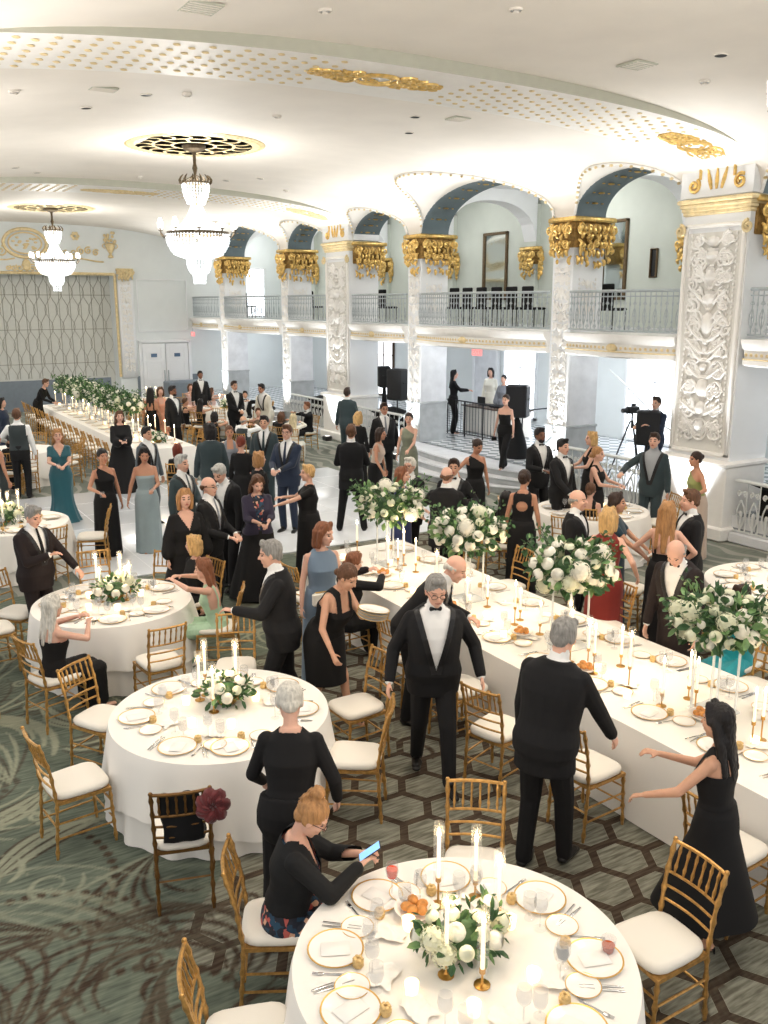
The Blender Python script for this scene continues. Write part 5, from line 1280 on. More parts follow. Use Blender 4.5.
# ================================================================== FLOOR
def carpet_material(useattr):
    m,nt,b=new_mat('patterned carpet' if useattr else 'patterned carpet beyond'); N=nt.nodes; L=nt.links
    def vm(op,a,bb=None):
        n=N.new('ShaderNodeVectorMath'); n.operation=op
        for i,x in enumerate((a,bb)):
            if x is None: continue
            if isinstance(x,(tuple,float,int)): n.inputs[i].default_value=x if isinstance(x,tuple) else (x,)*3
            else: L.new(x,n.inputs[i])
        return n
    def mm(op,a,bb=None,c=None):
        n=N.new('ShaderNodeMath'); n.operation=op
        for i,x in enumerate((a,bb,c)):
            if x is None: continue
            if isinstance(x,(float,int)): n.inputs[i].default_value=x
            else: L.new(x,n.inputs[i])
        return n.outputs[0]
    def mix(f,a,bb):
        n=N.new('ShaderNodeMix'); n.data_type='RGBA'
        if isinstance(f,float): n.inputs[0].default_value=f
        else: L.new(f,n.inputs[0])
        for i,x in ((6,a),(7,bb)):
            if isinstance(x,tuple): n.inputs[i].default_value=x
            else: L.new(x,n.inputs[i])
        return n.outputs[2]
    tc=N.new('ShaderNodeTexCoord'); P=tc.outputs['Object']
    mp=N.new('ShaderNodeMapping'); mp.inputs['Rotation'].default_value=(0,0,math.radians(31)); L.new(P,mp.inputs['Vector'])
    s=0.40; r=(s,s*1.7320508,1.0); h=(s/2,s*0.8660254,0.5)
    P0=vm('ADD',mp.outputs['Vector'],(200*s,100*s*1.7320508,0.0)).outputs[0]
    P0=vm('MULTIPLY',P0,(1.0,1.0,0.0)).outputs[0]
    a=vm('SUBTRACT',vm('MODULO',P0,r).outputs[0],(h[0],h[1],0.0)).outputs[0]
    b_=vm('SUBTRACT',vm('MODULO',vm('ADD',P0,(h[0],h[1],0.0)).outputs[0],r).outputs[0],(h[0],h[1],0.0)).outputs[0]
    da=vm('DOT_PRODUCT',a,a).outputs['Value']; db=vm('DOT_PRODUCT',b_,b_).outputs['Value']
    lt=mm('LESS_THAN',da,db)
    mx=N.new('ShaderNodeMix'); mx.data_type='VECTOR'; L.new(lt,mx.inputs[0]); L.new(b_,mx.inputs[4]); L.new(a,mx.inputs[5])
    g=vm('ABSOLUTE',mx.outputs[1]).outputs[0]
    sx=N.new('ShaderNodeSeparateXYZ'); L.new(g,sx.inputs[0])
    d=mm('MAXIMUM',sx.outputs[0],mm('ADD',mm('MULTIPLY',sx.outputs[0],0.5),mm('MULTIPLY',sx.outputs[1],0.8660254)))
    # d: 0 centre .. s/2 edge
    border=mm('GREATER_THAN',d,s*0.5-0.034); line=mm('MULTIPLY',mm('GREATER_THAN',d,s*0.5-0.036),mm('LESS_THAN',d,s*0.5-0.034))
    mp2=N.new('ShaderNodeMapping'); mp2.inputs['Rotation'].default_value=(0,0,math.radians(-8)); mp2.inputs['Scale'].default_value=(5,38,1); L.new(P,mp2.inputs['Vector'])
    nz=N.new('ShaderNodeTexNoise'); nz.inputs['Scale'].default_value=1.0; nz.inputs['Detail'].default_value=4; L.new(mp2.outputs['Vector'],nz.inputs['Vector'])
    nf=nz.outputs['Fac']
    rp=N.new('ShaderNodeValToRGB'); L.new(nf,rp.inputs['Fac']); rp.color_ramp.elements[0].position=0.35; rp.color_ramp.elements[1].position=0.68
    rp.color_ramp.elements[0].color=srgb(96,94,82); rp.color_ramp.elements[1].color=srgb(146,146,132)
    rp2=N.new('ShaderNodeValToRGB'); L.new(nf,rp2.inputs['Fac']); rp2.color_ramp.elements[0].position=0.35; rp2.color_ramp.elements[1].position=0.7
    rp2.color_ramp.elements[0].color=srgb(58,48,40); rp2.color_ramp.elements[1].color=srgb(88,76,64)
    hexc=mix(line,mix(border,rp.outputs['Color'],rp2.outputs['Color']),srgb(160,158,140))
    rp3=N.new('ShaderNodeValToRGB'); L.new(nf,rp3.inputs['Fac']); rp3.color_ramp.elements[0].position=0.3; rp3.color_ramp.elements[1].position=0.72
    rp3.color_ramp.elements[0].color=srgb(78,86,76); rp3.color_ramp.elements[1].color=srgb(118,126,112)
    if useattr:
        at_=N.new('ShaderNodeAttribute'); at_.attribute_name='motif'; se=N.new('ShaderNodeSeparateColor'); L.new(at_.outputs['Color'],se.inputs['Color'])
        base=mix(se.outputs[0],rp3.outputs['Color'],hexc)
        base=mix(se.outputs[2],base,rp2.outputs['Color'])
        base=mix(se.outputs[1],base,mix(nf,srgb(120,124,106),srgb(166,168,146)))
    else:
        wv=N.new('ShaderNodeTexWave'); wv.inputs['Scale'].default_value=0.9; wv.inputs['Distortion'].default_value=9; wv.inputs['Detail'].default_value=1.5; L.new(P,wv.inputs['Vector'])
        sp=mm('GREATER_THAN',wv.outputs['Fac'],0.72); base=mix(0.3,mix(sp,rp3.outputs['Color'],srgb(150,150,138)),srgb(150,150,146))
    L.new(base,b.inputs['Base Color']); b.inputs['Roughness'].default_value=0.95; b.inputs['Specular IOR Level'].default_value=0.1
    return m
M['carpet']=carpet_material(True); M['carpet_far']=carpet_material(False)
def build_floor():
    x0,x1,y0,y1=-1.4,9.2,0.4,12.9; st=0.019
    nx=int((x1-x0)/st); ny=int((y1-y0)/st)
    xs=np.linspace(x0,x1,nx+1); ys=np.linspace(y0,y1,ny+1)
    X,Y=np.meshgrid(xs,ys,indexing='ij')
    light=np.zeros_like(X); dark=np.zeros_like(X)
    dx=(x1-x0)/nx; dy=(y1-y0)/ny
    def splat(A,px_,py_,r,val=1.0):
        i0=max(0,int((px_-r-x0)/dx)-1); i1=min(nx,int((px_+r-x0)/dx)+2); j0=max(0,int((py_-r-y0)/dy)-1); j1=min(ny,int((py_+r-y0)/dy)+2)
        if i0>=i1 or j0>=j1: return
        d=np.hypot(X[i0:i1,j0:j1]-px_,Y[i0:i1,j0:j1]-py_)
        A[i0:i1,j0:j1]=np.maximum(A[i0:i1,j0:j1],np.clip((r-d)/0.014+0.5,0,1)*val)
    def stroke(A,pts,w0,w1=None,bell=True,val=1.0,dash=None):
        w1=w0 if w1 is None else w1
        L=[0]
        for p,q in zip(pts[:-1],pts[1:]): L.append(L[-1]+math.hypot(q[0]-p[0],q[1]-p[1]))
        T=L[-1]; s=0; k=0
        while s<T:
            while L[k+1]<s: k+=1
            f=(s-L[k])/max(1e-9,L[k+1]-L[k]); t=s/T
            w=(w0+(w1-w0)*t)*(math.sin(PI*(0.08+0.9*t))**0.7 if bell else 1)
            w=max(w,0.006)
            splat(A,pts[k][0]+(pts[k+1][0]-pts[k][0])*f,pts[k][1]+(pts[k+1][1]-pts[k][1])*f,w,val)
            s+=dash if dash else max(0.008,w*0.28)
    def arc(cx,cy,r,a0,a1,n=40,squash=1.0): return [(cx+r*math.cos(a0+(a1-a0)*t/n),cy+r*squash*math.sin(a0+(a1-a0)*t/n)) for t in range(n+1)]
    R=random.Random(5)
    bound=lambda x,y:x-(1.75+0.22*np.sin(y*2.1)+0.15*np.sin(y*4.7+1))-np.clip((y-5.0)*0.55,0,9)
    hexm=np.clip(bound(X,Y)/0.02+0.5,0,1)
    # big fans of light crescents on the left
    for (cx,cy,r,a0,sg) in ((0.2,5.0,1.15,-0.5,1),(-0.3,6.9,0.95,0.2,-1),(0.6,3.2,0.8,2.2,1),(0.5,8.3,0.9,0.0,1),(2.2,8.0,0.5,0,1),(1.2,10.2,0.8,1,1),(-0.6,9.6,0.8,2,-1),(4.2,9.2,0.75,0.6,1),(4.3,11.5,0.7,2.2,-1),(2.6,11.8,0.7,0,1),(7.9,10.6,0.7,1,1),(8.2,8.4,0.7,0,-1)):
        for k in range(4):
            rr=r*(1-0.2*k); stroke(light,arc(cx+0.1*k*math.cos(a0),cy+0.08*k,rr,a0-0.4+0.1*k,a0+2.1-0.15*k),0.055-0.008*k,0.02)
        for k in range(7):
            stroke(dark,arc(cx-0.25*math.cos(a0),cy-0.25*math.sin(a0),r*(0.62-0.07*k),a0+1.9,a0+4.4+0.1*k),0.03-0.002*k,0.012)
        pts=arc(cx,cy,r*1.15,a0+2.0,a0+4.6,60); stroke(dark,pts,0.028,dash=0.085,bell=False)
        stroke(dark,[(cx+p[0],cy+p[1]) for p in spiral((-r*0.7,-r*0.5),r*0.42,1.5,sg,a0,40)],0.032,0.01,bell=False)
    for (cx,cy,r,a0,n_) in ((0.75,7.0,1.5,1.5,9),(0.9,5.2,1.2,3.4,8),(0.2,8.6,1.2,0.4,8),(1.6,4.4,0.8,0.3,7),(1.3,8.2,1.0,5.2,7),(0.4,3.4,1.1,0.8,8),(2.9,7.4,0.8,4.0,7),(0.1,10.4,1.2,5.0,8),(3.3,9.0,0.9,1.2,7)):
        for k in range(n_):
            A=light if k%2 else dark; q=k/n_
            pts=[(cx+r*(0.25+0.9*t/24)*math.cos(a0+q*1.1+1.5*(t/24)**1.5),cy+r*(0.25+0.9*t/24)*math.sin(a0+q*1.1+1.5*(t/24)**1.5)) for t in range(25)]
            stroke(A,pts,0.035 if k%2 else 0.028,0.012)
    # feathered plumes sweeping out of a root point
    for (x,y,a0,Ln,cv,n_,mode) in ((0.9,5.4,2.6,1.3,1.1,10,1),(1.0,5.3,0.3,1.2,-1.2,10,1),(0.5,6.2,0.9,1.5,-0.8,10,0),(0.6,6.1,3.4,1.4,0.9,9,0),(1.5,4.9,2.2,1.2,1.3,9,1),(0.9,7.6,1.5,1.3,1.0,9,0),(1.2,7.4,4.0,1.3,-0.9,9,0),(0.3,4.6,0.6,1.3,1.2,9,1),(1.2,3.9,1.9,1.1,-1.1,9,1),(0.6,9.0,0.5,1.3,0.9,8,0),(1.8,8.3,2.4,1.0,-0.9,8,0),(1.3,10.4,0.9,1.2,1.0,8,0),(0.1,7.4,5.6,1.2,0.8,8,0),(1.7,6.0,3.7,1.0,1.2,8,1),(3.4,8.2,0.8,1.0,1.0,8,0),(3.2,10.6,4.0,1.0,1.0,8,0),(1.6,3.4,2.8,1.1,0.9,8,1),(0.2,3.2,0.2,1.2,-1.0,8,1)):
        for k in range(n_):
            q=(k/(n_-1)-0.5); a=a0+q*0.75; L_=Ln*(1-0.5*abs(q)); c_=cv*(1+1.6*q); pts=[(x,y)]
            for t in range(26):
                a+=c_*L_/26*1.1*(0.4+1.6*t/26); pts.append((pts[-1][0]+L_/26*math.cos(a),pts[-1][1]+L_/26*math.sin(a)))
            A=(dark if k%3 else light) if mode else (light if k%3 else dark)
            stroke(A,pts,0.012,0.024)
            if k in(2,6):
                e=pts[-1]; stroke(A,[(e[0]+p_[0],e[1]+p_[1]) for p_ in spiral((-0.1*math.sin(a),0.1*math.cos(a)),0.1,1.5,1 if c_>0 else -1,a-PI/2,30)],0.026,0.012,bell=False)
    for (x,y,r,a0,a1) in ((0.55,5.0,0.95,-0.3,1.5),(0.3,6.1,1.05,-0.9,0.6),(1.0,4.2,0.7,0.3,2.2),(0.1,7.8,0.8,-1,1)):
        stroke(dark,arc(x,y,r,a0,a1,60),0.034,dash=0.1,bell=False)
    # flowing fine lines
    for k in range(12):
        y=1.0+1.0*k; ph=R.uniform(0,6); am=R.uniform(0.3,0.5)
        stroke(dark if k%2 else light,[(-1.3+0.1*t,y+am*math.sin(t*0.22+ph)+0.05*t*(k%3-1)) for t in range(38)],0.012 if k%2 else 0.014,bell=False,val=0.75)
    for k in range(26):
        cx=R.uniform(-1.2,2.2); cy=R.uniform(0.8,12.5); r=R.uniform(0.16,0.36); s=R.choice((-1,1)); A=dark if R.random()<0.65 else light
        stroke(A,spiral((cx,cy),r,1.4,s,R.uniform(0,6),40),0.03,0.012)
        for q in range(4): a=R.uniform(0,6); stroke(A,arc(cx+r*1.4*math.cos(a),cy+r*1.4*math.sin(a),r*0.6,a,a+2.2,14),0.032,0.008)
    # dotted honeycomb and scroll medallions inside the hexagon field
    for (cx,cy) in ((3.95,7.0),(3.5,2.2),(4.6,9.6),(7.6,7.6)):
        for k in range(4): stroke(light,arc(cx,cy,0.62-0.13*k,0.5*k,0.5*k+5.0,60),0.022,0.012)
        for k in range(9): a=k*0.7; stroke(dark,arc(cx+0.75*math.cos(a),cy+0.75*math.sin(a),0.22,a+0.5,a+3.2,20),0.035,0.01)
    for i in range(60):
        for j in range(26):
            x=3.05+0.055*i+(0.0275 if j%2 else 0); y=2.0+0.048*j+0.12*math.sin(i*0.15)
            if 3.0<x<6.2 and R.random()<0.95: splat(light,x,y,0.016,0.6)
    fade=np.where(hexm>0.5,0.9,1.0)*(0.12+0.88*np.clip((Y-5.3)/1.0,0,1)); dark=dark*(1-0.35*np.clip((Y-6.2)/1.5,0,1))
    mb=bpy.data.meshes.new('floor')
    nv=(nx+1)*(ny+1)
    co=np.stack([X,Y,np.zeros_like(X)],-1).reshape(-1,3)
    I,J=np.meshgrid(np.arange(nx),np.arange(ny),indexing='ij'); a=(I*(ny+1)+J).ravel()
    quads=np.stack([a,a+ny+1,a+ny+2,a+1],-1)
    # coarse surround
    big=[(-3,-2,0),(13.05,-2,0),(13.05,YC,0),(-3,YC,0)]
    inn=[(x0,y0,0),(x1,y0,0),(x1,y1,0),(x0,y1,0)]
    co=np.vstack([co,np.array(big+inn)])
    B=nv; ex=np.array([(B,B+1,B+5,B+4),(B+1,B+2,B+6,B+5),(B+2,B+3,B+7,B+6),(B+3,B,B+4,B+7)])
    quads=np.vstack([quads,ex]); nf=len(quads)
    mb.vertices.add(len(co)); mb.vertices.foreach_set('co',co.astype(np.float32).ravel())
    mb.loops.add(nf*4); mb.loops.foreach_set('vertex_index',quads.astype(np.int32).ravel())
    mb.polygons.add(nf); mb.polygons.foreach_set('loop_start',np.arange(0,nf*4,4,dtype=np.int32)); mb.polygons.foreach_set('loop_total',np.full(nf,4,dtype=np.int32))
    mi=np.zeros(nf,dtype=np.int32); mi[-4:]=1
    mb.materials.append(M['carpet']); mb.materials.append(M['carpet_far']); mb.polygons.foreach_set('material_index',mi)
    mb.update(calc_edges=True); mb.validate()
    at_=mb.attributes.new('motif','FLOAT_COLOR','POINT')
    col=np.zeros((len(co),4),dtype=np.float32); col[:nv,0]=hexm.ravel(); col[:nv,1]=(light*fade).ravel(); col[:nv,2]=dark.ravel(); col[:,3]=1
    at_.data.foreach_set('color',col.ravel())
    o=put('floor',mb); struct(o)
build_floor()
m=MB(); m.box(6.55,16.25,0.012,7.5,6.6,0.024,bev=0.006); m.mi=1
for k in range(1,6): m.box(6.55,12.95+6.6*k/6,0.0245,7.4,0.008,0.002)
for k in range(1,7): m.box(2.8+7.5*k/7,16.25,0.0245,0.008,6.5,0.002)
struct(m.build('floor_dance','dance') if False else m.build('floor_dance',['dance','white']))
# ================================================================== CHANDELIERS
def strands(m,r0,z0,r1,z1,n,beads,br,bulge=0.0):
    for i in range(n):
        a=2*PI*i/n
        for k in range(beads):
            t=(k+0.5)/beads; r=r0+(r1-r0)*t+bulge*math.sin(PI*t); z=z0+(z1-z0)*t
            h=abs(z1-z0)/beads*0.52; w=br*(0.9 if k%2 else 1.15)
            c=V3((r*math.cos(a),r*math.sin(a),z)); u=V3((-math.sin(a),math.cos(a),0))*w; o=V3((math.cos(a),math.sin(a),0))*w
            m.add([c+V3((0,0,h)),c+u,c+o,c-u,c-o,c-V3((0,0,h))],[(0,1,2),(0,2,3),(0,3,4),(0,4,1),(5,2,1),(5,3,2),(5,4,3),(5,1,4)])
def chandelier(loc,label):
    r=empty('crystal_chandelier',loc); tag(r,label,'chandelier','crystal chandeliers of the ballroom')
    m=MB(); m.lathe([(0.09,2.02),(0.07,1.95),(0.03,1.85),(0.03,1.7),(0.05,1.62),(0.02,1.5),(0.02,0.1),(0.03,0.05)],n=12); m.build('rod','antique',r)
    m=MB()
    m.tube([(0.25*math.cos(2*PI*i/24),0.25*math.sin(2*PI*i/24),1.36) for i in range(24)],0.018,6,closed=True)
    for i in range(12):
        a=2*PI*i/12; m.tube([((0.25+0.05*math.sin(t*0.9))*math.cos(a),(0.25+0.05*math.sin(t*0.9))*math.sin(a),1.32+0.045*t) for t in range(5)],[0.01,0.02,0.022,0.016,0.006],5)
    for i in range(6): a=2*PI*i/6; m.tube([(0.02*math.cos(a),0.02*math.sin(a),1.5),(0.25*math.cos(a),0.25*math.sin(a),1.37)],0.008,5)
    m.build('crown','antique',r)
    m=MB(); strands(m,0.25,1.36,0.15,0.98,28,7,0.016,0.03); m.build('upper_bowl','crystal',r,smooth=False)
    m=MB(); strands(m,0.1,0.95,0.42,0.48,36,9,0.016,-0.05); m.build('crystal_curtain','crystal',r,smooth=False)
    m=MB()
    m.lathe([(0.565,0.42),(0.585,0.42),(0.585,0.48),(0.565,0.48),(0.565,0.42)],n=40,cap=False); m.build('ring_band','antique',r)
    m=MB(); strands(m,0.585,0.44,0.44,0.06,56,8,0.022,0.05); strands(m,0.44,0.06,0.2,-0.02,44,5,0.02,0.02); m.build('basket','crystal',r,smooth=False)
    m=MB(); strands(m,0.22,0.0,0.16,-0.28,26,6,0.018,0.03); strands(m,0.13,-0.26,0.1,-0.48,14,3,0.02); m.build('pendant_drop','crystal',r,smooth=False)
    m=MB(); m.lathe([(0.02,0.28),(0.2,0.22),(0.26,0.12),(0.2,0.02),(0.02,-0.02)],n=20); m.build('inner_lamp','lampglass',r)
    am=MB(); am.tube([(0.56,0,0.42),(0.66,0,0.38),(0.72,0,0.45),(0.72,0,0.5)],0.012,6); am.lathe([(0.03,0.5),(0.045,0.52)],0.72,0,0,8)
    a_me=am.mesh('lamp_arm','antique'); gm=MB(); gm.lathe([(0.02,0.52),(0.05,0.56),(0.055,0.62),(0.03,0.68),(0.035,0.7)],0.72,0,0,10,cap=False); strands(gm,0.03,0.5,0.03,0.36,5,2,0.01); 
    i0=0
    g_me=gm.mesh('glass_shade','lampglass')
    for i in range(10):
        o=put('lamp_arm',a_me,r,rz=2*PI*i/10); g=put('glass_shade',g_me,o)
    return r
CH=[((6.27,17.05,4.83),'large crystal chandelier with bright globes, the nearer of the two whole chandeliers'),((6.42,30.2,4.83),'smaller-looking crystal chandelier in front of the stage wall'),((6.25,3.8,4.83),'crystal chandelier cut by the edge of the view near the tall carved pier')]
for p,l in CH: chandelier(p,l)
def rose(loc,R_,label):
    r=empty('ceiling_rose',loc); tag(r,label,'ceiling rose','pierced gilded ceiling roses')
    m=MB(); m.lathe([(R_,0.03),(R_,-0.012),(R_*0.95,-0.03),(R_*0.86,-0.03),(R_*0.86,-0.02)],n=48,cap=False)
    for i in range(60): a=2*PI*i/60; m.ell((R_*0.93*math.cos(a),R_*0.93*math.sin(a),-0.032),(0.03,0.03,0.01),5,3)
    for rr in (0.84,0.56,0.3): m.tube([(R_*rr*math.cos(2*PI*i/40),R_*rr*math.sin(2*PI*i/40),-0.03) for i in range(40)],0.03,4,closed=True,flat=0.15,up=(0,0,1))
    for i in range(18):
        a=2*PI*i/18; m.tube([(R_*(0.8-0.25*t/5)*math.cos(a+0.13*math.sin(PI*t/5)),R_*(0.8-0.25*t/5)*math.sin(a+0.13*math.sin(PI*t/5)),-0.03) for t in range(6)],0.03,4,flat=0.15,up=(0,0,1))
        if i%2==0: m.tube([(R_*(0.3+0.25*t/3)*math.cos(a),R_*(0.3+0.25*t/3)*math.sin(a),-0.03) for t in range(4)],0.03,4,flat=0.15,up=(0,0,1))
    m.build('gilded_tracery','palegold',r)
    m=MB(); m.lathe([(R_*0.88,-0.02),(0.001,-0.02)],n=40); m.build('recess_shade','darkvoid',r)  # flat near-black disc, shade behind the tracery put into its colour
    m=MB(); m.lathe([(0.22,-0.03),(0.2,-0.09),(0.08,-0.14),(0.001,-0.15)],n=20); m.build('centre_boss','antique',r)
rose((6.27,17.05,6.87),1.32,'pierced gilded ceiling rose above the nearer whole chandelier')
rose((6.42,30.2,6.87),1.32,'pierced gilded ceiling rose above the chandelier by the stage wall')
for (u,v,z,l) in ((640,188,6.75,'crystal dome light in the gallery beside the tall carved pier'),(480,213,6.75,'crystal dome light in the gallery over the wide bay')):
    p=atX(u,v,15.3); p.z=6.9; r=empty('dome_light',p); tag(r,l,'ceiling light')
    m=MB(); m.lathe([(0.3,-0.02),(0.3,-0.07),(0.26,-0.08)],n=20); m.build('rim','antique',r); m=MB(); strands(m,0.25,-0.08,0.06,-0.22,24,5,0.02,0.05); m.build('crystal_dome','crystal',r,smooth=False)
# ================================================================== FURNITURE
def bamboo(m,pts,r,knots=5,n=8):
    """tube with turned rings along it"""
    P=[V3(p) for p in pts]; L=[0]
    for a,b in zip(P[:-1],P[1:]): L.append(L[-1]+(b-a).length)
    T=L[-1]; S=[]
    for k in range(knots*4+1):
        S.append(T*k/(knots*4))
    out=[];rs=[]
    for i,s in enumerate(S):
        k=0
        while k<len(L)-2 and L[k+1]<s: k+=1
        f=(s-L[k])/max(1e-9,L[k+1]-L[k]); out.append(P[k].lerp(P[k+1],f)); rs.append(r*(1.5 if i%4==2 else (0.9 if i%4==0 else 1.0)))
    m.tube(out,rs,n)
def make_chair(mt='chair',lowpoly=False):
    r=empty('ballroom_chair'); n=6 if not lowpoly else 5
    hw,hb,d=0.2,0.18,0.2
    for s in (-1,1):
        m=MB(); bamboo(m,[(s*hb,-d-0.03,0),(s*hb,-d,0.45),(s*hb*1.02,-d-0.03,0.7),(s*hb*1.04,-d-0.09,0.93)],0.0125,8,n); m.ell((s*hb*1.04,-d-0.092,0.935),(0.016,0.016,0.016),6,4); m.build('leg',mt,r)
        m=MB(); bamboo(m,[(s*hw,d+0.01,0),(s*hw*0.98,d-0.01,0.44)],0.0125,4,n); m.build('leg',mt,r)
    m=MB(); 
    m.loft([[(-hw-0.01,d,z),(hw+0.01,d,z),(hb+0.01,-d,z),(-hb-0.01,-d,z)] for z in (0.43,0.455)]); m.build('seat_frame',mt,r,smooth=False)
    m=MB(); rings=[]
    for (z,k) in ((0.455,0.98),(0.465,1.04),(0.485,1.06),(0.505,1.03),(0.516,0.9),(0.52,0.6)):
        ring=[]
        for i in range(20):
            a=2*PI*i/20; c,s=math.cos(a),math.sin(a); x=math.copysign(abs(c)**0.45,c); y=math.copysign(abs(s)**0.45,s)
            w=hw+(hb-hw)*(0.5-0.5*y); ring.append((x*w*k,y*(d+0.005)*k,z))
        rings.append(ring)
    m.loft(rings); m.build('cushion','cushion',r,sharp=60)
    m=MB()
    for s in (-1,1):
        for z in (0.16,0.28): m.tube([(s*hb,-d-0.015,z),(s*hw,d,z)],0.008,5)
    for z in (0.2,): m.tube([(-hw,d,z),(hw,d,z)],0.008,5); m.tube([(-hb,-d,z+0.03),(hb,-d,z+0.03)],0.008,5)
    m.tube([(-hw,d,0.33),(hw,d,0.33)],0.008,5)
    m.build('stretcher',mt,r)
    def bk(z): 
        return -d-0.0 - (0.03*(z-0.45)/0.25 if z<0.7 else 0.03+0.06*(z-0.7)/0.23)
    for z,rr in ((0.925,0.012),(0.745,0.0095),(0.66,0.009),(0.575,0.009)):
        m=MB(); m.tube([(-hb*1.03+2*hb*1.03*t/6,bk(z)-0.022*math.sin(PI*t/6),z) for t in range(7)],rr,n); m.build('back_rail',mt,r)
    for k in range(6):
        x=-hb*0.78+hb*1.56*k/5; q=math.sin(PI*(x/hb/1.03+1)/2)*0.022
        m=MB(); bamboo(m,[(x,bk(0.745)-q,0.745),(x,bk(0.925)-q,0.925)],0.0075,2,5); m.build('spindle',mt,r)
    return r
CHAIR=make_chair(); CHAIRD=make_chair('chairdark'); 
CSNAP=snapshot(CHAIR); DSNAP=snapshot(CHAIRD); used={'c':False,'d':False}
def chair(x,y,fx,fy,label,group=None,dark=False):
    """chair at (x,y) whose sitter would look along (fx,fy)"""
    rz=math.atan2(-fx,fy); k='d' if dark else 'c'
    if not used[k]:
        used[k]=True; o=CHAIRD if dark else CHAIR; o.location=(x,y,0); o.rotation_euler=(0,0,rz)
    else: o=clone(DSNAP if dark else CSNAP,(x,y,0),rz)
    tag(o,label,'chair',group); return o
# registry for labelling by order
REG={}
def reg(key,o,desc,where,noun,cat,group=None):
    REG.setdefault(key,[]).append((o,desc,where,noun)); o['category']=cat
    o['group']=group or ('%ss %s'%(noun,where))
def finish_labels():
    for key,l in REG.items():
        dep=bpy.context
        keep=[]
        for t in l:
            q=px(t[0].location)
            if -30<q[0]<798 and -30<q[1]<1054: keep.append(t)
            else:
                for ch in kids(t[0]):
                    for g in kids(ch): bpy.data.objects.remove(g)
                    bpy.data.objects.remove(ch)
                bpy.data.objects.remove(t[0])
        l=keep
        l.sort(key=lambda t:px(t[0].location)[0])
        n=len(l)
        for i,(o,desc,where,noun) in enumerate(l):
            if n==1: o['label']='%s %s'%(desc,where)
            elif i==0: o['label']='%s %s, leftmost there'%(desc,where)
            elif i==n-1: o['label']='%s %s, rightmost there'%(desc,where)
            else: o['label']='%s %s, %s from left'%(desc,where,ordw(i))
def one(mb,name,mats,**k): return mb.mesh(name,mats,**k)
# --- small things (meshes made once)
def lathe_mesh(name,prof,mats,n=20,sharp=35,mids=None,cap=True):
    m=MB(); m.lathe(prof,n=n,cap=cap)
    if mids:
        for i in range(len(m.f)):
            seg=i//n
            m.m[i]=mids[seg] if seg<len(mids) else 0
    return m.mesh(name,mats,sharp=sharp)
ME={}
ME['plate']=lathe_mesh('dinner_plate',[(0.001,0.006),(0.09,0.006),(0.1,0.009),(0.138,0.017),(0.146,0.019),(0.147,0.016),(0.1,0.003),(0.08,0.0),(0.001,0.0)],['china','goldrim'],32,60,[0,0,0,1,1,0,0,0])
ME['bread_plate']=lathe_mesh('bread_plate',[(0.001,0.005),(0.055,0.005),(0.063,0.008),(0.084,0.014),(0.0885,0.0155),(0.089,0.013),(0.06,0.002),(0.05,0.0),(0.001,0.0)],['china','goldrim'],28,60,[0,0,0,1,1,0,0,0])
ME['wine']=lathe_mesh('wine_glass',[(0.034,0.0),(0.034,0.003),(0.006,0.007),(0.004,0.02),(0.004,0.09),(0.012,0.1),(0.033,0.125),(0.039,0.155),(0.033,0.2),(0.031,0.2),(0.037,0.155),(0.031,0.127),(0.001,0.104)],['glass'],18,60,cap=False)
ME['water']=lathe_mesh('water_glass',[(0.03,0.0),(0.03,0.003),(0.007,0.01),(0.006,0.04),(0.03,0.06),(0.038,0.09),(0.036,0.15),(0.034,0.15),(0.036,0.09),(0.028,0.062),(0.001,0.046)],['glass'],18,60,cap=False)
ME['tumbler']=lathe_mesh('tumbler',[(0.034,0.0),(0.038,0.085),(0.036,0.085),(0.032,0.006),(0.001,0.006)],['glass'],18,60,cap=False)
ME['votive']=lathe_mesh('votive_candle',[(0.03,0.0),(0.036,0.065),(0.033,0.065),(0.028,0.03),(0.001,0.03)],['votive'],16,60,cap=False)
def cutlery(kind):
    m=MB()
    if kind=='knife': m.caps((0,-0.1,0.003),(0,0.0,0.003),0.006,0.005,(1,0,0),0.5,6); m.caps((0,0,0.003),(0.001,0.11,0.003),0.008,0.004,(1,0,0),0.25,6)
    else:
        m.caps((0,-0.09,0.003),(0,0.045,0.005),0.006,0.0035,(1,0,0),0.5,6); m.caps((0,0.05,0.005),(0,0.07,0.004),0.009,0.01,(1,0,0),0.25,6)
        for x in (-0.007,-0.0023,0.0023,0.007): m.caps((x,0.07,0.004),(x,0.1,0.006),0.0016,0.0012,None,1,5)
    return m.mesh(kind,['silver'])
ME['knife']=cutlery('knife'); ME['fork']=cutlery('fork')
def favor():
    m=MB(); m.lathe([(0.024,0),(0.03,0.01),(0.03,0.03),(0.018,0.04)],n=10)
    for k in range(6): a=k*PI/3; m.ell((0.016*math.cos(a),0.016*math.sin(a),0.043),(0.013,0.013,0.011),6,4)
    return m.mesh('favour',['favor'])
ME['favor']=favor()
m=MB(); m.box(0,0,0.001,0.1,0.15,0.0022,bev=0.001); ME['card']=m.mesh('menu_card',['card'])
def napkin():
    m=MB(); R=random.Random(3)
    m.grid(lambda u,v:((u-0.5)*0.17+0.012*math.sin(v*9),(v-0.5)*0.12+0.01*math.sin(u*7),0.012+0.014*abs(math.sin(u*7+v*3))*math.sin(PI*u)),12,8); 
    return m.mesh('napkin',['cloth'],sharp=80)
ME['napkin']=napkin()
ME['roll']=None
m=MB(); m.ell((0,0,0.022),(0.036,0.03,0.024),12,8); ME['roll']=m.mesh('bread_roll',['bread'])
ME['bowl']=lathe_mesh('bread_bowl',[(0.04,0),(0.09,0.02),(0.115,0.05),(0.111,0.05),(0.086,0.024),(0.001,0.008)],['china'],24,60,cap=False)
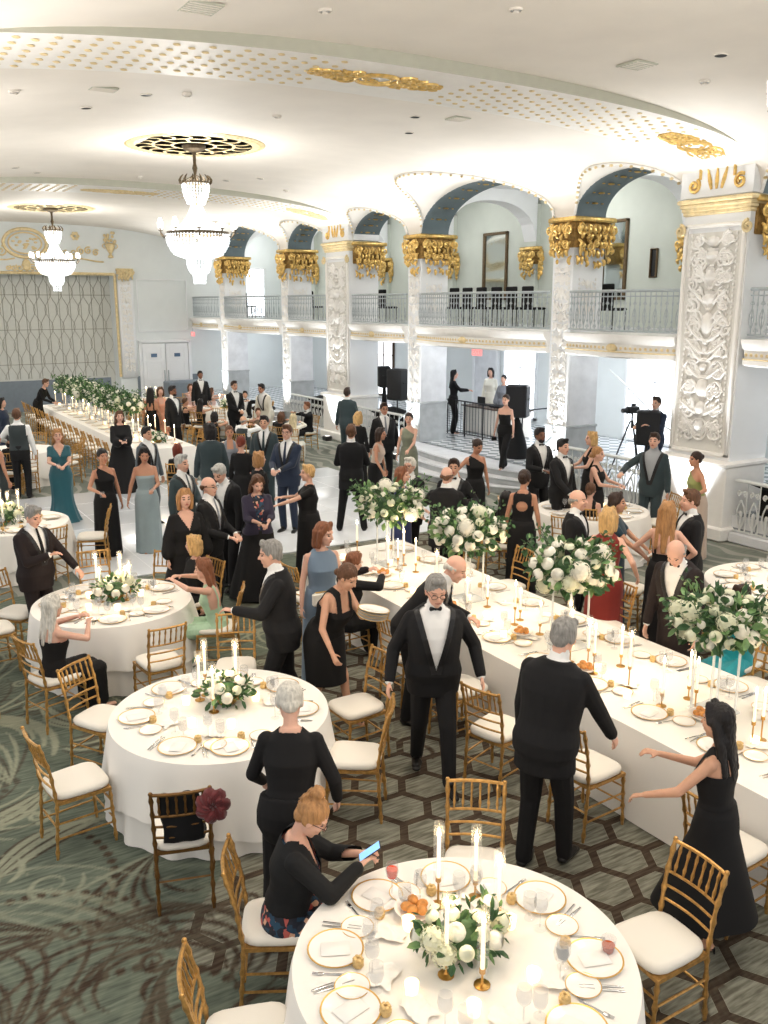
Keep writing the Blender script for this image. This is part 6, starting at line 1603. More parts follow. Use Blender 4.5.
def drop_in(me,name,x,y,z,rz=0.0): 
    o=put(name,me); o.location=(x,y,z); o.rotation_euler=(0,0,rz); return o
def taper(x,y,z,h,base,key,where,glass=True,group=None):
    """candle on a slim brass stick, flame lit, optional clear sleeve"""
    r=empty('taper_candle',(x,y,z)); kk=(round(h,2),round(base,2),glass)
    if kk not in TAP:
        a=MB(); a.lathe([(0.042,0),(0.042,0.004),(0.012,0.01),(0.006,0.02),(0.006,base-0.02),(0.016,base-0.01),(0.016,base+0.015),(0.012,base+0.015)],n=12)
        b=MB(); b.lathe([(0.0115,base),(0.0105,base+h),(0.004,base+h+0.004)],n=10)
        c=MB(); c.lathe([(0.001,base+h+0.002),(0.010,base+h+0.014),(0.008,base+h+0.032),(0.001,base+h+0.06)],n=8)
        d=MB(); d.lathe([(0.03,base-0.01),(0.03,base+h+0.09)],n=16,cap=False)
        TAP[kk]=(a.mesh('candlestick','brass'),b.mesh('candle','wax'),c.mesh('flame','flame'),d.mesh('glass_sleeve','sleeve'))
    t=TAP[kk]
    put('candlestick',t[0],r); c=put('candle',t[1],r); put('flame',t[2],r)
    if glass: put('glass_sleeve',t[3],r)
    reg('taper'+key,r,'tall lit ivory taper candle',where,'taper','candle',group)
    FLAMES.append((x,y,z+h+base+0.03))
    return r
TAP={}; FLAMES=[]
# --- blossoms
def rose_mesh(R_,nm='blossom',mt='petal',seed=1):
    m=MB(); R=random.Random(seed); m.ell((0,0,0),(R_*0.62,R_*0.62,R_*0.6),8,6)
    for ring,(n,ph,rr) in enumerate(((5,0.35,0.5),(6,0.75,0.72),(7,1.15,0.9),(7,1.6,1.0))):
        for k in range(n):
            a=2*PI*k/n+ring*0.5+R.uniform(-.1,.1)
            def fn(u,v,a=a,ph=ph,rr=rr):
                aa=a+(u-0.5)*1.25*(0.6+0.5*math.sin(PI*v)); p=ph*(0.45+0.75*v)+0.06*math.cos((u-0.5)*6); q=R_*rr*(1+0.06*v+0.1*v*v)
                return (q*math.sin(p)*math.cos(aa),q*math.sin(p)*math.sin(aa),q*math.cos(p)*0.9)
            m.grid(fn,3,3)
    return m.mesh(nm,[mt],sharp=75)
def hydrangea_mesh(R_,mt='petal',seed=2):
    m=MB(); R=random.Random(seed); m.ell((0,0,0),(R_*0.85,)*3,10,6); n=70
    for i in range(n):
        z=1-2*(i+0.5)/n; a=i*2.39996; s=math.sqrt(1-z*z); d=V3((s*math.cos(a),s*math.sin(a),z)); t=d.orthogonal().normalized(); b=d.cross(t); w=R.uniform(0,1.5); e=R_*0.2
        for k in range(4):
            aa=w+k*PI/2; q=t*math.cos(aa)+b*math.sin(aa); p=d.cross(q); c=d*R_*R.uniform(0.9,1.03)
            m.add([c,c+q*e*0.7+p*e*0.5+d*e*0.2,c+q*e*1.2+d*e*0.1,c+q*e*0.7-p*e*0.5+d*e*0.2],[(0,1,2,3)])
    return m.mesh('blossom',[mt],sharp=80)
BLO=[rose_mesh(0.055),rose_mesh(0.045,mt='petalw',seed=5),hydrangea_mesh(0.095),hydrangea_mesh(0.08,'petalw',4),rose_mesh(0.03,seed=9)]
def leaves(m,n,C,R3,seed,size=0.06,droop=0.0):
    R=random.Random(seed)
    for i in range(n):
        d=V3((R.gauss(0,1),R.gauss(0,1),R.gauss(0,1)+droop)).normalized()
        c=V3(C)+V3((d.x*R3[0],d.y*R3[1],d.z*R3[2]))*R.uniform(0.6,1.1); L=size*R.uniform(0.7,1.5); 
        o=(d+V3((R.uniform(-.7,.7),R.uniform(-.7,.7),R.uniform(-.7,.7)))).normalized(); s=o.cross(d+V3((0.1,0.2,0.3))).normalized()*L*0.28; up=s.cross(o).normalized()*L*0.1
        m.mi=1 if R.random()<0.35 else 0
        m.add([c,c+o*L*0.35+s+up,c+o*L*0.75+s*0.8+up*0.6,c+o*L,c+o*L*0.75-s*0.8+up*0.6,c+o*L*0.35-s+up,c+o*L*0.5-up],[(0,1,6),(1,2,6),(2,3,6),(3,4,6),(4,5,6),(5,0,6)])
def tall_arrangement(x,y,z,H,seed,label,R3=(0.42,0.42,0.3),nb=40,group='tall white flower arrangements on the long table'):
    r=empty('tall_flower_arrangement',(x,y,z)); tag(r,label,'flower arrangement',group); R=random.Random(seed)
    m=MB(); m.box(0,0,0.01,0.3,0.3,0.02,bev=0.004); m.build('base_plate','acrylic',r)
    m=MB(); m.cyl((0,0,0.02),(0,0,H-0.12),0.011,n=10)
    rod=m.mesh('rod',['acrylic'])
    for sx in (-1,1):
        for sy in (-1,1): put('rod',rod,r,(sx*0.12,sy*0.12,0))
    m=MB(); m.box(0,0,H-0.11,0.28,0.28,0.015,bev=0.004); m.build('top_plate','acrylic',r)
    m=MB(); leaves(m,360,(0,0,H+0.08),(R3[0],R3[1],R3[2]),seed,0.085); m.mi=0; m.ell((0,0,H+0.06),(R3[0]*0.55,R3[1]*0.55,R3[2]*0.55),10,6)
    for k in range(14):
        a=R.uniform(0,6.28); p=V3((math.cos(a)*R3[0]*0.8,math.sin(a)*R3[0]*0.8,H+0.15)); q=p+V3((math.cos(a)*0.14,math.sin(a)*0.14,R.uniform(0.05,0.22))); m.tube([p,p.lerp(q,0.5)+V3((0,0,0.02)),q],0.004,4); leaves(m,7,q,(0.05,0.05,0.06),k+seed,0.05)
    m.build('foliage',['leaf','leaf2'],r,smooth=False)
    for i in range(nb):
        zz=1-1.75*(i+0.5)/nb; a=i*2.39996+seed; s=math.sqrt(max(0,1-zz*zz)); k=R.choice((0,0,1,2,3,1,0,1,4,0)) 
        q=R.uniform(0.93,1.07); o=put('blossom',BLO[k],r,(s*math.cos(a)*R3[0]*q,s*math.sin(a)*R3[1]*q,H+0.08+zz*R3[2]*q))
        d=V3((s*math.cos(a),s*math.sin(a),zz+0.15)); o.rotation_euler=d.to_track_quat('Z','Y').to_euler()
    return r
def low_arrangement(x,y,z,seed,label,R3=(0.19,0.17,0.11),nb=14,group=None):
    r=empty('low_flower_centrepiece',(x,y,z)); tag(r,label,'flower arrangement',group); R=random.Random(seed)
    m=MB(); m.lathe([(0.05,0),(0.08,0.02),(0.1,0.07),(0.095,0.07),(0.001,0.05)],n=16,cap=False); m.build('footed_bowl','brass',r)
    m=MB(); leaves(m,130,(0,0,0.13),R3,seed,0.06); m.mi=0; m.ell((0,0,0.12),(R3[0]*.6,R3[1]*.6,R3[2]*.6),8,6); m.build('foliage',['leaf','leaf2'],r,smooth=False)
    for i in range(nb):
        zz=1-1.15*(i+0.5)/nb; a=i*2.39996+seed; s=math.sqrt(max(0,1-zz*zz)); k=R.choice((0,1,0,1,0,4,3)); q=R.uniform(0.85,1.1)
        o=put('blossom',BLO[k],r,(s*math.cos(a)*R3[0]*q,s*math.sin(a)*R3[1]*q,0.13+zz*R3[2]*q)); o.scale=(0.8,)*3
        d=V3((s*math.cos(a),s*math.sin(a),zz+0.2)); o.rotation_euler=d.to_track_quat('Z','Y').to_euler()
    return r
# --- tables
def cloth_skirt(path,z0,z1,amp,nf,seed,flare=0.05,rows=10,hem=None):
    """path: list of (x,y,nx,ny,s) round the table; returns MB of hanging cloth"""
    R=random.Random(seed); m=MB(); n=len(path); ph=[R.uniform(0,6.28) for _ in range(4)]
    rings=[]
    for k in range(rows+1):
        t=k/rows; ring=[]
        for (x,y,nx,ny,s) in path:
            lowz=z0 if hem is None else hem(s)
            w=amp*t**1.2*(math.sin(nf*s+ph[0])+0.5*math.sin(nf*1.73*s+ph[1])+0.3*math.sin(nf*0.47*s+ph[2]))
            o=0.012*math.sin(PI*min(1,t*6)/2)+flare*t+w*0.6
            ring.append((x+nx*o,y+ny*o,z1+(lowz-z1)*t-0.004*(1-(1-min(1,t*8))**2)))
        rings.append(ring)
    m.loft(rings,cap=False); return m
def round_table(x,y,r,label,seed=1,z=0.75):
    t=empty('round_banquet_table',(x,y,0)); tag(t,label,'table','round banquet tables')
    m=MB(); m.lathe([(r-0.01,z-0.03),(r-0.01,z-0.012)],n=48); m.build('tabletop','wood',t)
    m=MB(); m.lathe([(0.35,0),(0.33,0.03),(0.05,0.06),(0.05,z-0.03)],n=20); m.build('pedestal','darkiron',t)
    N=160
    path=[(r*math.cos(2*PI*i/N),r*math.sin(2*PI*i/N),math.cos(2*PI*i/N),math.sin(2*PI*i/N),2*PI*i/N) for i in range(N)]
    m=cloth_skirt([(a*0.975,b*0.975,c,d,s) for a,b,c,d,s in path],0.01,z-0.02,0.034,15,seed,0.06); m.build('underskirt','cloth',t,sharp=80)
    a0=seed*0.7
    m=cloth_skirt(path,0.3,z,0.042,13,seed+3,0.07,hem=lambda s:0.30-0.16*abs(math.cos(2*(s-a0)))**3)
    m.lathe([(r*k/8 if k else 0.001,z) for k in range(9)],n=N,cap=False); m.build('tablecloth','cloth',t,sharp=50)
    return t
def setting(cx,cy,ang,r,z,key,where,full=True,simple=False):
    """one place setting whose guest sits at angle ang from the table centre"""
    ux,uy=math.cos(ang),math.sin(ang); tx,ty=-uy,ux; rz=math.atan2(uy,ux)+PI/2
    P=lambda o,i:(cx+ux*o+tx*i,cy+uy*o+ty*i)
    x,y=P(r,0); reg('plate'+key,drop_in(ME['plate'],'dinner_plate',x,y,z,rz),'gold-rimmed white dinner plate',where,'plate','plate')
    if full:
        x2,y2=P(r,0); reg('card'+key,drop_in(ME['card'],'menu_card',x2,y2,z+0.0105,rz+0.2),'white menu card',where,'card','card')
    x,y=P(r-0.03,-0.24); 
    if not simple: reg('bread'+key,drop_in(ME['bread_plate'],'bread_plate',*P(r-0.12,0.25),z,rz),'small gold-rimmed bread plate',where,'bread plate','plate')
    for i,o in enumerate((-0.175,-0.2)):
        if simple and i: break
        reg('knife'+key,drop_in(ME['knife'],'table_knife',*P(r-0.01,o),z,rz+rnd.uniform(-.15,.15)+PI),'steel table knife',where,'knife','knife')
    for i,o in enumerate((0.17,)):
        reg('fork'+key,drop_in(ME['fork'],'table_fork',*P(r-0.01,o),z,rz+rnd.uniform(-.2,.2)+PI),'steel table fork',where,'fork','fork')
    reg('wine'+key,drop_in(ME['wine'],'wine_glass',*P(r-0.2,-0.14),z),'clear stemmed wine glass',where,'wine glass','glass')
    if not simple:
        reg('water'+key,drop_in(ME['water'],'water_goblet',*P(r-0.17,-0.05),z),'clear water goblet',where,'goblet','glass')
    if full:
        reg('favor'+key,drop_in(ME['favor'],'favour_bundle',*P(r-0.13,0.1),z,rnd.uniform(0,6)),'small beige gold favour bundle',where,'favour','favour')
        if rnd.random()<0.6: reg('napkin'+key,drop_in(ME['napkin'],'napkin',*P(r-0.27,0.16),z,rz+rnd.uniform(-1,1)),'crumpled white linen napkin',where,'napkin','napkin')
def chairs_round(cx,cy,d,angs,where,labels=None,dark=()):
    for i,a in enumerate(angs):
        a=math.radians(a) 
        l=labels[i] if labels else None
        o=chair(cx+d*math.cos(a),cy+d*math.sin(a),-math.cos(a),-math.sin(a),l,'gold chairs '+where,dark=(i in dark))
        if not l: reg('chair'+where,o,'gold chair with ivory cushion',where,'chair','chair','gold chairs '+where)
ZT=0.752
# FRONT ROUND TABLE
round_table(2.4,3.15,0.87,'front round table with white cloth, tapers and a low flower centrepiece',1)
W='on the front round table'
for a in (143,101,63,14,-32,-75,180,-120): setting(2.4,3.15,math.radians(a),0.66,ZT,'FG',W)
low_arrangement(2.42,3.2,ZT,3,'low white flower centrepiece amid tapers on the front round table',(0.24,0.2,0.12),18,'low flower centrepieces')
for (u,v,b) in ((438,905,.16),(475,898,.1),(498,925,.1),(482,985,.08),(446,975,.12)):
    p=at(u,v,ZT); taper(p.x,p.y,ZT,0.26,b,'FG',W)
def votives(pts,key,W):
    for p in pts: 
        o=drop_in(ME['votive'],'votive_candle',p[0],p[1],ZT); reg('votive'+key,o,'glowing frosted glass votive',W,'votive','candle')
votives([(2.4+0.36*math.cos(a),3.15+0.36*math.sin(a)) for a in (0.2,1.9,3.3,4.2,5.3)],'FG',W)
p=at(415,915,ZT)
def bread(x,y,key,W):
    reg('bowl'+key,drop_in(ME['bowl'],'bread_bowl',x,y,ZT),'white bowl of bread rolls',W,'bowl','bowl')
    for k in range(5):
        a=k*1.2566; reg('roll'+key,drop_in(ME['roll'],'bread_roll',x+0.045*math.cos(a),y+0.045*math.sin(a),ZT+0.03+0.012*(k%2),a),'golden baked bread roll',W,'roll','bread')
bread(p.x,p.y,'FG',W)
def drink(u,v,me,liq,name,label,cat='glass',h=(0.0,0.07),r=0.034,zb=0.0):
    p=at(u,v,ZT); o=empty(name,(p.x,p.y,ZT)); tag(o,label,cat); put('glass_bowl',me,o); m=MB(); m.lathe([(r*0.8,zb+h[0]),(r,zb+h[1])],n=16); m.build('drink',liq,o)
drink(392,895,ME['wine'],'orange','cocktail_glass','stemmed glass of orange red cocktail beside the woman with the phone',h=(0.0,0.05),r=0.032,zb=0.118)
drink(608,952,ME['tumbler'],'amber','whiskey_glass','short tumbler of amber drink near the right edge of the front round table',h=(0.006,0.045),r=0.033)
# MIDDLE ROUND TABLE
round_table(2.4,6.5,0.88,'middle round table with white cloth beside the red-flower chair',2)
W='on the middle round table'
for a in (110,160,-140,-105,60,15,-30): setting(2.4,6.5,math.radians(a),0.66,ZT,'T2',W)
low_arrangement(2.5,6.6,ZT,7,'low white flower centrepiece on the middle round table',(0.2,0.18,0.11),14,'low flower centrepieces')
for (u,v,b) in ((200,700,.1),(206,695,.18),(214,712,.1),(237,698,.2)):
    p=at(u,v,ZT); taper(p.x,p.y,ZT,0.24,b,'T2',W)
votives([(2.4+0.33*math.cos(a),6.5+0.33*math.sin(a)) for a in (0.1,2.2,3.6,4.6)],'T2',W)
# LEFT ROUND TABLE
round_table(2.4,9.75,0.86,'left round table with white cloth where the mint dress woman sits',3)
W='on the left round table'
for a in (110,160,-150,-105,60,15,-60): setting(2.4,9.75,math.radians(a),0.64,ZT,'T3',W)
low_arrangement(2.45,9.8,ZT,11,'low white flower centrepiece on the left round table',(0.22,0.2,0.13),14,'low flower centrepieces')
for (u,v,b) in ((98,596,.2),(101,602,.1),(122,596,.2),(127,600,.1),(131,598,.12)):
    p=at(u,v,ZT); taper(p.x,p.y,ZT,0.24,b,'T3',W)
votives([(2.4+0.33*math.cos(a),9.75+0.33*math.sin(a)) for a in (0.1,2.2,3.6,4.6)],'T3',W)
# RIGHT ROUND TABLE
round_table(9.42,6.25,0.92,'right round table cut by the edge, beyond the long table',4)
W='on the right round table'
for a in (120,165,-150,-110,75): setting(9.42,6.25,math.radians(a),0.68,ZT,'T4',W)
low_arrangement(9.4,6.1,ZT,17,'low white flower centrepiece on the right round table',group='low flower centrepieces')
for dx,dy,b in ((-0.15,0.1,.18),(0.1,0.12,.12),(-0.05,-0.18,.1),(0.12,-0.1,.2)): taper(9.4+dx,6.1+dy,ZT,0.24,b,'T4',W)
# COCKTAIL ROUND TABLE by the terrace
round_table(10.25,10.35,0.9,'round table with white cloth between the keyhole-dress woman and the red dress woman',5)
W='on the table behind the red dress'
for a in range(0,360,45): setting(10.25,10.35,math.radians(a),0.66,ZT,'T5',W,simple=True)
votives([(10.25+0.3*math.cos(a),10.35+0.3*math.sin(a)) for a in (0.1,2.2,4)],'T5',W)
# FAR LEFT TABLE
round_table(2.05,14.3,0.87,'far left round table with glowing candles at the dance floor edge',6)
W='on the far left round table'
for a in (-120,-60,0,-90,60): setting(2.05,14.3,math.radians(a),0.62,ZT,'T6',W,simple=True)
low_arrangement(2.0,14.3,ZT,23,'low white flower centrepiece on the far left round table by the dance floor',(0.3,0.26,0.16),16,group='low flower centrepieces')
for dx,dy,b in ((-0.2,0.1,.18),(0.1,0.22,.12),(-0.05,-0.2,.1),(0.2,-0.1,.2),(0.0,0.3,0.15)): taper(2.0+dx,14.3+dy,ZT,0.24,b,'T6',W)
# two tables at the far end
for i,(x,y,l,w) in enumerate(((10.6,27.0,'far round table where the guests sit by the balustrade','on the far table by the balustrade'),(9.4,30.8,'farthest round table, in front of the double doors','on the table before the double doors'))):
    round_table(x,y,0.87,l,8+i)
    for a in range(0,360,60): setting(x,y,math.radians(a),0.62,ZT,'T%d'%(8+i),w,simple=True)
    for dx,dy,b in ((-0.15,0.1,.14),(0.12,-0.1,.14),(0.05,0.15,.1)): taper(x+dx,y+dy,ZT,0.24,b,'T%d'%(8+i),w)
    low_arrangement(x,y,ZT,31+i,'low white flower centrepiece '+w,group='low flower centrepieces')
round_table(3.4,21.6,0.87,'round table with white cloth behind the woman in the teal gown',10)
round_table(3.9,31.9,0.8,'small round table at the stage end behind the bending woman',11)
# LONG TABLES
def long_table(x0,x1,y0,y1,label,seed):
    cx,cy=(x0+x1)/2,(y0+y1)/2
    t=empty('long_banquet_table',(cx,cy,0)); tag(t,label,'table')
    W=x1-x0;L=y1-y0; path=[];s=0;st=0.035;c=0.05
    def seg(ax,ay,bx,by,nx,ny):
        nonlocal s
        d=math.hypot(bx-ax,by-ay); n=max(1,int(d/st))
        for i in range(n): path.append((ax+(bx-ax)*i/n,ay+(by-ay)*i/n,nx,ny,s)); s+=d/n
    def cor(ax,ay,a0):
        nonlocal s
        for i in range(6):
            a=a0+i/6*PI/2; path.append((ax+c*math.cos(a),ay+c*math.sin(a),math.cos(a),math.sin(a),s)); s+=0.04
    hx,hy=W/2,L/2
    seg(-hx+c,-hy,hx-c,-hy,0,-1); cor(hx-c,-hy+c,-PI/2); seg(hx,-hy+c,hx,hy-c,1,0); cor(hx-c,hy-c,0); seg(hx-c,hy,-hx+c,hy,0,1); cor(-hx+c,hy-c,PI/2); seg(-hx,hy-c,-hx,-hy+c,-1,0); cor(-hx+c,-hy+c,PI)
    m=cloth_skirt(path,0.012,0.75,0.026,4.6,seed,0.055)
    o=len(m.v); m.add([(p[0],p[1],0.75) for p in path],[tuple(range(len(path)))])
    m.build('tablecloth','cloth',t,sharp=50)
    m=MB(); m.box(0,0,0.73,W-0.04,L-0.04,0.025); m.build('tabletop','wood',t)
    for sx in (-1,1):
        for sy in (-1,0,1): m=MB(); m.cyl((sx*(hx-0.2),sy*(hy-0.3),0),(sx*(hx-0.2),sy*(hy-0.3),0.72),0.02); m.build('leg','darkiron',t)
    return t
LX0,LX1,LY0,LY1=5.05,6.6,1.4,10.35
long_table(LX0,LX1,LY0,LY1,'long banquet table in white linen running across the right half of the room',1)
WL='on the long table'
ny=13
for i in range(ny):
    y=2.0+ (LY1-0.45-2.0)*i/(ny-1)
    if i%1==0:
        setting(LX0+0.25+0.05,y,PI,0.0,ZT,'LN','along the near side of the long table')
        setting(LX1-0.25,y,0.0,0.0,ZT,'LF','along the far side of the long table',simple=(y>7))
R5=random.Random(12)
def letters(cu,parent,loc,rot):
    t=bpy.data.objects.new('tmp',cu); COL.objects.link(t); dg=bpy.context.evaluated_depsgraph_get()
    me=bpy.data.meshes.new_from_object(t.evaluated_get(dg)); bpy.data.objects.remove(t); me.materials.clear(); me.materials.append(M['card'])
    o=put('lettering',me,parent,loc); o.rotation_euler=rot
for (u,v) in ((357,522),(379,541),(398,541),(404,531),(416,540),(437,553),(438,572),(488,578),(521,590),(516,583),(541,603),(560,615),(590,622),(623,628),(632,634),(663,660),(692,653),(699,660),(757,690),(766,690),(571,603),(540,640),(415,590)):
    h=R5.choice((0.2,0.24,0.28)); b=R5.choice((0.1,0.14,0.18)); p=at(u,v,ZT+h+b+0.03)
    x=min(max(p.x,LX0+0.5),LX1-0.5); y=p.y
    taper(x,y,ZT,h,b,'L',WL,glass=R5.random()<0.3)
for y in (9.0,7.6,6.55,5.55,4.35,3.3): bread(5.55+0.1*math.sin(y*9),y,'L',WL)
votives([(5.62+0.22*math.sin(i*2.1),2.2+0.55*i) for i in range(15)],'L',WL)
for (Y,z0,l) in ((9.4,0,'tall white flower arrangement farthest from the camera on the long table'),(7.75,1,'tall white flower arrangement in front of the embracing men'),(6.1,2,'tall white flower arrangement below the red dress woman'),(4.4,3,'tall white flower arrangement beside the woman in bright teal')):
    tall_arrangement(5.83,Y,ZT,0.72,z0*7+2,l,(0.38,0.38,0.22) if z0<3 else (0.36,0.36,0.19))
# ------------------------------------------------------------ chairs near
c=chair
c(1.22,6.48,1,0.12,'gold chair seen side on at the left of the middle round table',dark=False)
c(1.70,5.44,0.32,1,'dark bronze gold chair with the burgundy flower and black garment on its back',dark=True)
c(3.22,5.72,-1,0.75,'gold chair facing the middle round table, right behind the white-haired woman')
c(3.68,6.5,-1,-0.05,'gold chair whose top rail the plate-carrying woman holds')
c(3.1,7.9,-0.45,-1,'gold chair on the far side of the middle round table, beside the blurred grey-haired man')
c(1.68,7.45,0.6,-0.9,'gold chair at the upper left of the middle round table, below the seated blonde-white woman')
c(2.5,8.45,-0.05,1,'gold chair with empty seat on the near side of the left round table')
c(3.14,4.04,-0.62,-0.8,'gold chair on the far side of the front round table, back to the hexagon carpet')
c(3.62,2.96,-1,0.05,'large gold chair on the right side of the front round table')
c(1.37,3.52,1,-0.38,'gold chair cut by the bottom edge, left of the front round table')
SEATC={}
# left table others
for (x,y,l) in ((1.55,10.75,'gold chair behind the standing grey-haired man at the left round table'),(2.55,11.05,'gold chair on the far side of the left round table, before the black gown woman'),(3.2,10.6,'gold chair at the left round table in front of the blurred woman in black'),):
    d=V3((2.4-x,9.75-y)); c(x,y,d.x,d.y,l)
c(0.75,8.9,0.6,1,'gold chair at the left edge of the picture with a black bag hung on it')
c(1.2,10.3,1,0.1,'gold chair at the left edge beside the standing grey-haired man')
c(0.8,9.6,0.9,-0.1,'gold chair half hidden at the left edge, between the bag chair and the standing man')
# long table near side (face +X) and far side (face -X)
for (x,y,l) in ((4.72,6.35,'gold chair by the long table, right of the man in the bow tie'),(4.5,5.5,'gold chair turned outward beside the man seen from behind'),(4.68,4.62,'gold chair under the hand of the man seen from behind at the long table'),(4.72,3.35,'gold chair behind the walking woman in the black dress, at the long table'),(4.72,8.6,'gold chair of the woman with the low ponytail at the long table'),(4.72,9.5,'gold chair beyond the ponytail woman at the long table'),(4.75,7.3,'gold chair hidden behind the man in the bow tie')):
    c(x,y,1,0.1 if 'outward' not in l else 0.3,l)
for (y,l) in ((8.55,'gold chair on the far side of the long table, between two tall flower arrangements'),(6.85,'gold chair on the far side of the long table in front of the red dress'),(5.95,'gold chair on the far side of the long table beside the man looking down'),(4.9,'gold chair on the far side of the long table, behind the rightmost tall flowers'),(9.6,'gold chair on the far side of the long table under the farthest tall flowers')):
    c(7.05,y,-1,0.05,l)
# around the terrace table
for a,l in ((-150,'gold chair on the near left of the round table behind the red dress woman'),(-20,'gold chair by the balustrade, right of the table behind the red dress woman'),(-60,'gold chair turned away beside the blonde woman with long hair'),(150,'gold chair on the far left of the table behind the red dress woman')):
    a=math.radians(a); c(10.25+1.2*math.cos(a),10.35+1.2*math.sin(a),-math.cos(a),-math.sin(a),l)
c(8.3,7.7,0.6,-1,'gold chair tipped close to the back of the blonde woman with long hair')
for a in (100,160,-95):
    r_=math.radians(a); c(9.42+1.2*math.cos(r_),6.25+1.2*math.sin(r_),-math.cos(r_),-math.sin(r_),{100:'gold chair on the far side of the right round table, against the white balustrade',160:'gold chair at the left of the right round table',-95:'gold chair on the near side of the right round table'}[a])
# far left table
chairs_round(2.05,14.3,1.2,(-75,-20),'at the far left round table')
chairs_round(10.6,27.0,1.22,(200,240,290,340,20,150),'round the far table by the balustrade')
chairs_round(9.4,30.8,1.22,(180,215,250,290,330),'at the table before the double doors')
chairs_round(3.4,21.6,1.22,(-140,-90,-40,0,60),'round the table behind the teal gown')
# ------------------------------------------------------------ head table
HX0,HX1,HY0,HY1=5.75,7.1,20.1,31.0
long_table(HX0,HX1,HY0,HY1,'long head table with a garland of raised white flowers, running towards the stage',4)
nh=15
for i in range(nh):
    y=HY0+0.5+(HY1-HY0-1.0)*i/(nh-1)
    for (x,s) in ((HX0+0.28,-1),(HX1-0.28,1)):
        w='along the %s side of the head table'%('left' if s<0 else 'right')
        reg('hp%d'%s,drop_in(ME['plate'],'dinner_plate',x,y,ZT),'gold-rimmed white dinner plate',w,'plate','plate')
        reg('hg%d'%s,drop_in(ME['wine'],'wine_glass',x-s*0.2,y+0.15,ZT),'clear stemmed wine glass',w,'glass','glass')
    o=chair(HX0-0.32,y,1,0,None); reg('hcL',o,'gold chair with ivory cushion','along the left side of the head table','chair','chair')
    o=chair(HX1+0.32,y,-1,0,None); reg('hcR',o,'gold chair with ivory cushion','along the right side of the head table','chair','chair')
    for k in range(2):
        taper(6.5+(-0.28 if k else 0.28)+0.05*math.sin(i*3+k),y+0.15*k,ZT,0.28,0.12+0.05*((i+k)%3),'H','on the head table',glass=False)
    if i%2==0: votives([(6.3,y+0.2),(6.75,y-0.15)],'H','on the head table')
A0=None
ndv=9
hn=['nearest the dance floor','second from the dance floor','third from the dance floor','fourth from the dance floor','midway along','fourth from the stage','third from the stage','second from the stage','nearest the stage']
for i in range(ndv):
    y=23.4+(30.2-23.4)*i/(ndv-1)
    if i==0: A0=tall_arrangement(6.5,y,ZT,0.62,77,'raised white flowers in the head table garland, '+hn[i],(0.36,0.56,0.22),22,'garland of raised white flowers on the head table'); AS=snapshot(A0)
    else:
        o=clone(AS,(6.5,y,ZT),i*1.1); o['label']='raised white flowers in the head table garland, '+hn[i]
low_arrangement(6.5,21.0,ZT,41,'low white flowers at the dance floor end of the head table',group='low flower centrepieces')
# ------------------------------------------------------------ things on chairs
def red_flower():
    m=MB(); R=random.Random(2)
    for ring,(n,ph,rr) in enumerate(((4,0.5,0.05),(5,0.95,0.09),(6,1.3,0.12),(7,1.6,0.135))):
        for k in range(n):
            a=2*PI*k/n+ring*0.6
            def fn(u,v,a=a,ph=ph,rr=rr):
                w=(u-0.5)*1.1*max(0,math.sin(PI*(0.15+0.8*v)))**0.6; q=rr*(0.25+0.85*v); p=ph*(0.5+0.6*v)
                aa=a+w; return (q*math.sin(p)*math.cos(aa)*1.1,q*math.sin(p)*math.sin(aa)*1.1,0.05+q*math.cos(p)*0.9+0.012*math.sin(u*PI*2+v*5))
            m.grid(fn,7,6)
    m.ell((0,0,0.04),(0.035,0.035,0.035),8,6)
    return m
cc=V3((1.70,5.44,0)); f=V3((0.32,1,0)).normalized(); rt=V3((f.y,-f.x,0))
o=red_flower().build('fabric_flower','flowerred',sharp=80); p=cc-f*0.33+rt*0.2; o.location=(p.x,p.y,0.83); o.rotation_euler=V3((-f.x,-f.y,0.35)).to_track_quat('Z','Y').to_euler(); o.scale=(.72,)*3; tag(o,'big burgundy fabric flower pinned to the corner of the dark gold chair','fabric flower')
m=MB()
def gar(u,v):
    x=-0.13+0.26*u; 
    if v<0.55: t=v/0.55; y=-0.245+0.02*t; z=0.9-0.38*t
    else: t=(v-0.55)/0.45; y=-0.2+0.3*t; z=0.53-0.01*t
    return (x+0.05*(v-0.3)+0.006*math.sin(v*20),y+0.022*math.sin(u*9)*v,z+0.01*math.sin(u*11+v*4))
m.grid(gar,12,18)
m.xf(lambda p:p); o=m.build('folded_garment','blackcloth',sharp=80); so=o.modifiers.new('thick','SOLIDIFY'); so.thickness=0.02; o.location=cc; o.rotation_euler=(0,0,math.atan2(-f.x,f.y)); tag(o,'black folded garment draped inside the dark gold chair with the burgundy flower','garment')
# black bag with white lettering at the left edge
b=empty('tote_bag',(0.0,0,0)); 
bc=V3((0.75,8.9,0)); bf=V3((0.6,1,0)).normalized(); 
b.location=(bc.x-bf.x*0.36,bc.y-bf.y*0.36,0); b.rotation_euler=(0,0,math.atan2(-bf.x,bf.y)); tag(b,'black cloth bag with small white lettering hung on the chair at the left edge','bag')
m=MB(); m.box(0,0,0.66,0.36,0.07,0.34,bev=0.03); m.tube([(-0.1,0,0.82),(-0.08,0,0.94),(0.08,0,0.94),(0.1,0,0.82)],0.012,6); m.build('bag_body','blackcloth',b)
cu=bpy.data.curves.new('lettering','FONT'); cu.body='m'; cu.size=0.13; cu.extrude=0.001; cu.align_x='CENTER'; letters(cu,b,(0,-0.04,0.66),(PI/2,0,0))
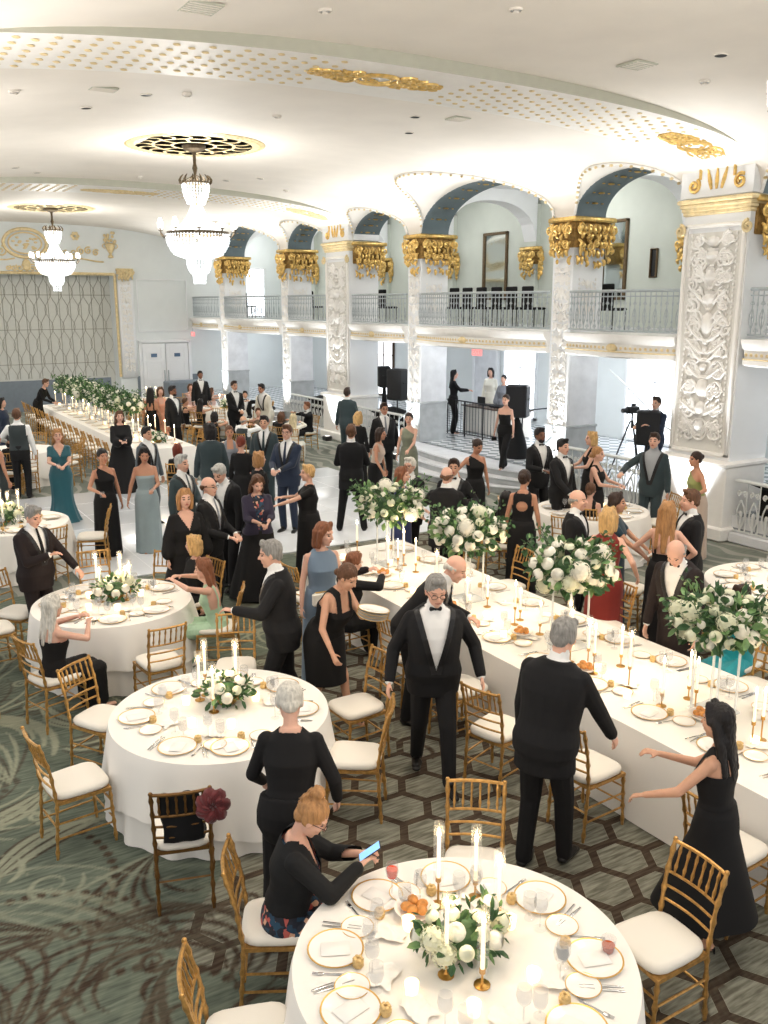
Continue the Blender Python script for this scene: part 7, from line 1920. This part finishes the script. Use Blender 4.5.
# ------------------------------------------------------------ sound and film gear
def speaker(x,y,z,fx,fy,label,h=0.62,w=0.38,stand=1.25,sheer=False,cover=False):
    rz=math.atan2(-fx,fy)
    s=empty('speaker_stand',(x,y,z),rz); tag(s,('tripod stand under the '+label),'stand','speaker stands')
    m=MB(); m.cyl((0,0,0.1),(0,0,stand),0.018); m.build('pole','black',s)
    if cover:
        m=MB(); m.lathe([(0.3,0.0),(0.24,0.3),(0.1,0.8),(0.05,stand-0.02)],n=20,cap=False); m.build('stand_cover','blackcloth',s)
    else:
        for k in range(3):
            a=k*2*PI/3+0.5; m=MB(); m.tube([(0.02*math.cos(a),0.02*math.sin(a),0.75),(0.42*math.cos(a),0.42*math.sin(a),0.02)],0.012,6); m.build('leg','black',s)
            m=MB(); m.tube([(0.0,0.0,0.3),(0.26*math.cos(a),0.26*math.sin(a),0.32)],0.008,5); m.build('brace','black',s)
    q=empty('loudspeaker',(x,y,z+stand),rz); tag(q,label,'speaker','loudspeakers')
    m=MB(); m.box(0,0,h/2,w,0.34,h,bev=0.03); m.build('cabinet','black',q)
    m=MB(); m.box(0,0.172,h/2,w-0.05,0.02,h-0.06,bev=0.008); m.build('grille','grille',q)
    m=MB(); m.tube([(-w/2-0.004,-0.06,h*0.55),(-w/2-0.03,-0.06,h*0.58),(-w/2-0.03,0.06,h*0.58),(-w/2-0.004,0.06,h*0.55)],0.01,6); m.build('handle','black',q)
p=atX(385,380,13.4); speaker(13.25,21.0,0.05,-1,-0.35,'tall black loudspeaker turned to the room beside the far pier',h=0.85,w=0.5,stand=1.35)
speaker(13.5,22.1,0.05,-1,0.5,'smaller black loudspeaker left of its taller twin by the far pier',h=0.6,w=0.42,stand=1.6,cover=True)
speaker(13.6,16.3,0.45,-1,-0.7,'black loudspeaker standing at the terrace, right of the dance guests',h=0.75,w=0.5,stand=0.95,cover=True)
speaker(13.35,12.1,0.45,-1,-0.9,'black loudspeaker in front of the cameraman in the near narrow bay',h=0.66,w=0.44,stand=0.88)
# glowing light stick beside the far pair: uplight tube
# DJ booth: low black fence, table, mixer, laptop
dj=empty('dj_table',(15.6,19.6,ZF)); tag(dj,'low table with white cloth behind the black railing of the DJ area','table')
m=MB(); m.box(0,0,0.73,0.8,2.2,0.04,bev=0.01); m.build('tabletop','wood',dj)
m=MB(); m.box(0,0,0.36,0.74,2.1,0.7,bev=0.02); m.build('cloth_skirt','cloth',dj)
m=MB(); m.box(0,0,0,0.45,0.7,0.09,bev=0.015); 
for k in range(8): m.cyl((-0.12+0.08*(k%4),-0.2+0.3*(k//4),0.04),(-0.12+0.08*(k%4),-0.2+0.3*(k//4),0.07),0.02,n=8)
o=m.build('dj_mixer','black'); o.location=(15.6,19.3,ZF+0.8); tag(o,'black DJ mixer on the cloth-covered table','mixer')
o=empty('laptop',(15.6,20.1,ZF+0.755)); tag(o,'open grey laptop on the DJ table','laptop'); m=MB(); m.box(0,0,0.01,0.25,0.34,0.018,bev=0.004); m.build('keyboard_base','grey wool',o); m=MB(); m.box(-0.14,0,0.13,0.015,0.34,0.23,bev=0.004); m.build('screen_lid','black',o)
fn=empty('guard_railing',(14.6,18.9,ZF)); tag(fn,'low black railing in front of the DJ table','railing')
m=MB(); m.tube([(0,-1.6,0.95),(0,1.6,0.95)],0.02,6); m.tube([(0,-1.6,0.08),(0,1.6,0.08)],0.014,6); m.tube([(0,-1.6,0.95),(0.9,-1.6,0.95)],0.02,6); m.build('rail','darkiron',fn)
post=MB(); post.cyl((0,0,0),(0,0,0.95),0.02,n=8); pm=post.mesh('post','darkiron')
for k in range(5): put('post',pm,fn,(0,-1.6+0.8*k,0))
bar=MB(); bar.cyl((0,0,0.08),(0,0,0.95),0.007,n=6); bm_=bar.mesh('bar',['darkiron'])
for k in range(24): put('bar',bm_,fn,(0,-1.53+0.132*k,0))
# music stand and exit signs
m=MB(); m.cyl((0,0,0),(0,0,1.0),0.012); 
for k in range(3): m.tube([(0,0,0.2),(0.25*math.cos(k*2.1),0.25*math.sin(k*2.1),0.01)],0.008,5)
m.box(0,0,1.12,0.03,0.4,0.28,bev=0.005)
o=m.build('music_stand','darkiron'); o.location=(13.0,14.3,0.0); tag(o,'thin music stand beside the column near the tuxedo men','stand')
for (u,v,X,l) in ((477,352,12.75,'lit red exit sign under the balcony by the DJ area'),(193,334,12.75,'lit red exit sign under the balcony of the farther wide bay')):
    p=atX(u,v,X); s=empty('exit_sign',(p.x,p.y,p.z-0.07)); tag(s,l,'sign','exit signs'); m=MB(); m.box(0,0,0.07,0.05,0.34,0.17,bev=0.01); m.build('sign_box','exit',s)
    m=MB(); m.cyl((0,0,0.15),(0,0,0.3),0.012); m.build('mounting_rod','iron',s)
    cu=bpy.data.curves.new('lettering','FONT'); cu.body='EXIT'; cu.size=0.13; cu.extrude=0.002; cu.align_x='CENTER'; cu.align_y='CENTER'; letters(cu,s,(-0.03,0,0.07),(PI/2,0,-PI/2))
# camera on a tripod behind the balustrade
t=empty('camera_tripod',(13.6,12.75,ZF)); tag(t,'black tripod carrying the video camera in the near narrow bay','tripod')
for k in range(3):
    a=k*2*PI/3+0.3; m=MB(); m.tube([(0.03*math.cos(a),0.03*math.sin(a),1.25),(0.45*math.cos(a),0.45*math.sin(a),0)],[0.02,0.012],6); m.build('leg','black',t)
m=MB(); m.cyl((0,0,1.1),(0,0,1.4),0.02); m.build('centre_column','black',t)
m=MB(); m.box(0,0,0.07,0.3,0.12,0.14,bev=0.02); m.cyl((-0.15,0,0.07),(-0.28,0,0.07),0.045,n=12); m.box(0.02,0,0.17,0.12,0.04,0.05,bev=0.01)
o=m.build('video_camera','black'); o.location=(13.6,12.75,ZF+1.4); tag(o,'black video camera on the tripod in the near narrow bay','camera')
# black cloth covered cases on the aisle by the balustrades
for (y,l) in ((8.9,'black cloth heap on the balustrade at the right edge'),(25.6,'low black cloth covered case behind the far balustrade'),(21.6,'low black cloth covered case behind the balustrade near the far pier')):
    m=MB(); R=random.Random(int(y)); 
    m.grid(lambda u,v:(13.0+0.9*u,y+1.1*(v-0.5),1.0+0.12*math.sin(PI*u)*math.sin(PI*v)+0.03*math.sin(u*9+v*7)),14,14); m.box(13.5,y,0.74,0.7,1.0,0.56,bev=0.05)
    tag(m.build('covered_case','blackcloth',sharp=80),l,'covered case')
# uplights on the floor against piers and columns
UPL=[]
for (y,l) in ((10.45,'at the foot of the tall carved pier'),(14.3,'at the foot of the column by the tuxedo men'),(19.8,'at the foot of the column by the terrace steps'),(23.65,'at the foot of the far pier'),(27.5,'at the foot of the column beyond the far pier'),(33.0,'at the foot of the last column')):
    o=empty('floor_uplight',(12.45,y,0)); tag(o,'small black floor uplight shining up '+l,'uplight','floor uplights'); m=MB(); m.box(0,0,0.07,0.2,0.26,0.14,bev=0.02); m.build('housing','black',o); m=MB(); m.lathe([(0.07,0.142),(0.001,0.143)],n=16); m.build('lens','lampglass',o); UPL.append((12.45,y))
# bar-height black chairs seen through the balcony rails
for i,(u,X) in enumerate(((447,14.6),(460,14.6),(473,14.6),(487,14.6),(502,14.6),(517,14.6),(533,14.6),(612,14.2),(316,14.4),(388,14.4),(250,14.6))):
    p=atX(u,325,X); o=empty('gallery_chair',(X,p.y,ZB1)); 
    m=MB(); m.box(0,0,0.45,0.42,0.42,0.06,bev=0.02); m.build('seat','blackcloth',o)
    m=MB(); m.box(-0.2,0,0.72,0.05,0.4,0.5,bev=0.02); m.build('backrest','blackcloth',o)
    for sx in (-1,1):
        for sy in (-1,1): m=MB(); m.cyl((sx*0.18,sy*0.18,0),(sx*0.18,sy*0.18,0.43),0.014,n=6); m.build('leg','black',o)
    reg('gch',o,'black upholstered chair','behind the balcony railing','chair','chair','black chairs on the balcony')
# plaque on the dance guests' side: tall cloth-covered high table by the end wall
o=empty('draped_side_table',(12.0,34.9,0)); tag(o,'pale blue cloth covered buffet against the end wall beside the double doors','table'); m=MB(); m.box(0,0,0.5,1.5,0.7,1.0,bev=0.04); m.build('tablecloth','dado',o)
# ------------------------------------------------------------ things held or worn loose
m=MB(); m.box(0,0,0,0.075,0.15,0.008,bev=0.004); m.mi=1; m.box(0,0,0.0045,0.068,0.14,0.0015); ME['phone']=m.mesh('smartphone',['black','phonescreen'])
d=PEOPLE['phone_woman']; hl=hand_pt('phone_woman',-1,0.07,0.02); hr=hand_pt('phone_woman',1,0.07,0.02); mid=(hl+hr)/2
o=put('smartphone',ME['phone']); o.location=mid+V3((0,0,0.045)); o.rotation_euler=(math.radians(35),0,d['rz']); tag(o,'blue-lit phone in the hands of the woman with the blonde top knot','phone')
d=PEOPLE['shawl_woman']; o=put('smartphone',ME['phone']); o.location=(hand_pt('shawl_woman',-1)+hand_pt('shawl_woman',1))/2+V3((0,0,0.03)); o.rotation_euler=(math.radians(40),0,d['rz']); tag(o,'phone held by the woman in the plum shawl','phone')
d=PEOPLE['cape_woman']; o=put('smartphone',ME['phone']); o.location=(hand_pt('cape_woman',-1)+hand_pt('cape_woman',1))/2+V3((0,0,0.03)); o.rotation_euler=(math.radians(40),0,d['rz']); tag(o,'phone held by the woman in the black cape-sleeved gown','phone')
p=hand_pt('plate_woman',-1,0.09,0.03)
for k in range(4):
    o=put('dinner_plate',ME['plate']); o.location=p+V3((0.01*k,0.008*k,0.03+0.014*k)); o.rotation_euler=(0.15,0.1,0.3*k); tag(o,['bottom','second lowest','second highest','top'][k]+' white plate of the stack carried by the woman leaning over a gold chair','plate','plates carried in a stack')
m=MB(); m.box(0,0,0,0.27,0.05,0.15,bev=0.02); m.mi=1; m.box(0,0,0.076,0.2,0.03,0.008,bev=0.003)
d=PEOPLE['blue_woman']; o=m.build('clutch_bag',['cushion','goldrim']); p=d['W']((0.05,0.22,1.0)); o.location=p; o.rotation_euler=(0,0,d['rz']); tag(o,'cream clutch bag at the waist of the woman in the dusty blue gown','bag')
for key,s,l in (('sage_woman',-1,'clear tumbler in the hand of the woman in the sage grey gown'),('navy_suit_man',-1,'clear glass held by the man in the navy suit'),('teal_woman',1,'pale cup held by the woman in the teal gown'),('grey_updo_woman',-1,'clear glass held by the woman in the backless black dress'),('one_shoulder_woman',1,'clear glass held by the woman in the black one-shoulder gown'),('beard_tux_man',1,'clear tumbler held by the bearded man by the terrace column'),('slate_man',-1,'clear tumbler held by the man in the slate suit')):
    hold(key,s,ME['tumbler'],'tumbler',l,'glass',dz=-0.02)
hold('glasses_tux_man',1,ME['wine'],'wine_glass','champagne glass held by the white-haired tuxedo man','glass',dz=-0.08)
m=MB(); m.box(0,0,0,0.18,0.004,0.26,bev=0.001); mm_=m.mesh('menu_card',['card'])
d=PEOPLE['navy_dress_woman']; o=put('menu_card',mm_); o.location=(hand_pt('navy_dress_woman',-1)+hand_pt('navy_dress_woman',1))/2+V3((0,0,0.02)); o.rotation_euler=(-0.9,0,d['rz']); tag(o,'large white menu card held by the woman in the dark teal gown','card')
m=MB(); m.box(0,0,0,0.12,0.03,0.09,bev=0.01)
d=PEOPLE['strapless_woman']; o=m.build('handbag','black leather'); p=hand_pt('strapless_woman',1,0.08,0.0); o.location=p+V3((0,0,-0.09)); tag(o,'small black handbag in the hand of the strapless woman on the terrace','bag')
# chairs of the seated guests
chair(1.87,4.235,0.90,-0.44,'gold chair in which the woman with the phone sits')
chair(4.66,8.45,1,0.15,'gold chair in which the woman with the low ponytail sits') if False else None
chair(3.36,9.08,-1,0.55,'gold chair in which the woman in the mint dress sits')
chair(3.5,10.1,-1,-0.25,'gold chair in which the short-haired blonde woman sits')
chair(1.52,8.62,1,0.35,'gold chair in which the woman with ash blonde hair sits')
d=PEOPLE['bright_teal_woman']; chair(d['xy'][0],d['xy'][1],-1,-0.1,'gold chair in which the woman in bright teal sits')
chair(3.1,20.3,0.2,1,'gold chair of the dark-haired woman seated behind the teal gown')
chair(2.4,22.3,1,-0.4,'gold chair of the blonde woman beside the waistcoat man')
for k,l in (('updo_woman','gold chair of the brown-haired woman seated by the balustrade'),('hidden_black_woman','gold chair of the long-haired woman in black beside the keyhole dress'),('auburn_seated','gold chair of the auburn-haired woman near the slate suit man')):
    d=PEOPLE[k]; chair(d['xy'][0],d['xy'][1],d['fa'].x,d['fa'].y,l)
for (xy,fa,l) in SEATS: chair(xy[0],xy[1],fa.x,fa.y,'gold chair under the '+' '.join(l.split()[:11]))
# ================================================================== LIGHT AND CAMERA
def light(kind,name,loc,energy,col=(1,1,1),size=0.3,rot=None,**k):
    d=bpy.data.lights.new(name,kind); d.energy=energy; d.color=col
    if kind=='AREA': d.size=size; 
    elif kind in('POINT','SPOT'): d.shadow_soft_size=size
    for a,b in k.items(): setattr(d,a,b)
    o=bpy.data.objects.new(name,d); COL.objects.link(o); o.location=loc
    if rot: o.rotation_euler=rot
    o['kind']='helper'
    return o
WARM=(1.0,0.86,0.70); COOL=(0.93,0.97,1.0); NEUT=(1.0,0.96,0.9)
for (p,l) in CH: light('POINT','chandelier_light',(p[0],p[1],p[2]+0.9),260,NEUT,0.45)
# uplights grazing piers and columns, and added fill washing the vault
for (x,y) in UPL:
    o=light('SPOT','uplight',(x,y,0.25),420,COOL,0.08,spot_size=math.radians(70),spot_blend=0.8); d=V3((12.95,y,3.2))-V3((x,y,0.25)); o.rotation_euler=d.to_track_quat('-Z','Y').to_euler()
for (t,a,b) in BAYS:
    c=(a+b)/2
    light('POINT','gallery_lamp',(15.2,c,6.3),40 if t=='N' else 60,(1.0,0.98,0.95),0.3)
    light('POINT','aisle_lamp',(15.4,c,2.6),(34 if t=='N' else 62)*(1.0 if c<20 else 0.55),(0.97,0.99,1.0),0.3)
# recessed downlights
for (x,y,e) in ((3.2,4.5,105),(6.5,7.0,140),(9.6,5.0,120),(3.4,9.5,120),(9.8,10.0,140),(6.5,13.0,150),(3.2,18.5,150),(9.9,18.5,150),(3.5,25,170),(9.7,25,170),(5.0,31,190),(9.5,32,190)):
    light('SPOT','downlight',(x,y,6.55),e*1.75,WARM if y<12 else NEUT,0.12,spot_size=math.radians(110),spot_blend=1.0)
# added fill spots at balcony height, without fittings, throwing light up onto the vault
for y in (10.4,14.3,17.05,19.8,23.6,27.5,30.2,33.0): light('SPOT','vault_fill',(12.2,y,4.3),190,(1.0,0.98,0.95),0.2,rot=(math.radians(180),math.radians(-22),0),spot_size=math.radians(120),spot_blend=1.0)
for y in (1.5,5.5,9.5,13.5,17.5,21.5,25.5,29.5,33.5): light('SPOT','vault_fill',(0.7,y,4.6),200,(1.0,0.95,0.9),0.2,rot=(math.radians(180),math.radians(25),0),spot_size=math.radians(120),spot_blend=1.0)  # left row added to brighten the near ceiling, no fitting there
# a few candle lights per table
for (x,y,z,e) in ((2.42,3.2,1.25,5),(2.45,6.55,1.25,5),(2.42,9.75,1.25,6),(5.8,3.2,1.3,8),(5.8,5.2,1.3,8),(5.8,7.0,1.3,8),(5.8,8.9,1.3,8),(2.0,14.3,1.25,8),(9.4,6.15,1.25,8),(6.5,22,1.3,12),(6.5,25,1.3,12),(6.5,28,1.3,12)):
    light('POINT','candle_glow',(x,y,z),e,(1.0,0.74,0.45),0.12)
w=bpy.data.worlds.new('World'); sc.world=w; w.use_nodes=True
bg=w.node_tree.nodes['Background']; bg.inputs[0].default_value=(1.0,0.975,0.95,1); bg.inputs[1].default_value=0.75
cam=bpy.data.cameras.new('Camera'); co=bpy.data.objects.new('Camera',cam); COL.objects.link(co)
cam.sensor_fit='HORIZONTAL'; cam.sensor_width=36; cam.lens=FPX/768*36; cam.clip_end=200; cam.clip_start=0.05
co.location=(0,0,EYE); co.rotation_euler=(PI/2-TH,0,-AZ); sc.camera=co
finish_labels()
vs=sc.view_settings; vs.view_transform='Standard'; vs.look='None'; vs.exposure=0.36; vs.gamma=1.0; vs.use_curve_mapping=False
sc.cycles.max_bounces=8; sc.cycles.diffuse_bounces=4; sc.cycles.transmission_bounces=6; sc.cycles.glossy_bounces=3; sc.cycles.transparent_max_bounces=6; sc.cycles.use_denoising=True; sc.cycles.sample_clamp_indirect=6.0; sc.cycles.caustics_refractive=False; sc.cycles.caustics_reflective=False
